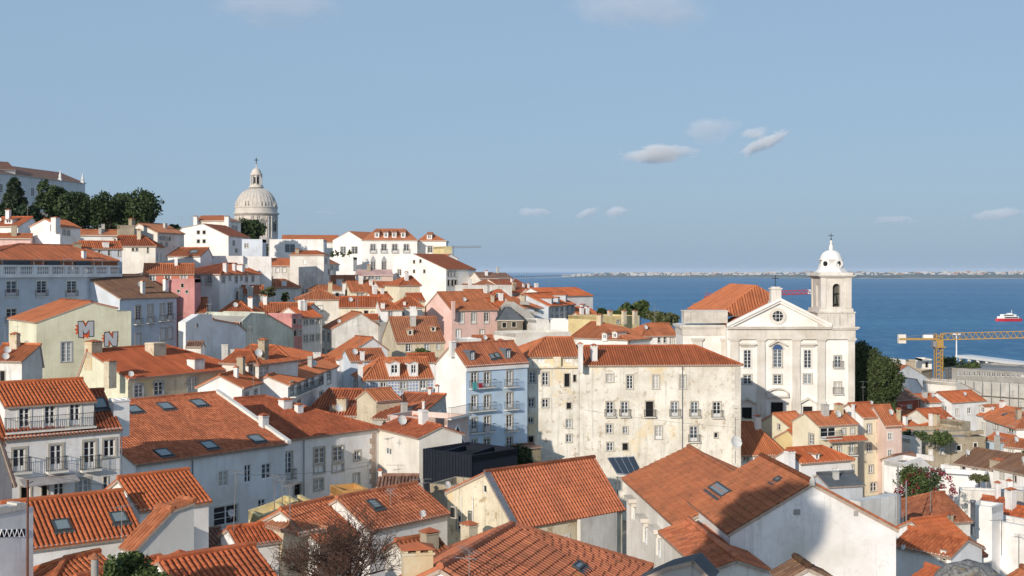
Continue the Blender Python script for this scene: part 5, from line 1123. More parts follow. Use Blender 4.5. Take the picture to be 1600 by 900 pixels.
house('hip_house', 'small hipped tile roof hut before the mouldy yellow wall', 'beige', (424, 819, 72), (466, 822, 70), rv=(438, 806), sl=.5, hip=(436, 442), hb=4, roof='brown', lod=2, dirt=.7)
house('red_roofed_house', 'shaded low red roof in front of the arched window house', 'white', (372, 850, 70), (436, 842), rv=(388, 823), sl=.4, hb=5, roof='red', dirt=.5, lich=.3)
house('white_house', 'little white yard house with two satellite dishes below the arched window', 'white', (322, 856, 72), (362, 852, 73), rv=(335, 828), sl=.3, hb=6, roof='dull', dirt=.4, dish=[(360, 838, 14), (362, 812, 12)], Fw=[(346, 855, 8, 7, 'x')])
house('red_roofed_house', 'wide shaded red roof with chunky tiles at the bottom beside the bare tree', 'white', (322, 985, 46), (470, 955), rv=(370, 858), sl=.45, hb=5, roof='red', dirt=.5, tiles=True, lich=.25)
house('red_roofed_house', 'shaded tile roof with grey stone stack at the bottom beside the green tree', 'white', (180, 960, 47), (305, 925), rv=(255, 872), sl=.45, hb=5, roof='red', dirt=.5, tiles=True, lich=.25, chim=[(281, 890, 22, 24, 's')])
# ---- lower corner
house('orange_roofed_house', 'low house with bright orange tiled roof and two roof windows', 'white', (30, 856, 61.5), (220, 832), rv=(130, 775), sl=.5, hb=7, roof='orange', tiles=True, dirt=.4, sky=[(96, 823, .85, .95), (185, 811, .85, .95)], ant=[(190, 850, 60)])
house('orange_roofed_house', 'white house with steep orange roof stepping above the two roof windows', 'white', (219, 795, 68), (326, 780), rv=(249, 741), sl=.5, hb=8, roof='orange', tiles=True, dirt=.3)
prism('tiled_wall', 'slanting pale garden wall capped with a strip of orange tiles', 'oldwhite', (209, 59.5), (303, 62), [(209, 860), (268, 797), (303, 785)], 'tt', 1.2, hb=6, dirt=.7, roof='orange', cat='wall', oh=.1)
pw = block('parapet_wall', 'white parapet wall with zigzag vent holes and stone top at the frame corner', 'white', (-30, 49), (52, 51), 808, .6, hb=5, dirt=.6, cat='wall')
O, a, n = pw['frF']; m = MB(); m.poly([hit(u, v, O, n) + n * .012 for u, v in ((-4, 829), (39, 826), (39, 837), (-4, 840))]); m.build('vent_hole', [DARK], pw['root'])
for u in (2, 10, 18, 26, 33):
    m = MB(); q = [hit(uu, vv, O, n) for uu, vv in ((u - 4, 839), (u, 827), (u + 4, 838.5))]
    m.tube(q[0] + n * .03, q[1] + n * .03, .025, n=4); m.tube(q[1] + n * .03, q[2] + n * .03, .025, n=4); m.build('vent_slat', [WHITE_WOOD], pw['root'])
m = MB(); fr = (O.xy.to_3d(), a, n); zt = P(-30, 808, 49).z; rgp = random.Random(3)
for k in range(9): m.box(fr, -.1 + k * .24, .13 + k * .24, -.62, .07, zt + .0, zt + .22 + .1 * rgp.random())
m.build('capstone', [plaster('stonewhite', .9)], pw['root'])
t = thing('mast_pole', 'tall thin rusty mast pole rising in front of the parapet wall', 'pole', P(43, 905, 47)); m = MB(); m.tube(P(43, 915, 47), P(43.5, 750, 47), .05, .04, 7); m.build('pole', [simple('rusty_iron', (0.16, 0.06, 0.035), .85, var=.4, scale=3)], t)
m = MB(); m.tube(P(43.5, 756, 47), P(52, 752, 47.2), .02, n=5); m.build('bracket', [METAL], t)
house('red_roofed_house', 'low orange roof with a cement hip behind the concrete flue', 'white', (70, 930, 50), (190, 900), rv=(130, 870), sl=.45, hip=(100, None), hb=5, roof='orange', dirt=.5)
t = thing('flue', 'round concrete flue with conical lichen covered cap', 'chimney', P(148, 915, 43)); m = MB(); m.lathe(P(148, 915, 43), [(.13, -.5), (.13, .95)], 14); m.build('pipe', [plaster('concrete', .6)], t, smooth=True)
m = MB(); m.lathe(P(148, 872, 43), [(.10, -.02), (.24, 0), (.22, .05), (.04, .18), (0, .19)], 14); m.build('cap', [terracotta('brown', lichen=.8)], t)
px_tree('tree', 'leafy green tree in front of the low orange roof at the bottom', 195, 935, 858, 88, 45, 'round', BROAD, 61, n=80, size=.075, per=60, trunk_h=.1)
px_tree('tree', 'lower green branch mass under the concrete flue', 246, 930, 884, 50, 44, 'round', BROAD, 62, n=50, size=.075, per=60, trunk_h=.1)
def bare_tree(name, label, u, vb, vt, wpx, Y, seed):
    rg = random.Random(seed); base = P(u, vb, Y); h = (vb - vt) / F * Y; w = wpx / F * Y
    t = thing(name, label, 'tree', base); big = MB(); tw = MB()
    def grow_(p, d, L, r, lvl):
        q = p; segs = 3
        for s in range(segs):
            d = (d + Vector((rg.gauss(0, .22), rg.gauss(0, .22), rg.gauss(.04, .14)))).normalized(); e = q + d * L / segs
            (big if lvl < 2 else tw).tube(q, e, r, r * .8, 5 if lvl < 3 else 3, caps=False); r *= .8; q = e
            if lvl < 4 and (s > 0 or lvl > 0):
                for _ in range(2 if lvl < 3 else 1):
                    ax = Vector((rg.gauss(0, 1), rg.gauss(0, 1), rg.gauss(.25, .6))).normalized()
                    grow_(q, (d * .55 + ax * .8).normalized(), L * (.62 + .2 * rg.random()), max(.011, r * .66), lvl + 1)
    for k in range(7):
        th = k * .9 + rg.random() * .4; d = Vector((math.cos(th) * .75, math.sin(th) * .6, .8)).normalized()
        grow_(base + UP * (.1 * h), d, h * .42, h * .024, 0)
    big.tube(base - UP * 1.0, base + UP * h * .14, h * .05, h * .04, 8)
    big.build('trunk', [TWIG], t); o = tw.build('branches', [TWIG], t); o['kind'] = 'stuff'
    print('bare tree faces', len(tw.f)); return t
bare_tree('bare_tree', 'leafless twiggy tree spreading over the shaded roofs at the bottom', 540, 955, 805, 200, 50, 5)

for u, v0, v1, Y, lab in ((363, 862, 735, 71, 'tall leaning mast carrying aerials between the arched window and the small dishes'), (429, 812, 742, 73, 'thin aerial mast before the mouldy yellow wall nearer the arched window'), (441, 818, 748, 73, 'aerial mast with crossed rods in front of the mouldy yellow wall'), (453, 830, 758, 71, 'short aerial mast beside the little hipped hut'), (575, 800, 722, 88, 'aerial mast at the inner corner of the corner house'), (1149, 712, 652, 120, 'mast with large dish at the convent corner')):
    t = thing('antenna_mast', lab, 'antenna', P(u, v0, Y)); hh = (v0 - v1) / F * Y; m = MB(); m.tube(P(u, v0 + 12, Y), P(u + (6 if u == 363 else 0), v1, Y), .03, n=5); m.build('mast', [METAL], t)
    antenna_part(t, P(u + (6 if u == 363 else 0), v1 + 14, Y), 14 / F * Y, .6 + u)
    if u == 1149: dish_part(t, P(1151, 690, Y - .4), 1.2, (.3, -.85, .4))
tree('tree', 'leafy tree on the viewpoint slope whose shade falls on the white gable', (-14.9, 5.2, 70), 13.8, 5.2, 'round', BROAD, 91, n=150, size=.16, per=190, trunk_h=.5)
GROUND.append((-13.6, 5.2, 76))

for (u0, v0, Y0), (u1, v1, Y1), lab in (((0, 704, 78), (190, 735, 82), 'sagging black cable strung across the front of the white balcony house'), ((60, 740, 79), (250, 770, 84), 'second lower black cable strung from the white balcony house'), ((368, 742, 72), (575, 728, 88), 'thin cable running between the leaning mast and the inner corner mast'), ((910, 640, 120), (1150, 668, 119), 'thin cable crossing before the cream convent')):
    p, q = P(u0, v0, Y0), P(u1, v1, Y1); t = thing('cable', lab, 'cable', p); m = MB(); pr = p
    for k in range(1, 15):
        f = k / 14; e = p.lerp(q, f) - UP * (4 * f * (1 - f) * .012 * (q - p).length); m.tube(pr, e, .012, n=4, caps=False); pr = e
    m.build('wire', [IRON], t)

# ================================================================== slope towards the port
r1 = house('hip_house', 'low white house with half shaded red hipped roof beside the convent corner', 'white', (1148, 711.5, 166), (1227, 709.5), rv=(1168, 660), sl=.5, hip=(None, 1174), hb=9, lod=1, dirt=.3, Fw=[(1166, 717, 8, 7, 'w'), (1200, 718, 8, 7, 'w')])
block('lime_wall', 'lime yellow yard wall with red coping before the church doors', 'lime', (1150, 178), (1208, 177), 657, 2, hb=8, cat='wall')
house('yellow_house', 'yellow house with red roof stepping down beside the church doors', 'yellow', (1236, 669, 172), (1270, 665.5), rv=(1206, 647), sl=.5, hb=11, lod=1, lwall='lime', Lw=[(1217, 667, 4, 9, 'w'), (1215, 687, 3, 6, 'w')], dirt=.2)
house('yellow_house', 'lower yellow house front with small red roof stepping under the upper one', 'yellow', (1252, 692, 168), (1289, 689.5), rv=(1238, 672), sl=.45, hb=9, lod=1, dirt=.2, Fw=[(1267, 696, 5, 6, 'w'), (1283, 697, 4, 6, 'w')])
tr = house('terrace_house', 'cream house with open white roof terrace and red roof', 'cream', (1279, 665, 152), (1340, 661.5), rv=(1252, 646), sl=.45, hb=19, lod=1, dirt=.25, Fw=[(1318, 674, 6, 9, 'w'), (1332, 673, 6, 9, 'w'), (1294, 677, 24, 18, 'd', ''), (1311, 703, 6, 12, 'd'), (1331, 702, 7, 16, 'db'), (1331, 733, 6, 12, 'w'), (1300, 703, 5, 12, 'd')], bals=[(1282, 1312, 685.5, .6)])
m = MB(); q0 = hit(1290, 690, tr['A'], tr['nf']); q1 = hit(1349, 686, tr['A'], tr['nf']); s0 = (q0 - tr['A']).dot(tr['a']); s1 = (q1 - tr['A']).dot(tr['a'])
O = tr['A'].xy.to_3d(); a, n = tr['a'], tr['nf']; slope(m, O + a * s0 + n * 1.0 + UP * q0.z, O + a * s1 + n * 1.0 + UP * q0.z, O + a * s1 + n * .02 + UP * (q0.z + .5), O + a * s0 + n * .02 + UP * (q0.z + .5), 1); m.build('porch_roof', [terracotta('red'), MORTAR], tr['root'])
house('beige_house', 'tall beige house with two columns of stone framed windows over four floors', 'cream', (1349, 652, 158), (1381, 650), rv=(1330, 631), sl=.5, hb=14, lod=1, dirt=.25, lwall='white', Fw=[(1358, 670, 7, 14, 'w', 's'), (1374, 668, 7, 14, 'w', 's'), (1358, 700, 7, 13, 'w', 's'), (1373.5, 699, 7, 13, 'w', 's'), (1361, 733, 7, 12, 'w', 's'), (1365, 761, 9, 13, 'w', 's')], chim=[(1333, 641, 4, 10)], dish=[(1362, 634, 6)])
house('pink_house', 'slim pink house of five floors with a rust coloured roof', 'palepink', (1384, 665, 157), (1409, 664), rv=(1374, 634), sl=.8, hb=15, lod=1, dirt=.25, Fw=[(1391, 682, 6, 11, 'w', 'w'), (1391, 708, 6, 11, 'w', 'w'), (1393, 732, 9, 11, 's', 'w'), (1393, 757, 8, 13, 'w', 'w'), (1391, 779, 6, 7, 'x', 'w')], chim=[(1404, 657, 5, 18, 'b')])
house('white_house', 'white house with dormered red roof and blank front above the slate shed', 'white', (1251, 723, 125), (1330, 717), rv=(1242, 701), sl=.5, hip=(None, 1285), hb=7, lod=1, dirt=.2, dorm=[(1276, 718, 7, 9, 'g')], Fw=[(1306, 738, 10, 13, 's', '')], chim=[(1234, 728, 13, 24, 'w')])
house('slate_shed', 'slate grey metal roofed house with dark blue grey wall', 'tilegrey', (1294, 758, 100), (1348, 755), rv=(1264, 742), sl=.4, hb=8, lod=0, roof='grey', dirt=.4, corn=False, chim=[(1306, 748, 8, 12, 'g')])
block('old_wall', 'flaking white garden wall with lumpy top behind the white gable house', 'oldwhite', (1345, 93), (1408, 96), 784, 1.0, hb=6, dirt=.9, cat='wall')
prism('white_gabled_house', 'white gabled house with red roof beyond the church tree', 'white', (1403, 268), (1465, 280), [(1403, 580), (1418, 570), (1465, 599)], 'tt', 18, hb=9, lod=0, seg=0)
house('red_roofed_house', 'two red roofs by the waterfront just behind the church tree', 'oldwhite', (1380, 580, 300), (1402, 580, 300), rv=(1390, 565), hb=7, lod=0)
block('pale_shed', 'pale flat quay shed at the water edge beyond the church tree', 'white', (1380, 360), (1415, 362), 563, 12, hb=8, cat='shed')
prism('white_house', 'white blank house with dark red roof below the white gabled house', 'white', (1394, 236), (1441, 243), [(1394, 612), (1406, 588), (1432, 592), (1441, 606)], 'ttt', 10, hb=10, lod=0, seg=1, roof='dull')
house('red_house', 'dark red house with matching roof beside the church tree', 'red', (1400, 625, 214), (1437, 622, 217), rv=(1425, 606), hb=9, lod=1, roof='dull', Fw=[(1421, 637, 6, 8, 'w')])
house('orange_roofed_house', 'white house with air conditioner and orange lean to roof beside the dark red house', 'white', (1445, 629, 216), (1470, 628, 217), rv=(1448, 616), hb=9, lod=1, Fw=[(1452, 636, 7, 6, 's', '')])
house('orange_roofed_house', 'white house with wide orange roof against the scaffolded wall', 'white', (1487, 629, 232), (1540, 625, 236), rv=(1500, 611), hb=8, lod=1)
prism('white_gable', 'white sloping parapet wall above the wide orange roof', 'warm', (1494, 250), (1532, 255), [(1494, 599), (1500, 597), (1532, 614)], 'ct', 8, hb=7, lod=0)
house('red_roofed_house', 'small house with pediment window among orange roofs', 'warm', (1527, 648, 222), (1560, 650, 216), rv=(1545, 631), hb=9, lod=1, dorm=[(1536, 645, 14, 10, 'g')])
house('white_house', 'bright white house with hipped red roof, two skylights and framed windows', 'white', (1540, 654, 205), (1588, 664, 192), rv=(1560, 640), sl=.45, hip=(1548, 1600), hb=9, lod=1, Fw=[(1556, 667, 8, 9, 'w', 's'), (1579, 671, 8, 10, 'w', 's')], sky=[(1571, 648, .8, .6), (1592, 650, .8, .6)], d=14)
prism('yellow_house', 'yellow gabled house with air conditioner between orange roofs', 'yellow', (1409, 200), (1464, 208), [(1409, 656), (1432, 642), (1464, 660)], 'tt', 9, hb=8, lod=1, seg=1, Fw=[(1435, 652, 6, 6, 's', ''), (1448, 657, 6, 6, 'x')])
house('orange_roofed_house', 'house with orange roof and open roof hatch behind the yellow gable', 'warm', (1459, 662, 190), (1497, 659, 192), rv=(1465, 638), sl=.5, hb=8, lod=1, chim=[(1484, 658, 6, 7)])
house('hip_house', 'house with faceted orange hipped roof above the stone ruin', 'stonewhite', (1462, 678, 183), (1506, 674, 186), rv=(1488, 655), sl=.45, hip=(1480, 1492), hb=8, lod=1, dirt=.8)
house('orange_roofed_house', 'low orange roof partly in shade below the yellow gable', 'warm', (1410, 676, 182), (1446, 670, 186), rv=(1436, 656), sl=.4, hb=6, lod=1)
block('stone_block', 'square rough stone stack between orange roofs above the ruin', 'stone', (1503, 182), (1516, 183), 660, 4, hb=8, dirt=.9, cat='ruin')
sr = block('stone_ruin', 'large ochre stone ruin with small framed openings and broken top', 'stone', (1440, 172), (1540, 173), 684, 12, hb=13, dirt=.9, cat='ruin',
      Fw=[(1454, 707, 5, 8, 's', 'w'), (1472, 705, 5, 8, 'w', 'w'), (1498, 700, 6, 8, 'x', 'w'), (1524, 696, 5, 8, 'x', 'w'), (1478, 730, 5, 9, 'w', 'w')])
rgr = random.Random(8); m = MB(); O, a, n = sr['frF']; zt = P(1440, 682, 170).z; x = 0
while x < sr['L'] - .5:
    w = .4 + rgr.random() * .9; hh_ = .3 * mnoise.noise(Vector((x * .35, 3, 0))) + .12 * rgr.random() + .25; m.box((O.xy.to_3d(), a, n), x, x + w * .5, -.6, .01, zt - .1, zt + .1 + hh_); x += w * .5
m.build('broken_top', [plaster('stone', .9)], sr['root'])
block('pale_wall', 'pale blue shaded wall end of the stone ruin', 'oldwhite', (1422, 168), (1440, 169), 686, 5, hb=9, dirt=.6, cat='wall')
house('low_house', 'low brownish red roof at the foot of the stone ruin', 'oldwhite', (1410, 722, 155), (1440, 716, 158), rv=(1426, 707), sl=.4, hb=5, lod=1, roof='dull')
prism('curved_wall', 'white curved yard wall sweeping below the stone ruin', 'white', (1412, 150), (1530, 158), [(1412, 724), (1440, 716), (1462, 735), (1500, 736), (1530, 742)], 'cccc', 3, hb=6, dirt=.5, cat='wall')
house('blue_house', 'small pale blue house with orange roof and dark chimney', 'blue', (1539, 685, 178), (1572, 690, 174), rv=(1550, 676), sl=.4, hb=9, lod=1, Fw=[(1557, 688, 5, 8, 'w', 'w'), (1564, 708, 7, 6, 'w', 'w')], chim=[(1558, 692, 7, 12, 'g')])
house('white_house', 'low white house with orange roof beside the small pale blue house', 'white', (1569, 697, 172), (1600, 697, 170), rv=(1575, 685), sl=.4, hb=8, lod=1, Fw=[(1580, 706, 7, 7, 'w')])
house('long_house', 'long white house with two tone brown and orange roof and dark windows', 'white', (1491, 723, 148), (1552, 734, 143), rv=(1535, 703), sl=.4, hb=7, lod=1, roof='old', dirt=.3, Fw=[(1505, 731, 6, 9, 'x'), (1523, 736, 7, 9, 'w'), (1537, 737, 4, 6, 'x')], chim=[(1560, 730, 20, 12, 's')])
house('long_house', 'second long white house with brown roof stepping down at the frame edge', 'white', (1552, 730, 141), (1625, 748, 134), rv=(1600, 712), sl=.4, hb=7, lod=1, roof='old', dirt=.3, Fw=[(1566, 743, 6, 9, 'w'), (1586, 748, 5, 10, 'x')])
block('white_wall', 'bright white stepped yard wall with a plant over its edge', 'white', (1468, 140), (1540, 138), 742, 5, hb=6, dirt=.3, cat='wall')
block('white_wall', 'lower white yard wall with grey pipe before the bougainvillea', 'oldwhite', (1500, 131), (1610, 129), 766, 2, hb=5, dirt=.5, cat='wall')
for u, v, lab in ((1559, 768, 'white roof stack with red tile cap nearer the bougainvillea'), (1577, 765, 'white roof stack with red tile cap nearer the frame edge')):
    t = thing('chimney_stack', lab, 'chimney', P(u, v, 127)); chimney_part(t, P(u, v, 127), .48, .95, 'w', Vector((1, .1, 0)))
b1 = house('brown_roofed_house', 'house with broad patched brown orange hipped roof below the bougainvillea', 'oldwhite', (1440, 818, 104), (1516, 813), rv=(1479, 770), sl=.45, hip=(1476, None), hb=8, roof='brown', lich=.2, dirt=.6, chim=[(1479, 815, 16, 12, 's')])
b1b = house('brown_roofed_house', 'house with red brown roof stretching to the frame edge above the white wall', 'warm', (1516, 800, 126), (1620, 815, 121), rv=(1545, 777), sl=.4, hb=6, roof='red', dirt=.4)
b2 = house('orange_roofed_house', 'house with long orange roof and toothed eave beside the stone mound', 'white', (1487, 871, 78), (1537, 864), rv=(1425, 814), sl=.5, hb=7, roof='orange', dirt=.4, tiles=True, chim=[(1459, 842, 19, 10, 'w'), (1463, 848, 6, 16, 'b')])
house('white_house', 'white house with one framed window and low orange roof beside the white gable', 'white', (1397, 850, 76), (1486, 852, 73), rv=(1420, 826), sl=.4, hb=6, roof='orange', dirt=.4, Fw=[(1474, 869, 8, 15, 'w', 's')], dish=[(1411, 862, 8)])
b4 = block('white_wall', 'long sunlit white wall with stains running to the frame edge', 'white', (1523, 112), (1640, 106), 808, 3, hb=8, dirt=.7, cat='wall')
house('orange_roofed_house', 'house with streaked orange roof above the long sunlit white wall', 'warm', (1543, 812, 116), (1640, 832, 110), rv=(1570, 788), sl=.45, hb=5, roof='orange', dirt=.4)
block('white_box', 'square white roof box with grey cylinder flue', 'white', (1513, 110), (1550, 108.5), 788, 2.5, hb=5, dirt=.4, cat='shed')
t = thing('flue', 'thick grey metal flue pipe standing before the white roof box', 'chimney', P(1520, 826, 107)); m = MB(); m.lathe(P(1520, 826, 107), [(.2, -.5), (.2, 2.3), (.26, 2.31), (.26, 2.5), (0, 2.55)], 12); m.build('pipe', [ZINC], t, smooth=True)
house('orange_roofed_house', 'lowest orange roof with white coping at the bottom corner', 'white', (1568, 905, 66), (1640, 925, 60), rv=(1530, 846), sl=.6, hb=5, roof='orange', tiles=False, dirt=.4)
house('red_roofed_house', 'dark red tile roof in the bottom edge beside the white gable', 'white', (1392, 925, 55), (1470, 930, 52), rv=(1405, 872), sl=.45, hb=5, roof='red', tiles=True, lich=.2)
# lichen covered stone mound
rg5 = random.Random(4); mm = MB(); c = P(1512, 925, 50); n1, n2 = 22, 8; pts = []
for j in range(n2 + 1):
    for k in range(n1):
        th = 2 * math.pi * k / n1; e = j / n2 * 1.5708; d = Vector((math.cos(th) * math.cos(e) * 1.6, math.sin(th) * math.cos(e) * 1.3, math.sin(e) * 1.25)); d *= 1 + .12 * mnoise.noise(d * 2.3)
        pts.append(c + d)
mm.faces(pts, [(j * n1 + k, j * n1 + (k + 1) % n1, (j + 1) * n1 + (k + 1) % n1, (j + 1) * n1 + k) for j in range(n2) for k in range(n1)])
mdm = bpy.data.materials.new('lichen_stone'); nt, b = nodes_of(mdm)
cc = mixc(nt, ramp(nt, noise_tex(nt, 5, 6, .7, pos_vec(nt)), ((.4, 0), (.6, 1))), (0.10, 0.10, 0.10), (0.30, 0.29, 0.27)); cc = mixc(nt, ramp(nt, noise_tex(nt, 2.2, 6, .7, pos_vec(nt)), ((.58, 0), (.64, .9))), cc, (0.32, 0.20, 0.05)); nt.links.new(cc, b.inputs['Base Color']); b.inputs['Roughness'].default_value = .95; bump(nt, b, noise_tex(nt, 6, 8, .7, pos_vec(nt)), .9, .1)
o = mm.build('stone_mound', [mdm], None, origin=c, smooth=True); o['label'] = 'rounded grey stone vault top spotted with ochre lichen at the bottom'; o['category'] = 'stone vault'
GROUND.append((c.x, c.y, c.z - 3))
# bougainvillea and other plants
bg = px_tree('bougainvillea', 'large bougainvillea with crimson flowers beside the pink house', 1442, 800, 726, 88, 122, 'round', BROAD, 71, n=110, size=.13, per=60, trunk_h=.08, cat='shrub')
rg = random.Random(72); fb = MB(); cl = []
for k in range(48):
    d = Vector((rg.gauss(0, 1), -abs(rg.gauss(0, .8)), rg.gauss(.2, .8))).normalized(); p = P(1440, 762, 122); cl.append((p + Vector((d.x * 2.9, d.y * 2.9 - .3, d.z * 2.1)), .2 + .22 * rg.random()))
leaves_into(fb, cl, 170, .085, rg, .7); fb.build('flowers', [FLOWER], bg)
CHURCHLEAF = leaf_mat('church_leaf', (0.026, 0.044, 0.014), (0.085, 0.11, 0.04))
px_tree('church_tree', 'large dark round tree pressed against the church tower', 1372, 658, 536, 78, 192, 'round', CHURCHLEAF, 73, n=300, size=.2, per=150, trunk_h=.06, lobes=[((-.62, 0, .62), .36), ((-.25, 0, .25), .55), ((.4, 0, -.05), .58), ((-.5, 0, -.45), .6), ((.2, 0, -.55), .62), ((-.7, 0, .05), .45), ((.1, -.3, .05), .55)])
px_tree('ivy_bush', 'dark ivy mass hanging over the wall behind the pink house', 1424, 722, 676, 34, 176, 'round', PINE, 74, n=60, size=.22, per=40, trunk_h=.05, cat='bush')
px_tree('ivy_bush', 'green creeper lying over the broken top of the stone ruin', 1462, 694, 674, 46, 168, 'round', BROAD, 75, n=50, size=.18, per=36, trunk_h=.05, cat='bush')
px_tree('shrub', 'spiky wild shrub on the white stepped yard wall', 1530, 756, 741, 34, 133, 'round', OLIVE, 76, n=36, size=.12, per=30, trunk_h=.1, cat='shrub')
px_tree('tree', 'small green tree at the frame edge beside the low white house', 1597, 728, 704, 20, 150, 'round', BROAD, 77, n=40, size=.15, per=40, trunk_h=.1)
for u, v0, v1, lab in ((1403, 815, 729, 'taller thin grey pole before the bougainvillea'), (1416, 806, 751, 'shorter stout grey pole before the bougainvillea'), (1411, 880, 800, 'thin dark aerial mast above the low orange roof'), (1454, 790, 768, 'short white pole beside the bougainvillea'), (1565, 858, 818, 'thin mast against the long sunlit white wall'), (1592, 885, 842, 'aerial mast near the bottom frame corner')):
    Y = 95 if u < 1500 else 80
    t = thing('pole', lab, 'pole', P(u, v0, Y)); m = MB(); m.tube(P(u, v0 + 10, Y), P(u, v1, Y), .06 if u in (1403, 1416) else .03, n=6); m.build('shaft', [METAL], t)
    if u in (1592, 1565): antenna_part(t, P(u, v1 + 6, Y), .5)

# ================================================================== church
CW, CS = plaster('church', .15), plaster('churchstone', .48)
YC = 182.0
def cx_(u, Y=YC): return (u - 800) / F * Y
def cz_(v, Y=YC): return ZC + (VH - v) / F * Y
ch = thing('church', 'white baroque church with stone pilasters, pediment and a domed bell tower', 'church', (cx_(1215), YC, cz_(665)))
FR = (Vector((0, YC, 0)), Vector((1, 0, 0)), Vector((0, -1, 0)))       # front frame: x world, y towards the viewer
zb = cz_(665); xs = lambda u: cx_(u)
def cwin(u, v, w, h, typ='w', sur='s', fr=FR): return put_windows(ch, fr, [(u, v, w, h, typ, sur)], None)
ops = []
for it in ((1168, 561, 12, 28, 'w', 'w'), (1262, 561, 12, 28, 'w', 'w'), (1215, 560, 14, 28, 'w', 's'), (1168, 593, 13, 15, 'w', 's'), (1215, 593, 13, 15, 'w', 's'), (1262, 592, 13, 15, 'w', 's'),
           (1309, 565, 10, 18, 'wb', 's'), (1309, 606, 10, 18, 'wb', 's'), (1167, 646, 16, 19, 'x', 'w'), (1214, 638, 19, 19, 'x', 'w'), (1262, 643, 15, 16, 'x', 'w')): ops += cwin(*it)
m = MB(); facade(m, FR, [(xs(1137), cz_(512)), (xs(1137) + .01, cz_(510)), (xs(1217.5), cz_(471)), (xs(1296), cz_(510)), (xs(1335), cz_(510))], zb - 4, ops, 0, .35)
m.box(FR, xs(1137), xs(1335), -6.5, -.4, zb - 4, cz_(512)); 
m.build('wall', [CW], ch)
m = MB(); m.box((Vector((0, YC + 6.5, 0)), FR[1], FR[2]), xs(1130), xs(1330), -26, .02, zb - 4, cz_(515)); m.build('nave', [CW], ch)
# west wing with old stone parapet
fw = (Vector((0, YC + 2.2, 0)), FR[1], FR[2]); Yw = YC + 2.2; xw = lambda u: cx_(u, Yw)
opw = []
m = MB(); facade(m, fw, [(xw(1067), cz_(508, Yw)), (xw(1141), cz_(508, Yw))], zb - 4, opw); m.box(fw, xw(1067), xw(1141), -7.9, -.02, zb - 4, cz_(508, Yw)); m.build('wing_wall', [CW], ch)
m = MB(); m.box(fw, xw(1069), xw(1137), -3, .0, cz_(508, Yw) + .3, cz_(487, Yw)); m.box(fw, xw(1068), xw(1138), -3.1, .12, cz_(487, Yw), cz_(485, Yw)); m.build('wing_parapet', [plaster('churchstone', .95)], ch)
m = MB(); m.box(fw, xw(1062), xw(1141), -8.2, .35, cz_(512, Yw), cz_(508.5, Yw)); m.box(fw, xw(1064), xw(1141), -8.1, .2, cz_(514, Yw), cz_(512, Yw) + .01); m.box(fw, xw(1066), xw(1141), -8, .1, cz_(524, Yw), cz_(514, Yw)); m.build('wing_cornice', [CS], ch)
def pilaster(u0, u1, fr, Y, v0=533, proud=.22):
    m = MB(); x0, x1 = cx_(u0, Y), cx_(u1, Y); m.box(fr, x0, x1, .002, proud, zb - 4, cz_(v0, Y)); m.box(fr, x0 - .12, x1 + .12, .003, proud + .12, zb - 2, zb + 3.6)
    m.box(fr, x0 - .1, x1 + .1, .004, proud + .1, cz_(v0, Y), cz_(v0 - 2, Y)); m.box(fr, x0 - .22, x1 + .22, .005, proud + .22, cz_(v0 - 2, Y), cz_(v0 - 5, Y))
    zz = zb + 4.2; k = 0
    while zz < cz_(v0, Y) - .7:      # stone courses
        m.box(fr, x0 - .006, x1 + .006, proud - .02, proud + .012 + .012 * (k % 3), zz, zz + .58); zz += .56; k += 1
    m.build('pilaster', [CS], ch)
for u0, u1 in ((1141, 1154), (1183, 1195), (1238, 1250), (1277, 1289), (1325.5, 1335)): pilaster(u0, u1, FR, YC)
for u0, u1 in ((1082, 1097), (1127, 1139)): pilaster(u0, u1, fw, Yw)
m = MB(); m.box(FR, xs(1138), xs(1336), .006, .3, cz_(528), cz_(514)); m.box(FR, xs(1137), xs(1337), .007, .42, cz_(530), cz_(528)); m.build('entablature', [CS], ch)
m = MB(); m.box(FR, xs(1136), xs(1297), .008, .75, cz_(514), cz_(511.6)); m.box(FR, xs(1135), xs(1298), .009, .95, cz_(511.6), cz_(510)); m.build('cornice', [CS], ch)
m = MB(); m.box(FR, xs(1297.5), xs(1341), -7.2, .75, cz_(513), cz_(510.5)); m.box(FR, xs(1297.5), xs(1339), -7.1, .6, cz_(515), cz_(513)); m.build('tower_cornice', [CS], ch)
for (ua, va), (ub, vb) in (((1135, 510), (1217.5, 469.5)), ((1217.5, 469.5), (1298, 510))):   # raking mouldings
    p0 = Vector((xs(ua), YC, cz_(va))); p1 = Vector((xs(ub), YC, cz_(vb))); m = MB()
    for y0, y1, dz0, dz1 in ((.01, .8, -.02, .42), (.011, .5, -.4, -.02)):
        m.hexa([p0 + Vector((0, -y0, dz0)), p1 + Vector((0, -y0, dz0)), p1 + Vector((0, -y1, dz0)), p0 + Vector((0, -y1, dz0)), p0 + Vector((0, -y0, dz1)), p1 + Vector((0, -y0, dz1)), p1 + Vector((0, -y1, dz1)), p0 + Vector((0, -y1, dz1))])
    m.build('pediment_moulding', [CW], ch)
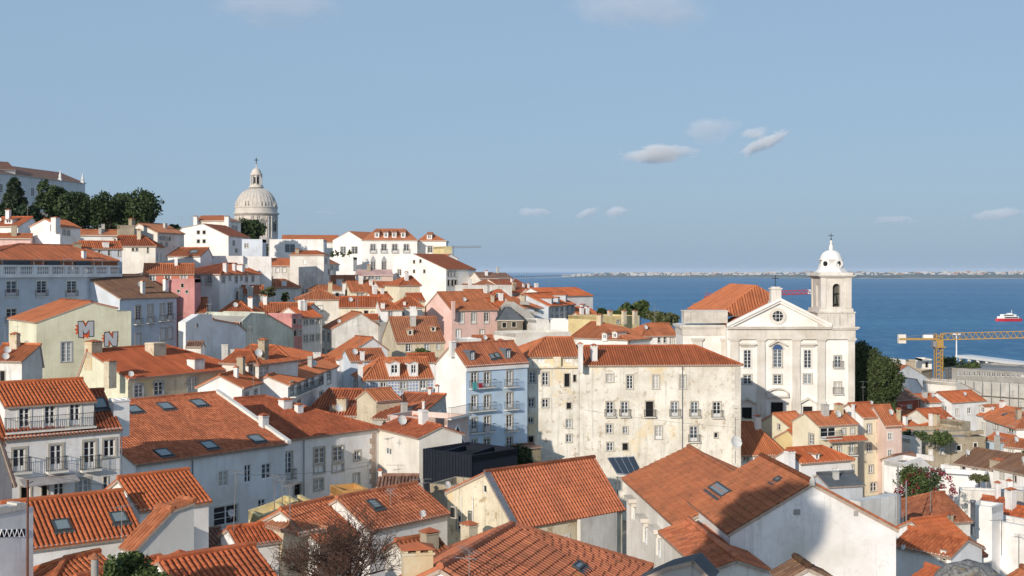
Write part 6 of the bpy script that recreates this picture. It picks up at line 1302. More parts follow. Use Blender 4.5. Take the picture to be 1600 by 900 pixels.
# round window with bars
c = Vector((xs(1215), YC, cz_(494))); m = MB()
n = 24; r0, r1 = .8, 1.25
pts = [c + Vector((r * math.cos(2 * math.pi * k / n), -y, r * math.sin(2 * math.pi * k / n))) for r, y in ((r0, .03), (r0, .2), (r1, .2), (r1, .0)) for k in range(n)]
m.faces(pts, [(j * n + k, j * n + (k + 1) % n, (j + 1) * n + (k + 1) % n, (j + 1) * n + k) for j in range(3) for k in range(n)]); rw = m.build('round_window', [CS], ch)
m = MB(); m.poly([c + Vector((r0 * math.cos(2 * math.pi * k / n), -.03, r0 * math.sin(2 * math.pi * k / n))) for k in range(n)]); m.build('pane', [glass()], rw)
m = MB()
for d in (-.27, .27): m.tube(c + Vector((d, -.08, -.75)), c + Vector((d, -.08, .75)), .04, n=4); m.tube(c + Vector((-.75, -.09, d)), c + Vector((.75, -.09, d)), .04, n=4)
m.build('glazing_bar', [WHITE_WOOD], rw)
# hoods and pediments over openings
def hood(u, v, w, kind='flat'):
    m = MB(); x = xs(u); ww = w / F * YC; z = cz_(v)
    if kind == 'flat': m.box(FR, x - ww / 2, x + ww / 2, .004, .5, z, z + .22); m.box(FR, x - ww / 2 + .2, x + ww / 2 - .2, .005, .3, z - .25, z)
    elif kind == 'tri':
        pr = [(-ww / 2, 0), (-ww / 2, .22), (0, 1.05), (ww / 2, .22), (ww / 2, 0), (0, .72)]
        P0 = [Vector((x + a, YC - .004, z + b)) for a, b in pr]; P1 = [Vector((x + a, YC - .5, z + b)) for a, b in pr]
        m.faces(P0 + P1, [(6, 7, 8, 11), (8, 9, 10, 11)] + [(k, (k + 1) % 6, 6 + (k + 1) % 6, 6 + k) for k in range(6)])
    else:
        k_ = 12; pr = [(-ww / 2 * math.cos(math.pi * k / k_), .95 * math.sin(math.pi * k / k_)) for k in range(k_ + 1)]
        for (a0, b0), (a1, b1) in zip(pr, pr[1:]):
            m.hexa([Vector((x + a0, YC - .004, z + b0)), Vector((x + a1, YC - .004, z + b1)), Vector((x + a1, YC - .55, z + b1)), Vector((x + a0, YC - .55, z + b0)), Vector((x + a0 * 1.04, YC - .004, z + b0 + .24)), Vector((x + a1 * 1.04, YC - .004, z + b1 + .24)), Vector((x + a1 * 1.04, YC - .55, z + b1 + .24)), Vector((x + a0 * 1.04, YC - .55, z + b0 + .24))])
        m.box(FR, x - ww / 2 - .1, x + ww / 2 + .1, .005, .56, z - .24, z)
    m.build('hood', [CS], ch)
hood(1168, 539, 26); hood(1262, 539, 25); hood(1215, 541, 29, 'tri'); hood(1167, 631, 27, 'tri'); hood(1262, 631, 27, 'tri'); hood(1214, 618, 33, 'arc')
c = Vector((xs(1215), YC, cz_(546))); m = MB(); k_ = 12     # arched head of the middle window
m.poly([c + Vector((.78 * math.cos(math.pi * k / k_), -.045, .75 * math.sin(math.pi * k / k_))) for k in range(k_ + 1)]); m.build('fanlight', [simple('blue_fanlight', (0.05, 0.10, 0.22), .3)], ch)
m = MB()
for k in range(k_):
    a0, a1 = math.pi * k / k_, math.pi * (k + 1) / k_
    m.hexa([c + Vector((r * math.cos(a), -y, r * math.sin(a))) for y in (.005, .1) for r, a in ((.78, a0), (.78, a1), (1.0, a1), (1.0, a0))])
m.build('fanlight_arch', [CS], ch)
for u0, v0, v1 in ((1189, 647, 627), (1190, 652, 627), (1245, 644, 626)): pass
# nave roof: tall hip behind the pediment
rb = MB(); YR = YC + 22
zr = P(1180, 445, YR).z; ze_ = P(1120, 487, YC + 11).z - .4
x0, x1 = cx_(1112, YC + 9), cx_(1252, YC + 9); 
C = [Vector((x0, YC + 4, ze_)), Vector((x1, YC + 4, ze_)), Vector((x1, YC + 36, ze_)), Vector((x0, YC + 36, ze_))]
Ra, Rb = Vector((0, 0, zr)), Vector((0, 0, zr)); mid = (x0 + x1) / 2
Ra.x = Rb.x = mid; Ra.y, Rb.y = YC + 32, YC + 9.5
# ridge runs along the nave, hipped in front
slope(rb, C[3], C[0], Rb, Ra, 1, pitch=.35); slope(rb, C[0], C[1], Rb, Rb, 1, pitch=.35); slope(rb, C[1], C[2], Ra, Rb, 1, pitch=.35)
rb.build('roof', [terracotta('orange', 2), MORTAR], ch)
rb = MB()     # low roof between the pediment and the hip
zp = cz_(512)
slope(rb, Vector((xs(1137), YC + 8, zp + .1)), Vector((xs(1137), YC + .1, zp + .1)), Vector((xs(1217.5), YC + .1, cz_(470.5))), Vector((xs(1217.5), YC + 8, cz_(470.5))), 1, pitch=.3)
slope(rb, Vector((xs(1296), YC + .1, zp + .1)), Vector((xs(1296), YC + 8, zp + .1)), Vector((xs(1217.5), YC + 8, cz_(470.5))), Vector((xs(1217.5), YC + .1, cz_(470.5))), 1, pitch=.3)
rb.build('roof', [terracotta('red'), MORTAR], ch)
m = MB(); fp = (Vector((cx_(1213.5), YC + .9, 0)), FR[1], FR[2]); m.box(fp, -.75, .75, -.75, .75, cz_(474), cz_(452)); m.box(fp, -.9, .9, -.9, .9, cz_(452), cz_(450)); m.box(fp, -.6, .6, -.6, .6, cz_(450), cz_(448)); m.box(fp, -.9, .9, -.9, .9, cz_(474), cz_(470)); m.build('cross_pedestal', [CS], ch)
m = MB(); cp = Vector((cx_(1213.5), YC + .9, 0)); m.tube(cp + UP * cz_(448), cp + UP * cz_(430), .06, n=5); m.tube(cp + UP * cz_(435) - FR[1] * .5, cp + UP * cz_(435) + FR[1] * .5, .06, n=5); m.build('cross', [IRON], ch)
# bell tower
Tm = MB(); tx0, tx1 = cx_(1284), cx_(1328.5); tw_ = tx1 - tx0; ft = (Vector((0, YC, 0)), FR[1], FR[2])
m = MB(); m.box(ft, cx_(1277), cx_(1335), -7.0, .35, cz_(510.5), cz_(489)); m.box(ft, cx_(1275), cx_(1336), -7.1, .5, cz_(489), cz_(487)); m.build('tower_base', [plaster('churchstone', .75)], ch)
m = MB(); m.box(ft, cx_(1280), cx_(1333), -6.6, .1, cz_(487), cz_(482)); m.build('tower_step', [CS], ch)
zB0, zB1 = cz_(482), cz_(434); dpt = 5.6
opw, oph = 1.15, 4.0
def arch_wall(mb, O, a, n, L, z0, z1, s0, w, za, h):    # wall with one round headed opening
    fr = (O, a, n); k_ = 10; pts = [(s0 + w / 2 - w / 2 * math.cos(math.pi * k / k_), za + h + w / 2 * math.sin(math.pi * k / k_)) for k in range(k_ + 1)]
    def W3(s, z, y=0.0): return O + a * s + n * y + UP * z
    mb.poly([W3(0, z0), W3(s0, z0), W3(s0, z1), W3(0, z1)]); mb.poly([W3(s0 + w, z0), W3(L, z0), W3(L, z1), W3(s0 + w, z1)])
    mb.poly([W3(s0, z0), W3(s0 + w, z0), W3(s0 + w, za), W3(s0, za)])
    for (sa, zza), (sb, zzb) in zip(pts, pts[1:]): mb.poly([W3(sa, zza), W3(sb, zzb), W3(sb, z1), W3(sa, z1)])
    edge = [(s0, za), (s0, za + h)] + pts[1:-1] + [(s0 + w, za + h), (s0 + w, za)]
    for (sa, zza), (sb, zzb) in zip(edge, edge[1:] + edge[:1]): mb.poly([W3(sa, zza), W3(sb, zzb), W3(sb, zzb, -.9), W3(sa, zza, -.9)])
m = MB(); o00 = Vector((tx0, YC, 0)); ax, ay = FR[1], Vector((0, 1, 0))
arch_wall(m, o00, ax, -ay, tw_, zB0, zB1, cx_(1307) - tx0 - opw / 2, opw, cz_(479.5), 2.9)
arch_wall(m, o00 + ay * dpt, -ay, -ax, dpt, zB0, zB1, dpt / 2 - opw / 2, opw, cz_(479.5), 2.9)
arch_wall(m, o00 + ax * tw_, ay, ax, dpt, zB0, zB1, dpt / 2 - opw / 2, opw, cz_(479.5), 2.9)
arch_wall(m, o00 + ax * tw_ + ay * dpt, -ax, ay, tw_, zB0, zB1, tw_ / 2 - opw / 2, opw, cz_(479.5), 2.9)
m.build('belfry', [plaster('stonewhite', .6)], ch)
for x in (tx0, tx1):
    for y in (0, dpt): fr = (Vector((x, YC + y, 0)), ax, -ay); m = MB(); m.box(fr, -.16, .16 if x == tx1 else .6, -.6 if y == 0 else -.16, .16, zB0 + .002, zB1 - .002); m.build('corner_strip', [CS], ch)
m = MB(); m.box((Vector((tx1, YC, 0)), ax, -ay), -.62, -.17, -.1, .159, zB0 + .003, zB1 - .003); m.build('corner_strip', [CS], ch)
m = MB(); cT = Vector((tx0 + tw_ / 2, YC + dpt / 2, 0)); fT = (cT, ax, -ay); hw, hd = tw_ / 2, dpt / 2
for e, v0, v1 in ((.25, 434, 432.5), (.5, 432.5, 431), (.7, 431, 429.5), (.3, 429.5, 426)): m.box(fT, -hw - e, hw + e, -hd - e, hd + e, cz_(v0) + .002, cz_(v1))
m.build('tower_cornice', [CS], ch)
prof = []
for k in range(9):     # concave bell-shaped foot
    f = k / 8; prof.append((2.55 - .85 * math.sin(f * 1.57) ** .8, cz_(426) + (cz_(412) - cz_(426)) * f ** 1.35))
m = MB(); m.lathe(cT, [(r * 1.06, z) for r, z in prof], 8, a0=math.pi / 8); m.build('tower_roof', [CW], ch)
m = MB(); zD = cz_(414); m.lathe(cT, [(1.72, zD - 1.0), (1.68, cz_(406)), (1.85, cz_(406)), (1.85, cz_(404.5)), (1.62, cz_(404))] + [(1.62 * math.cos(t), cz_(404) + 1.35 * math.sin(t)) for t in (.25, .5, .75, 1.0, 1.25, 1.45)] + [(.35, cz_(388)), (.28, cz_(384)), (.12, cz_(379)), (.2, cz_(377.5)), (.2, cz_(376)), (.06, cz_(375)), (0, cz_(374))], 24); m.build('tower_dome', [CW], ch, smooth=True)
for du, dy in ((1, -1), (-1, -1)):
    d = Vector((.42 if du > 0 else -.8, -.9, 0)).normalized(); c = cT + d * 1.68 + UP * cz_(412); x = Vector((-d.y, d.x, 0)); m = MB()
    n = 18; ptsr = [c + (x * math.cos(2 * math.pi * k / n) + UP * math.sin(2 * math.pi * k / n)) * r + d * y for r, y in ((.4, -.1), (.4, .2), (.72, .2), (.72, -.5)) for k in range(n)]
    m.faces(ptsr, [(j * n + k, j * n + (k + 1) % n, (j + 1) * n + (k + 1) % n, (j + 1) * n + k) for j in range(3) for k in range(n)]); oo = m.build('oculus', [CW], ch)
    m = MB(); m.poly([c + (x * math.cos(2 * math.pi * k / n) + UP * math.sin(2 * math.pi * k / n)) * .41 + d * .06 for k in range(n)]); m.build('oculus_opening', [DARK], oo)
m = MB(); m.tube(cT + UP * cz_(375), cT + UP * cz_(363.5), .05, n=5); m.tube(cT + UP * cz_(367.5) - ax * .42, cT + UP * cz_(367.5) + ax * .42, .05, n=5); m.lathe(cT + UP * cz_(373), [(0, -.15), (.15, 0), (0, .15)], 8); m.build('tower_cross', [IRON], ch)
BR = simple('bronze', (0.05, 0.055, 0.045), .5, .5)
for cc in (Vector((cx_(1307), YC + .7, 0)), Vector((tx0 + .8, YC + dpt / 2, 0))):
    m = MB(); zt = cz_(463); m.lathe(cc, [(.0, zt + .35), (.1, zt + .3), (.22, zt), (.27, zt - .5), (.36, zt - .95), (.5, zt - 1.2), (.42, zt - 1.2), (0, zt - .9)], 14); m.tube(cc + UP * (zt + .4) - ax * .55, cc + UP * (zt + .4) + ax * .55, .09, n=5); m.build('bell', [BR], ch, smooth=True)
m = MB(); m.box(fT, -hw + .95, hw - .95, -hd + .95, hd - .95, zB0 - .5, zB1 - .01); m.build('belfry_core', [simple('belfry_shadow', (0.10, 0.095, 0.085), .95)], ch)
for x, y in ((xs(1137), YC), (xs(1335), YC), (xs(1335), YC + 32), (xs(1130), YC + 32), (xw(1067), YC + 5)): GROUND.append((x, y, zb))
house('small_roof', 'small orange roof poking out behind the church wing parapet', 'church', (1094, 487, 218), (1120, 487, 219), rv=(1108, 476), hb=10, lod=1, cat='house')

# ================================================================== great dome
YD = 700.0; DS = simple('dome_stone', (0.62, 0.57, 0.51), .85, var=.25, scale=.25); DL = simple('dome_lead_stone', (0.60, 0.55, 0.49), .85, var=.35, scale=.35)
dc = Vector((cx_(400.5, YD), YD, 0)); dz = lambda v: cz_(v, YD); px = YD / F
dm = thing('domed_church', 'great pale stone dome with ribbed shell, drum windows and lantern on the hill', 'dome', dc + UP * dz(410))
m = MB(); m.lathe(dc, [(33 * px, dz(420)), (33 * px, dz(373)), (31.5 * px, dz(372)), (31 * px, dz(338)), (32.5 * px, dz(337)), (35.5 * px, dz(334.5)), (35.5 * px, dz(333)), (32.5 * px, dz(332.5)), (32.5 * px, dz(326)), (33.5 * px, dz(325)), (33.5 * px, dz(323.5)), (31 * px, dz(323))], 64); m.build('drum', [DS], dm)
sh = [(31 * px * math.cos(t), dz(323) + (dz(293) - dz(323)) * math.sin(t)) for t in [k * .095 for k in range(15)]] + [(8.5 * px, dz(293.3))]
m = MB(); m.lathe(dc, sh, 64); m.build('shell', [DL], dm, smooth=True)
for k in range(32):
    t0 = 2 * math.pi * k / 32; m = MB()
    for (r0, z0), (r1, z1) in zip(sh[:-1], sh[1:-1]):
        d = Vector((math.cos(t0), math.sin(t0), 0)); e = Vector((-d.y, d.x, 0)) * .28
        m.hexa([dc + d * (r0 - .2) - e + UP * z0, dc + d * (r0 + .18) - e + UP * z0, dc + d * (r0 + .18) + e + UP * z0, dc + d * (r0 - .2) + e + UP * z0, dc + d * (r1 - .2) - e + UP * z1, dc + d * (r1 + .18) - e + UP * z1, dc + d * (r1 + .18) + e + UP * z1, dc + d * (r1 - .2) + e + UP * z1])
    m.build('rib', [DS], dm)
for k in range(8):     # windows between paired columns
    t0 = math.pi / 8 + 2 * math.pi * k / 8 + .12; d = Vector((math.cos(t0), math.sin(t0), 0)); e = Vector((-d.y, d.x, 0)); c = dc + d * (31.6 * px)
    fr = (c, e, d); m = MB(); w = 4.3 * px
    prw = [(-w, dz(362)), (w, dz(362)), (w, dz(347))] + [(w * math.cos(a), dz(347) + w * math.sin(a)) for a in (.5, 1.05, 1.57, 2.1, 2.64)] + [(-w, dz(347))]
    m.poly([c + e * s + d * .25 + UP * z for s, z in prw]); o = m.build('drum_window', [simple('niche_stone', (0.26, 0.24, 0.21), .9)], dm)
    m = MB(); m.box((c, e, d), -w * .45, w * .45, .26, .3, dz(361), dz(350)); m.build('window_opening', [DARK], o)
    m = MB(); 
    for a0, a1 in zip([0, .4, .8, 1.2, 1.57, 1.95, 2.35, 2.75], [.4, .8, 1.2, 1.57, 1.95, 2.35, 2.75, 3.1416]):
        m.hexa([c + e * r * math.cos(a) + d * y + UP * (dz(347) + r * math.sin(a)) for y in (.2, .55) for r, a in ((w, a0), (w, a1), (w * 1.25, a1), (w * 1.25, a0))])
    m.build('window_arch', [DS], o)
    for sgn in (-1, 1):
        for off in (6.5, 9.2):
            m = MB(); m.lathe(c + e * sgn * off * px - d * .25, [(1.0 * px, dz(372)), (.9 * px, dz(341)), (1.25 * px, dz(340)), (1.25 * px, dz(338))], 8); m.build('column', [DS], dm)
    for off in (-2.2, 2.2):
        m = MB(); m.lathe(dc + d * 32.2 * px + e * off * px * 1.2, [(.9 * px, dz(324)), (.9 * px, dz(320)), (.5 * px, dz(319)), (.35 * px, dz(316)), (0, dz(314.5))], 6); m.build('finial', [DS], dm)
m = MB(); m.lathe(dc, [(11.5 * px, dz(293.5)), (11.5 * px, dz(291.5)), (9.8 * px, dz(291)), (9.8 * px, dz(289)), (6 * px, dz(288.8)), (6 * px, dz(275)), (9 * px, dz(274)), (9.4 * px, dz(272)), (9.4 * px, dz(271)), (7.4 * px, dz(270.5))] + [(7.4 * px * math.cos(t), dz(270) + 7.5 * px * math.sin(t)) for t in (.3, .6, .9, 1.2, 1.4)] + [(.9 * px, dz(262)), (.7 * px, dz(258)), (1.2 * px, dz(257)), (.3 * px, dz(256)), (0, dz(255))], 24); m.build('lantern', [DS], dm)
for k in range(8):
    t0 = 2 * math.pi * k / 8 + .2; d = Vector((math.cos(t0), math.sin(t0), 0)); m = MB(); m.lathe(dc + d * 8.3 * px, [(.9 * px, dz(289)), (.9 * px, dz(274))], 6); m.build('lantern_column', [DS], dm)
    m = MB(); e = Vector((-d.y, d.x, 0)); d2 = Vector((math.cos(t0 + .39), math.sin(t0 + .39), 0)); e2 = Vector((-d2.y, d2.x, 0)); m.box((dc + d2 * 6.05 * px, e2, d2), -1.2 * px, 1.2 * px, 0, .1, dz(287), dz(277)); m.build('lantern_opening', [DARK], dm)
m = MB(); m.tube(dc + UP * dz(256), dc + UP * dz(246.5), .25, n=5); m.tube(dc + UP * dz(250) - Vector((1.1, 0, 0)), dc + UP * dz(250) + Vector((1.1, 0, 0)), .25, n=5); m.build('cross', [IRON], dm)
GROUND.append((dc.x, dc.y, dz(425))); GROUND.append((dc.x + 40, dc.y, dz(428))); GROUND.append((dc.x - 40, dc.y, dz(425)))

# ================================================================== cranes
YEL = simple('crane_yellow', (0.42, 0.26, 0.08), .5, var=.15); RED = simple('crane_red', (0.40, 0.03, 0.03), .5); WHI = simple('crane_white', (0.75, 0.75, 0.74), .5)
def truss(mb, p0, p1, w, h, n, r):
    p0, p1 = Vector(p0), Vector(p1); d = (p1 - p0).normalized(); s = d.cross(UP)
    if s.length < .1: s = Vector((1, 0, 0))
    s.normalize(); u2 = s.cross(d).normalized()
    ch_ = [(-w / 2, 0), (w / 2, 0), (0, h)] if h > 0 else []
    L = (p1 - p0).length
    def q(f, c): return p0 + d * L * f + s * c[0] + u2 * c[1]
    for c in ch_: mb.tube(q(0, c), q(1, c), r, n=5)
    for k in range(n):
        f0, f1 = k / n, (k + 1) / n; fm = (f0 + f1) / 2
        for c in ch_[:2]: mb.tube(q(f0, c), q(fm, ch_[2]), r * .6, n=4, caps=False); mb.tube(q(fm, ch_[2]), q(f1, c), r * .6, n=4, caps=False)
        mb.tube(q(f0, ch_[0]), q(f0, ch_[1]), r * .6, n=4, caps=False)
def mast(mb, base, top, w, n, r):
    base, top = Vector(base), Vector(top); cs = [Vector((x * w / 2, y * w / 2, 0)) for x, y in ((-1, -1), (1, -1), (1, 1), (-1, 1))]
    for c in cs: mb.tube(base + c, top + c, r, n=5)
    for k in range(n):
        z0, z1 = k / n, (k + 1) / n
        for j in range(4):
            a, b = cs[j], cs[(j + 1) % 4]; mb.tube(base.lerp(top, z0) + a, base.lerp(top, z1) + b, r * .6, n=4, caps=False); mb.tube(base.lerp(top, z0) + a, base.lerp(top, z0) + b, r * .6, n=4, caps=False)
YK = 330.0
kr = thing('tower_crane', 'yellow tower crane with long lattice jib and pale counterweights over the port', 'crane', P(1466.5, 590, YK)); GROUND.append(tuple(P(1466, 596, YK)))
m = MB(); mast(m, P(1466.5, 592, YK), P(1466.5, 540, YK), 1.7, 8, .14); m.build('mast', [YEL], kr)
m = MB(); fr = (P(1466.5, 540, YK), Vector((1, 0, 0)), Vector((0, -1, 0))); m.box(fr, -1.0, 1.0, -1.0, 1.0, -.2, 1.7); m.box(fr, -1.5, 1.5, -1.5, 1.5, -.5, -.2); m.build('slewing_ring', [YEL], kr)
m = MB(); m.box(fr, -2.0, -1.05, .2, 1.6, -.2, 1.3); m.build('cab', [simple('crane_cab', (0.25, 0.25, 0.26), .3)], kr)
m = MB(); mast(m, P(1466.5, 531, YK), P(1466.5, 521, YK), 1.7, 2, .16); m.build('tower_head', [YEL], kr)
m = MB(); truss(m, P(1472, 531, YK), P(1640, 527, YK - 12), 1.3, 1.75, 17, .13); m.build('jib', [YEL], kr)
m = MB(); fj = (P(1435, 529.5, YK), Vector((1, 0, 0)), Vector((0, -1, 0))); m.box(fj, -5.4, 5.2, -.7, .7, -.3, .25); m.build('counter_jib', [YEL], kr)
m = MB(); m.tube(P(1405, 527, YK), P(1461, 521, YK), .07, n=4); m.tube(P(1473, 521, YK), P(1530, 520, YK - 4), .07, n=4); m.build('tie_bar', [METAL], kr)
m = MB(); m.box((P(1409, 530, YK), Vector((1, 0, 0)), Vector((0, -1, 0))), -1.0, 1.0, -.6, .6, -1.1, 1.3); m.build('counterweight', [plaster('warm', .4)], kr)
m = MB(); m.box((P(1449, 527, YK), Vector((1, 0, 0)), Vector((0, -1, 0))), -1.2, 1.4, -.5, .5, -.2, .7); m.build('winch_box', [WHI], kr)
t = thing('lamp_mast', 'slender white floodlight mast standing on the quay beside the yellow crane', 'light mast', P(1494.5, 566, 380)); m = MB(); m.tube(P(1494.5, 572, 380), P(1494.5, 523, 380), .28, .16, 8); m.build('pole', [WHI], t); m = MB(); m.box((P(1494.5, 523, 380), Vector((1, 0, 0)), Vector((0, -1, 0))), -1.2, 1.2, -.3, .3, 0, .35); m.build('lamp_head', [WHI], t)
YR2 = 420.0
k2 = thing('red_crane', 'red and white tower crane on the quay partly hidden by the church roof', 'crane', P(1180, 560, YR2))
m = MB(); truss(m, P(1205, 461, YR2), P(1266, 459, YR2), 1.2, 1.3, 9, .13); m.build('jib', [RED], k2)
m = MB(); truss(m, P(1262, 459, YR2), P(1275, 459, YR2), 1.2, 1.3, 2, .14); m.build('jib_tip', [WHI], k2)
m = MB(); truss(m, P(1112, 465, YR2), P(1139, 460, YR2), 1.0, 1.1, 4, .15); m.build('counter_jib', [WHI], k2)
m = MB(); truss(m, P(1137, 460, YR2), P(1180, 457, YR2), 1.0, 1.1, 6, .15); m.build('jib', [RED], k2)
m = MB(); fr = (P(1107, 465, YR2), Vector((1, 0, 0)), Vector((0, -1, 0))); m.box(fr, -1.4, 1.2, -.8, .8, -.4, .5); m.tube(P(1106, 463, YR2), P(1106, 457, YR2), .12, n=4); m.tube(P(1102, 460, YR2), P(1113, 458, YR2), .1, n=4); m.build('machinery', [RED], k2)
m = MB(); m.box((P(1112, 469, YR2), Vector((1, 0, 0)), Vector((0, -1, 0))), -.9, .9, -.6, .6, -.5, .6); m.build('counterweight', [plaster('warm', .4)], k2)
m = MB(); mast(m, P(1180, 560, YR2), P(1180, 458, YR2), 1.8, 12, .14); m.build('mast', [RED], k2)
YK3 = 900.0
k3 = thing('far_crane', 'tiny pale crane jib far off above the yellow block', 'crane', P(707, 430, YK3)); m = MB(); truss(m, P(700, 387.5, YK3), P(752, 386.5, YK3), 1.6, 1.2, 12, .16); m.build('jib', [METAL], k3); m = MB(); mast(m, P(707, 430, YK3), P(707, 384, YK3), 1.6, 6, .18); m.build('mast', [METAL], k3)

# ================================================================== ferry
YF = 1804.0
fy = thing('ferry', 'red hulled white passenger ferry with two window decks on the river', 'ferry', P(1575, 501, YF)); O = P(1575, 502, YF); O.z = 0.0; px = YF / F
a = Vector((1, .12, 0)).normalized(); n = Vector((a.y, -a.x, 0))
def hull(mb, L0, L1, W, z0, z1, bow=.3, mat=0):
    k = 14; ring = []
    for z, e in ((z0, .82), (z1, 1.0)):
        r = []
        for i in range(k + 1):
            f = i / k; x = L0 + (L1 - L0) * f; w = W / 2 * e * (min(1, (f / bow) ** .55) if f < bow else 1) * (1 if f < .93 else .9)
            r.append((x, w, z))
        ring.append([O + a * x + n * w + UP * z for x, w, z in r] + [O + a * x - n * w + UP * z for x, w, z in r[::-1]])
    K = len(ring[0]); mb.faces(ring[0] + ring[1], [(i, (i + 1) % K, K + (i + 1) % K, K + i) for i in range(K)] + [tuple(range(K, 2 * K))], mat)
m = MB(); hull(m, -21 * px, 21 * px, 10, -.6, 4.2); m.build('hull', [simple('hull_red', (0.45, 0.02, 0.03), .4)], fy)
m = MB(); hull(m, -18 * px, 16 * px, 9.4, 4.2, 7.4); m.build('lower_deck', [WHI], fy)
m = MB(); hull(m, -13 * px, 12 * px, 8.2, 7.4, 10.4, .4); m.build('upper_deck', [WHI], fy)
m = MB(); fr = (O, a, n); m.box(fr, -8 * px, 14 * px, 4.72, 4.76, 5.0, 6.4); m.build('window_band', [DARK], fy); m = MB(); m.box(fr, -9 * px, 7 * px, 4.12, 4.16, 8.2, 9.5); m.build('window_band', [DARK], fy)
m = MB(); m.box(fr, -1 * px, 6 * px, -2.4, 2.4, 10.4, 12.2); m.build('wheelhouse', [WHI], fy); m = MB(); m.tube(O + a * 6 * px + UP * 10, O + a * 6 * px + UP * 17, .3, n=5); m.tube(O + a * 6 * px + UP * 14.5 - n * 2, O + a * 6 * px + UP * 14.5 + n * 2, .2, n=4); m.build('radar_mast', [WHI], fy)

# ================================================================== port
def zpt(u, v, Y): return P(u, v, Y)
ct = thing('quay_canopy', 'long white flat canopy on posts along the quay', 'canopy', P(1560, 572, 400)); p0, p1 = P(1501, 556, 420), P(1640, 568, 372)
a = (p1 - p0); a.z = 0; a.normalize(); n = Vector((a.y, -a.x, 0)); L = (p1 - p0).xy.length; fr = (Vector((p0.x, p0.y, 0)), a, n); m = MB(); m.box(fr, 0, L, -4, 2, p0.z - .5, p0.z + .35); m.build('roof', [WHI], ct)
x = 2
while x < L:
    m = MB(); m.box(fr, x, x + .8, 1.2, 1.8, p0.z - 6, p0.z - .5); m.box(fr, x, x + .8, -3.6, -3, p0.z - 6, p0.z - .5); m.build('post', [WHI], ct); x += 5.2
m = MB(); m.box(fr, 3, L, -3.4, -3.0, p0.z - 6, p0.z - 1.2); m.build('wall', [plaster('warm', .2)], ct)
GROUND.append((p0.x, p0.y, p0.z - 6)); GROUND.append((p1.x, p1.y, p1.z - 6)); GROUND.append((p0.x, p0.y + 60, 2)); GROUND.append((p1.x, p1.y + 60, 2))
gb = block('terminal_building', 'wide grey flat roofed port building with a band of windows', 'concrete', (1476, 345), (1640, 322), 574, 26, hb=8, dirt=.4, cat='port building', Fw=row(1498, 583, 1598, 586, 14, 5, 7, 'w', ''))
sq = block('stair_tower', 'small square tan stair tower beside the yellow crane base', 'warm', (1441, 352), (1456, 352), 561, 6, hb=9, dirt=.3, Fw=[(1448, 570, 4, 8, 'x')])
block('quay_building', 'long low tan building behind the stair tower', 'stone', (1415, 372), (1445, 370), 565, 10, hb=8, dirt=.5)
SCF = simple('scaffold_net', (0.40, 0.36, 0.32), .9, var=.2, scale=.5)
sw = block('scaffolded_wall', 'broad grey brown retaining wall covered in scaffolding below the port building', 'grey', (1432, 315), (1640, 292), 592, 4, hb=14, dirt=.6, cat='wall')
O, a, n = sw['frF']; L = sw['L']; k = 0
x = 0
while x < L:
    m = MB(); m.tube(O + a * x + n * .9 + UP * (sw['zb'] - 2), O + a * x + n * .9 + UP * (cz_(593, 305)), .07, n=4); m.build('scaffold_post', [METAL], sw['root']); x += 2.2
for k in range(6):
    m = MB(); z = sw['zb'] + 2.2 * k; m.tube(O + n * .9 + UP * z, O + a * L + n * .9 + UP * z, .06, n=4); m.box((O.xy.to_3d(), a, n), 0, L, .3, .85, z - .1, z); m.build('scaffold_deck', [simple('deck_board', (0.28, 0.22, 0.16), .9)], sw['root'])
block('stone_building', 'small flat stone annex at the end of the scaffolded wall', 'stone', (1404, 330), (1440, 326), 578, 8, hb=8, dirt=.5)
px_tree('tree', 'dark green tree clump behind the yellow crane mast', 1488, 580, 561, 44, 352, 'round', PINE, 81, n=60, size=.4, per=34, trunk_h=.1)
px_tree('bush', 'green bush on the roof edge of the port building', 1522, 578, 568, 34, 350, 'round', BROAD, 82, n=40, size=.35, per=30, trunk_h=.1, cat='bush')

# ================================================================== ground, river, far shore, bridge
G = np.array(GROUND)
def ground_z(X, Y):
    d2 = (X[..., None] - G[:, 0]) ** 2 + (Y[..., None] - G[:, 1]) ** 2 + 4.0
    w = 1 / d2 ** 2.2; return (w * G[:, 2]).sum(-1) / w.sum(-1)
nx, ny = 150, 190
gx = np.linspace(-1, 1, nx); gy = np.linspace(0, 1, ny) ** 1.6 * 1180 + 14
Yg = np.repeat(gy[:, None], nx, 1); Xg = gx[None, :] * (Yg * .62 + 30)
Z = ground_z(Xg, Yg)
near = np.min((Xg[..., None] - G[:, 0]) ** 2 + (Yg[..., None] - G[:, 1]) ** 2, -1) ** .5
shore = 390 + 0 * Xg; shore = np.where(Xg < 20, 390 + (20 - Xg) * 3.0, shore)        # the river bank runs away to the north east
fade = np.clip((Yg - shore) / 60.0, 0, 1); Z = Z * (1 - fade) + (-6.0) * fade - 6.0
Z = np.minimum(Z, ZC - 2 - 0 * Z + np.where(Yg > 60, 40, -12))
vs = [(float(Xg[j, i]), float(Yg[j, i]), float(Z[j, i])) for j in range(ny) for i in range(nx)]
fs = [(j * nx + i, j * nx + i + 1, (j + 1) * nx + i + 1, (j + 1) * nx + i) for j in range(ny - 1) for i in range(nx - 1)]
me = bpy.data.meshes.new('ground'); me.from_pydata(vs, [], fs); gm = bpy.data.materials.new('ground_stone'); nt, b = nodes_of(gm)
nt.links.new(mixc(nt, ramp(nt, noise_tex(nt, .25, 6, .65, pos_vec(nt)), ((.35, 0), (.7, 1))), (0.17, 0.155, 0.135), (0.27, 0.25, 0.215)), b.inputs['Base Color']); b.inputs['Roughness'].default_value = .95
me.materials.append(gm); g = bpy.data.objects.new('ground', me); COL.objects.link(g); g['kind'] = 'structure'
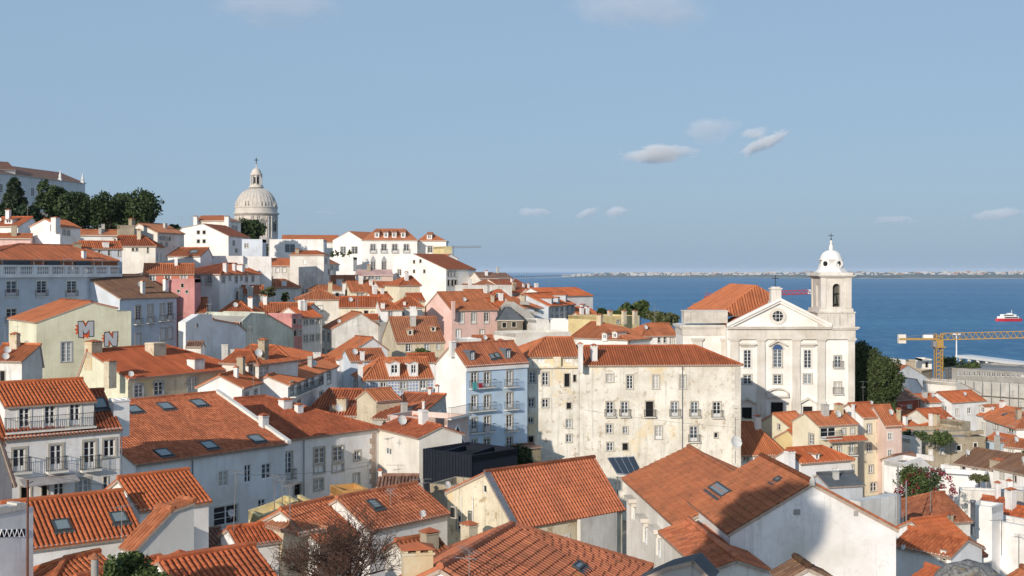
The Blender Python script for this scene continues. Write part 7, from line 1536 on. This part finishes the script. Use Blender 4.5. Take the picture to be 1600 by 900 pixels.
wm_ = bpy.data.materials.new('river_water'); nt, b = nodes_of(wm_)
pv = pos_vec(nt, (1, .35, 1)); n1 = noise_tex(nt, .055, 8, .65, pv); n2 = noise_tex(nt, .004, 5, .6, pos_vec(nt, (.5, 1.6, 1))); n3 = noise_tex(nt, .0009, 5, .55, pos_vec(nt, (.22, 1.4, 1)))
c = mixc(nt, ramp(nt, n2, ((.35, 0), (.7, 1))), (0.026, 0.155, 0.31), (0.050, 0.21, 0.39)); c = mixc(nt, ramp(nt, n3, ((.42, 0), (.62, .85))), c, (0.020, 0.122, 0.26))
c = mixc(nt, ramp(nt, n1, ((.48, 0), (.66, .75))), c, (0.11, 0.26, 0.38))
nt.links.new(c, b.inputs['Base Color']); b.inputs['Roughness'].default_value = .55; b.inputs['Specular IOR Level'].default_value = .22
bump(nt, b, n1, .5, 1.2)
m = MB(); m.poly([(-60000, 200, 0), (60000, 200, 0), (60000, 60000, 0), (-60000, 60000, 0)]); o = m.build('river_water', [wm_], None, origin=Vector((0, 0, 0)), kind='structure')
# far shore: low wooded plain 13 km away with scattered white towns
rg = random.Random(17)
m = MB(); Yb = 13200.0; k = 160; prev = None
def ushore(f): return 880 + f * 900
ring = []
for i in range(k + 1):
    f = i / k; u = ushore(f); Y = Yb - 1600 * min(1, max(0, (f - .28) * 4)) ; e = min(1, f * 14 + .05); wv = mnoise.noise(Vector((f * 30, 2.1, 0)))
    z1 = (10 + 10 * min(1, max(0, (f - .2) * 5))) * e + 4 * wv; z2 = (38 + 24 * f + 7 * mnoise.noise(Vector((f * 60, 7.1, 0)))) * e
    ring.append((pxy(u, Y), pxy(u, Y + 120) + UP * z1, pxy(u, Y + 2500) + UP * z2, pxy(u, Y + 6000) + UP * (z2 * 1.02)))
for (a0, b0, c0, d0), (a1, b1, c1, d1) in zip(ring, ring[1:]):
    m.poly([a0, a1, b1, b0], 0); m.poly([b0, b1, c1, c0], 0); m.poly([c0, c1, d1, d0], 0)
fsm = bpy.data.materials.new('far_woods'); nt, b = nodes_of(fsm)
nt.links.new(mixc(nt, ramp(nt, noise_tex(nt, .0045, 6, .6, pos_vec(nt)), ((.4, 0), (.65, 1))), (0.045, 0.070, 0.055), (0.14, 0.15, 0.12)), b.inputs['Base Color']); b.inputs['Roughness'].default_value = .95
m.build('far_shore', [fsm], None, origin=pxy(1240, Yb), kind='structure')
m = MB()
for i in range(90):
    f0 = .18 + .8 * i / 90; f1 = f0 + .8 / 90
    p0, p1 = pxy(ushore(f0), Yb - 1640 * min(1, max(0, (f0 - .28) * 4))), pxy(ushore(f1), Yb - 1640 * min(1, max(0, (f1 - .28) * 4)))
    m.poly([p0 + UP * .2, p1 + UP * .2, p1 + Vector((0, 130, 7)), p0 + Vector((0, 130, 7))], 0)
m.build('beach', [simple('far_sand', (0.50, 0.47, 0.42), .95)], None, origin=pxy(1240, Yb), kind='structure')
m = MB()
for i in range(1100):
    f = rg.random(); dn = .55 + .45 * mnoise.noise(Vector((f * 16, .3, 0))) + (.35 if f < .3 else 0)
    if rg.random() > dn: continue
    Y = Yb - 1500 * min(1, max(0, (f - .28) * 4)) + 700 + rg.random() * 2400; u = ushore(f); p = pxy(u, Y); w = 14 + 46 * rg.random() ** 2; h = 8 + 14 * rg.random() ** 2
    fr = (p, Vector((1, 0, 0)), Vector((0, -1, 0))); e = min(1, f * 14 + .05)
    yy = (Y - (Yb - 1600 * min(1, max(0, (f - .28) * 4))) - 120) / 2380; z0 = (12 + 6 * f + (26 + 20 * f) * min(1, yy)) * e; m.box(fr, -w / 2, w / 2, -10, 0, 0, z0 + h, rg.choice((0, 0, 0, 1, 2)))
o = m.build('far_town', [simple('town_white', (0.46, 0.46, 0.46), .9), simple('town_cream', (0.42, 0.39, 0.35), .9), simple('town_roof', (0.34, 0.18, 0.12), .9)], None, origin=pxy(1240, Yb), kind='stuff'); o['label'] = 'scattered pale buildings of the towns across the river'; o['category'] = 'town'
br = thing('river_bridge', 'long low bridge viaduct on slender piers crossing the far river', 'bridge', pxy(830, 11500))
m = MB(); p0, p1 = pxy(765, 9800) + UP * 22, pxy(892, 13600) + UP * 22; m.tube(p0, p1, 5, n=4); m.build('deck', [simple('bridge_concrete', (0.30, 0.32, 0.34), .9)], br)
for i in range(34):
    m = MB(); q = p0.lerp(p1, i / 33); m.tube(q - UP * 24, q, 4.5, n=4); m.build('pier', [simple('bridge_concrete', (0.30, 0.32, 0.34), .9)], br)

# ================================================================== clouds and river air
hz = bpy.data.materials.new('river_haze'); hz.use_nodes = True; nt = hz.node_tree; nt.nodes.clear()
out = nt.nodes.new('ShaderNodeOutputMaterial'); vol = nt.nodes.new('ShaderNodeVolumePrincipled'); nt.links.new(vol.outputs[0], out.inputs['Volume'])
vol.inputs['Color'].default_value = (0.80, 0.90, 1.0, 1); vol.inputs['Density'].default_value = 2.2e-5; vol.inputs['Anisotropy'].default_value = 0.0
m = MB(); m.box((Vector((0, 0, 0)), Vector((1, 0, 0)), Vector((0, 1, 0))), -62000, 62000, -3000, 62000, -12, 150); o = m.build('haze', [hz], None, origin=Vector((0, 0, 0)), kind='stuff')

def cloud(name, label, u, v, w, h, Y, seed, dens, tilt=0.0, thick=.8, scale=1.0):
    c = P(u, v, Y); W_ = w / F * Y; H_ = h / F * Y
    m = MB(); n1, n2 = 24, 12; pts = []
    for j in range(n2 + 1):
        e = -math.pi / 2 + math.pi * j / n2
        for k in range(n1):
            t = 2 * math.pi * k / n1; pts.append((math.cos(t) * math.cos(e), math.sin(t) * math.cos(e), math.sin(e)))
    m.faces(pts, [(j * n1 + k, j * n1 + (k + 1) % n1, (j + 1) * n1 + (k + 1) % n1, (j + 1) * n1 + k) for j in range(n2) for k in range(n1)])
    mat = bpy.data.materials.new('cloud_vapour'); mat.use_nodes = True; nt = mat.node_tree; nt.nodes.clear()
    out = nt.nodes.new('ShaderNodeOutputMaterial'); vol = nt.nodes.new('ShaderNodeVolumePrincipled'); nt.links.new(vol.outputs[0], out.inputs['Volume'])
    vol.inputs['Color'].default_value = (1, 1, 1, 1); vol.inputs['Anisotropy'].default_value = .1
    tc = nt.nodes.new('ShaderNodeTexCoord'); mp = nt.nodes.new('ShaderNodeMapping'); nt.links.new(tc.outputs['Object'], mp.inputs[0])
    ln = nt.nodes.new('ShaderNodeVectorMath'); ln.operation = 'LENGTH'; nt.links.new(tc.outputs['Object'], ln.inputs[0])
    mp.inputs['Location'].default_value = (seed * 7.3, seed * 3.1, seed * 1.7); mp.inputs['Scale'].default_value = (scale * W_ / H_ * .55, scale, scale * 1.0)
    no = noise_tex(nt, 1.3, 6, .62, mp.outputs[0], .4)
    def math_(op, a, b_):
        q = nt.nodes.new('ShaderNodeMath'); q.operation = op; q.use_clamp = op == 'MULTIPLY'
        for s, x in ((q.inputs[0], a), (q.inputs[1], b_)):
            if hasattr(x, 'links'): nt.links.new(x, s)
            else: s.default_value = x
        return q.outputs[0]
    fall = math_('SUBTRACT', 1.0, ln.outputs['Value']); s = math_('ADD', no, math_('MULTIPLY', fall, .75)); s = math_('SUBTRACT', s, .74); s = math_('MULTIPLY', s, 5.0)
    d = nt.nodes.new('ShaderNodeMath'); d.operation = 'MULTIPLY'; d.inputs[1].default_value = dens; nt.links.new(s, d.inputs[0]); nt.links.new(d.outputs[0], vol.inputs['Density'])
    o = m.build(name, [mat], None, origin=Vector((0, 0, 0)))
    o.location = c; o.scale = (W_ / 2, thick * H_, H_ / 2); o.rotation_euler = (0, -tilt, 0); o['label'] = label; o['category'] = 'cloud'
    return o
YCL = 9000.0
for a in (('long flat white cloud above the horizon', 1028, 241, 165, 42, 1, .010, .05), ('slanting white cloud streak beside the long flat cloud', 1194, 224, 120, 32, 2, .010, .42), ('small faint white puff above the slanting streak', 1179, 208, 66, 26, 3, .006, .1), ('thin veil of cloud to the side of the small puff', 1110, 204, 130, 56, 4, .0016, .1),
          ('grey cloud mass cut by the top edge above the dome', 432, 4, 340, 120, 5, .0007, -.08), ('pale grey cloud cut by the top edge over the river', 1000, 4, 360, 125, 6, .0007, -.1), ('tiny white cloud low over the river nearest the hill', 832, 331, 80, 22, 7, .006, 0), ('tiny white cloud second along the low row', 919, 332, 58, 22, 8, .007, .3), ('tiny white cloud third along the low row', 964, 331, 60, 25, 9, .007, .2),
          ('wispy flat cloud low above the far shore', 1397, 343, 120, 18, 10, .005, 0), ('wispy flat cloud at the frame edge low over the far shore', 1557, 335, 130, 26, 11, .006, .12), ('faint grey wisp beside the dome', 508, 331, 60, 12, 12, .002, -.1)):
    cloud('cloud', a[0], a[1], a[2], a[3], a[4], YCL, a[5], a[6] * 2.6, a[7])
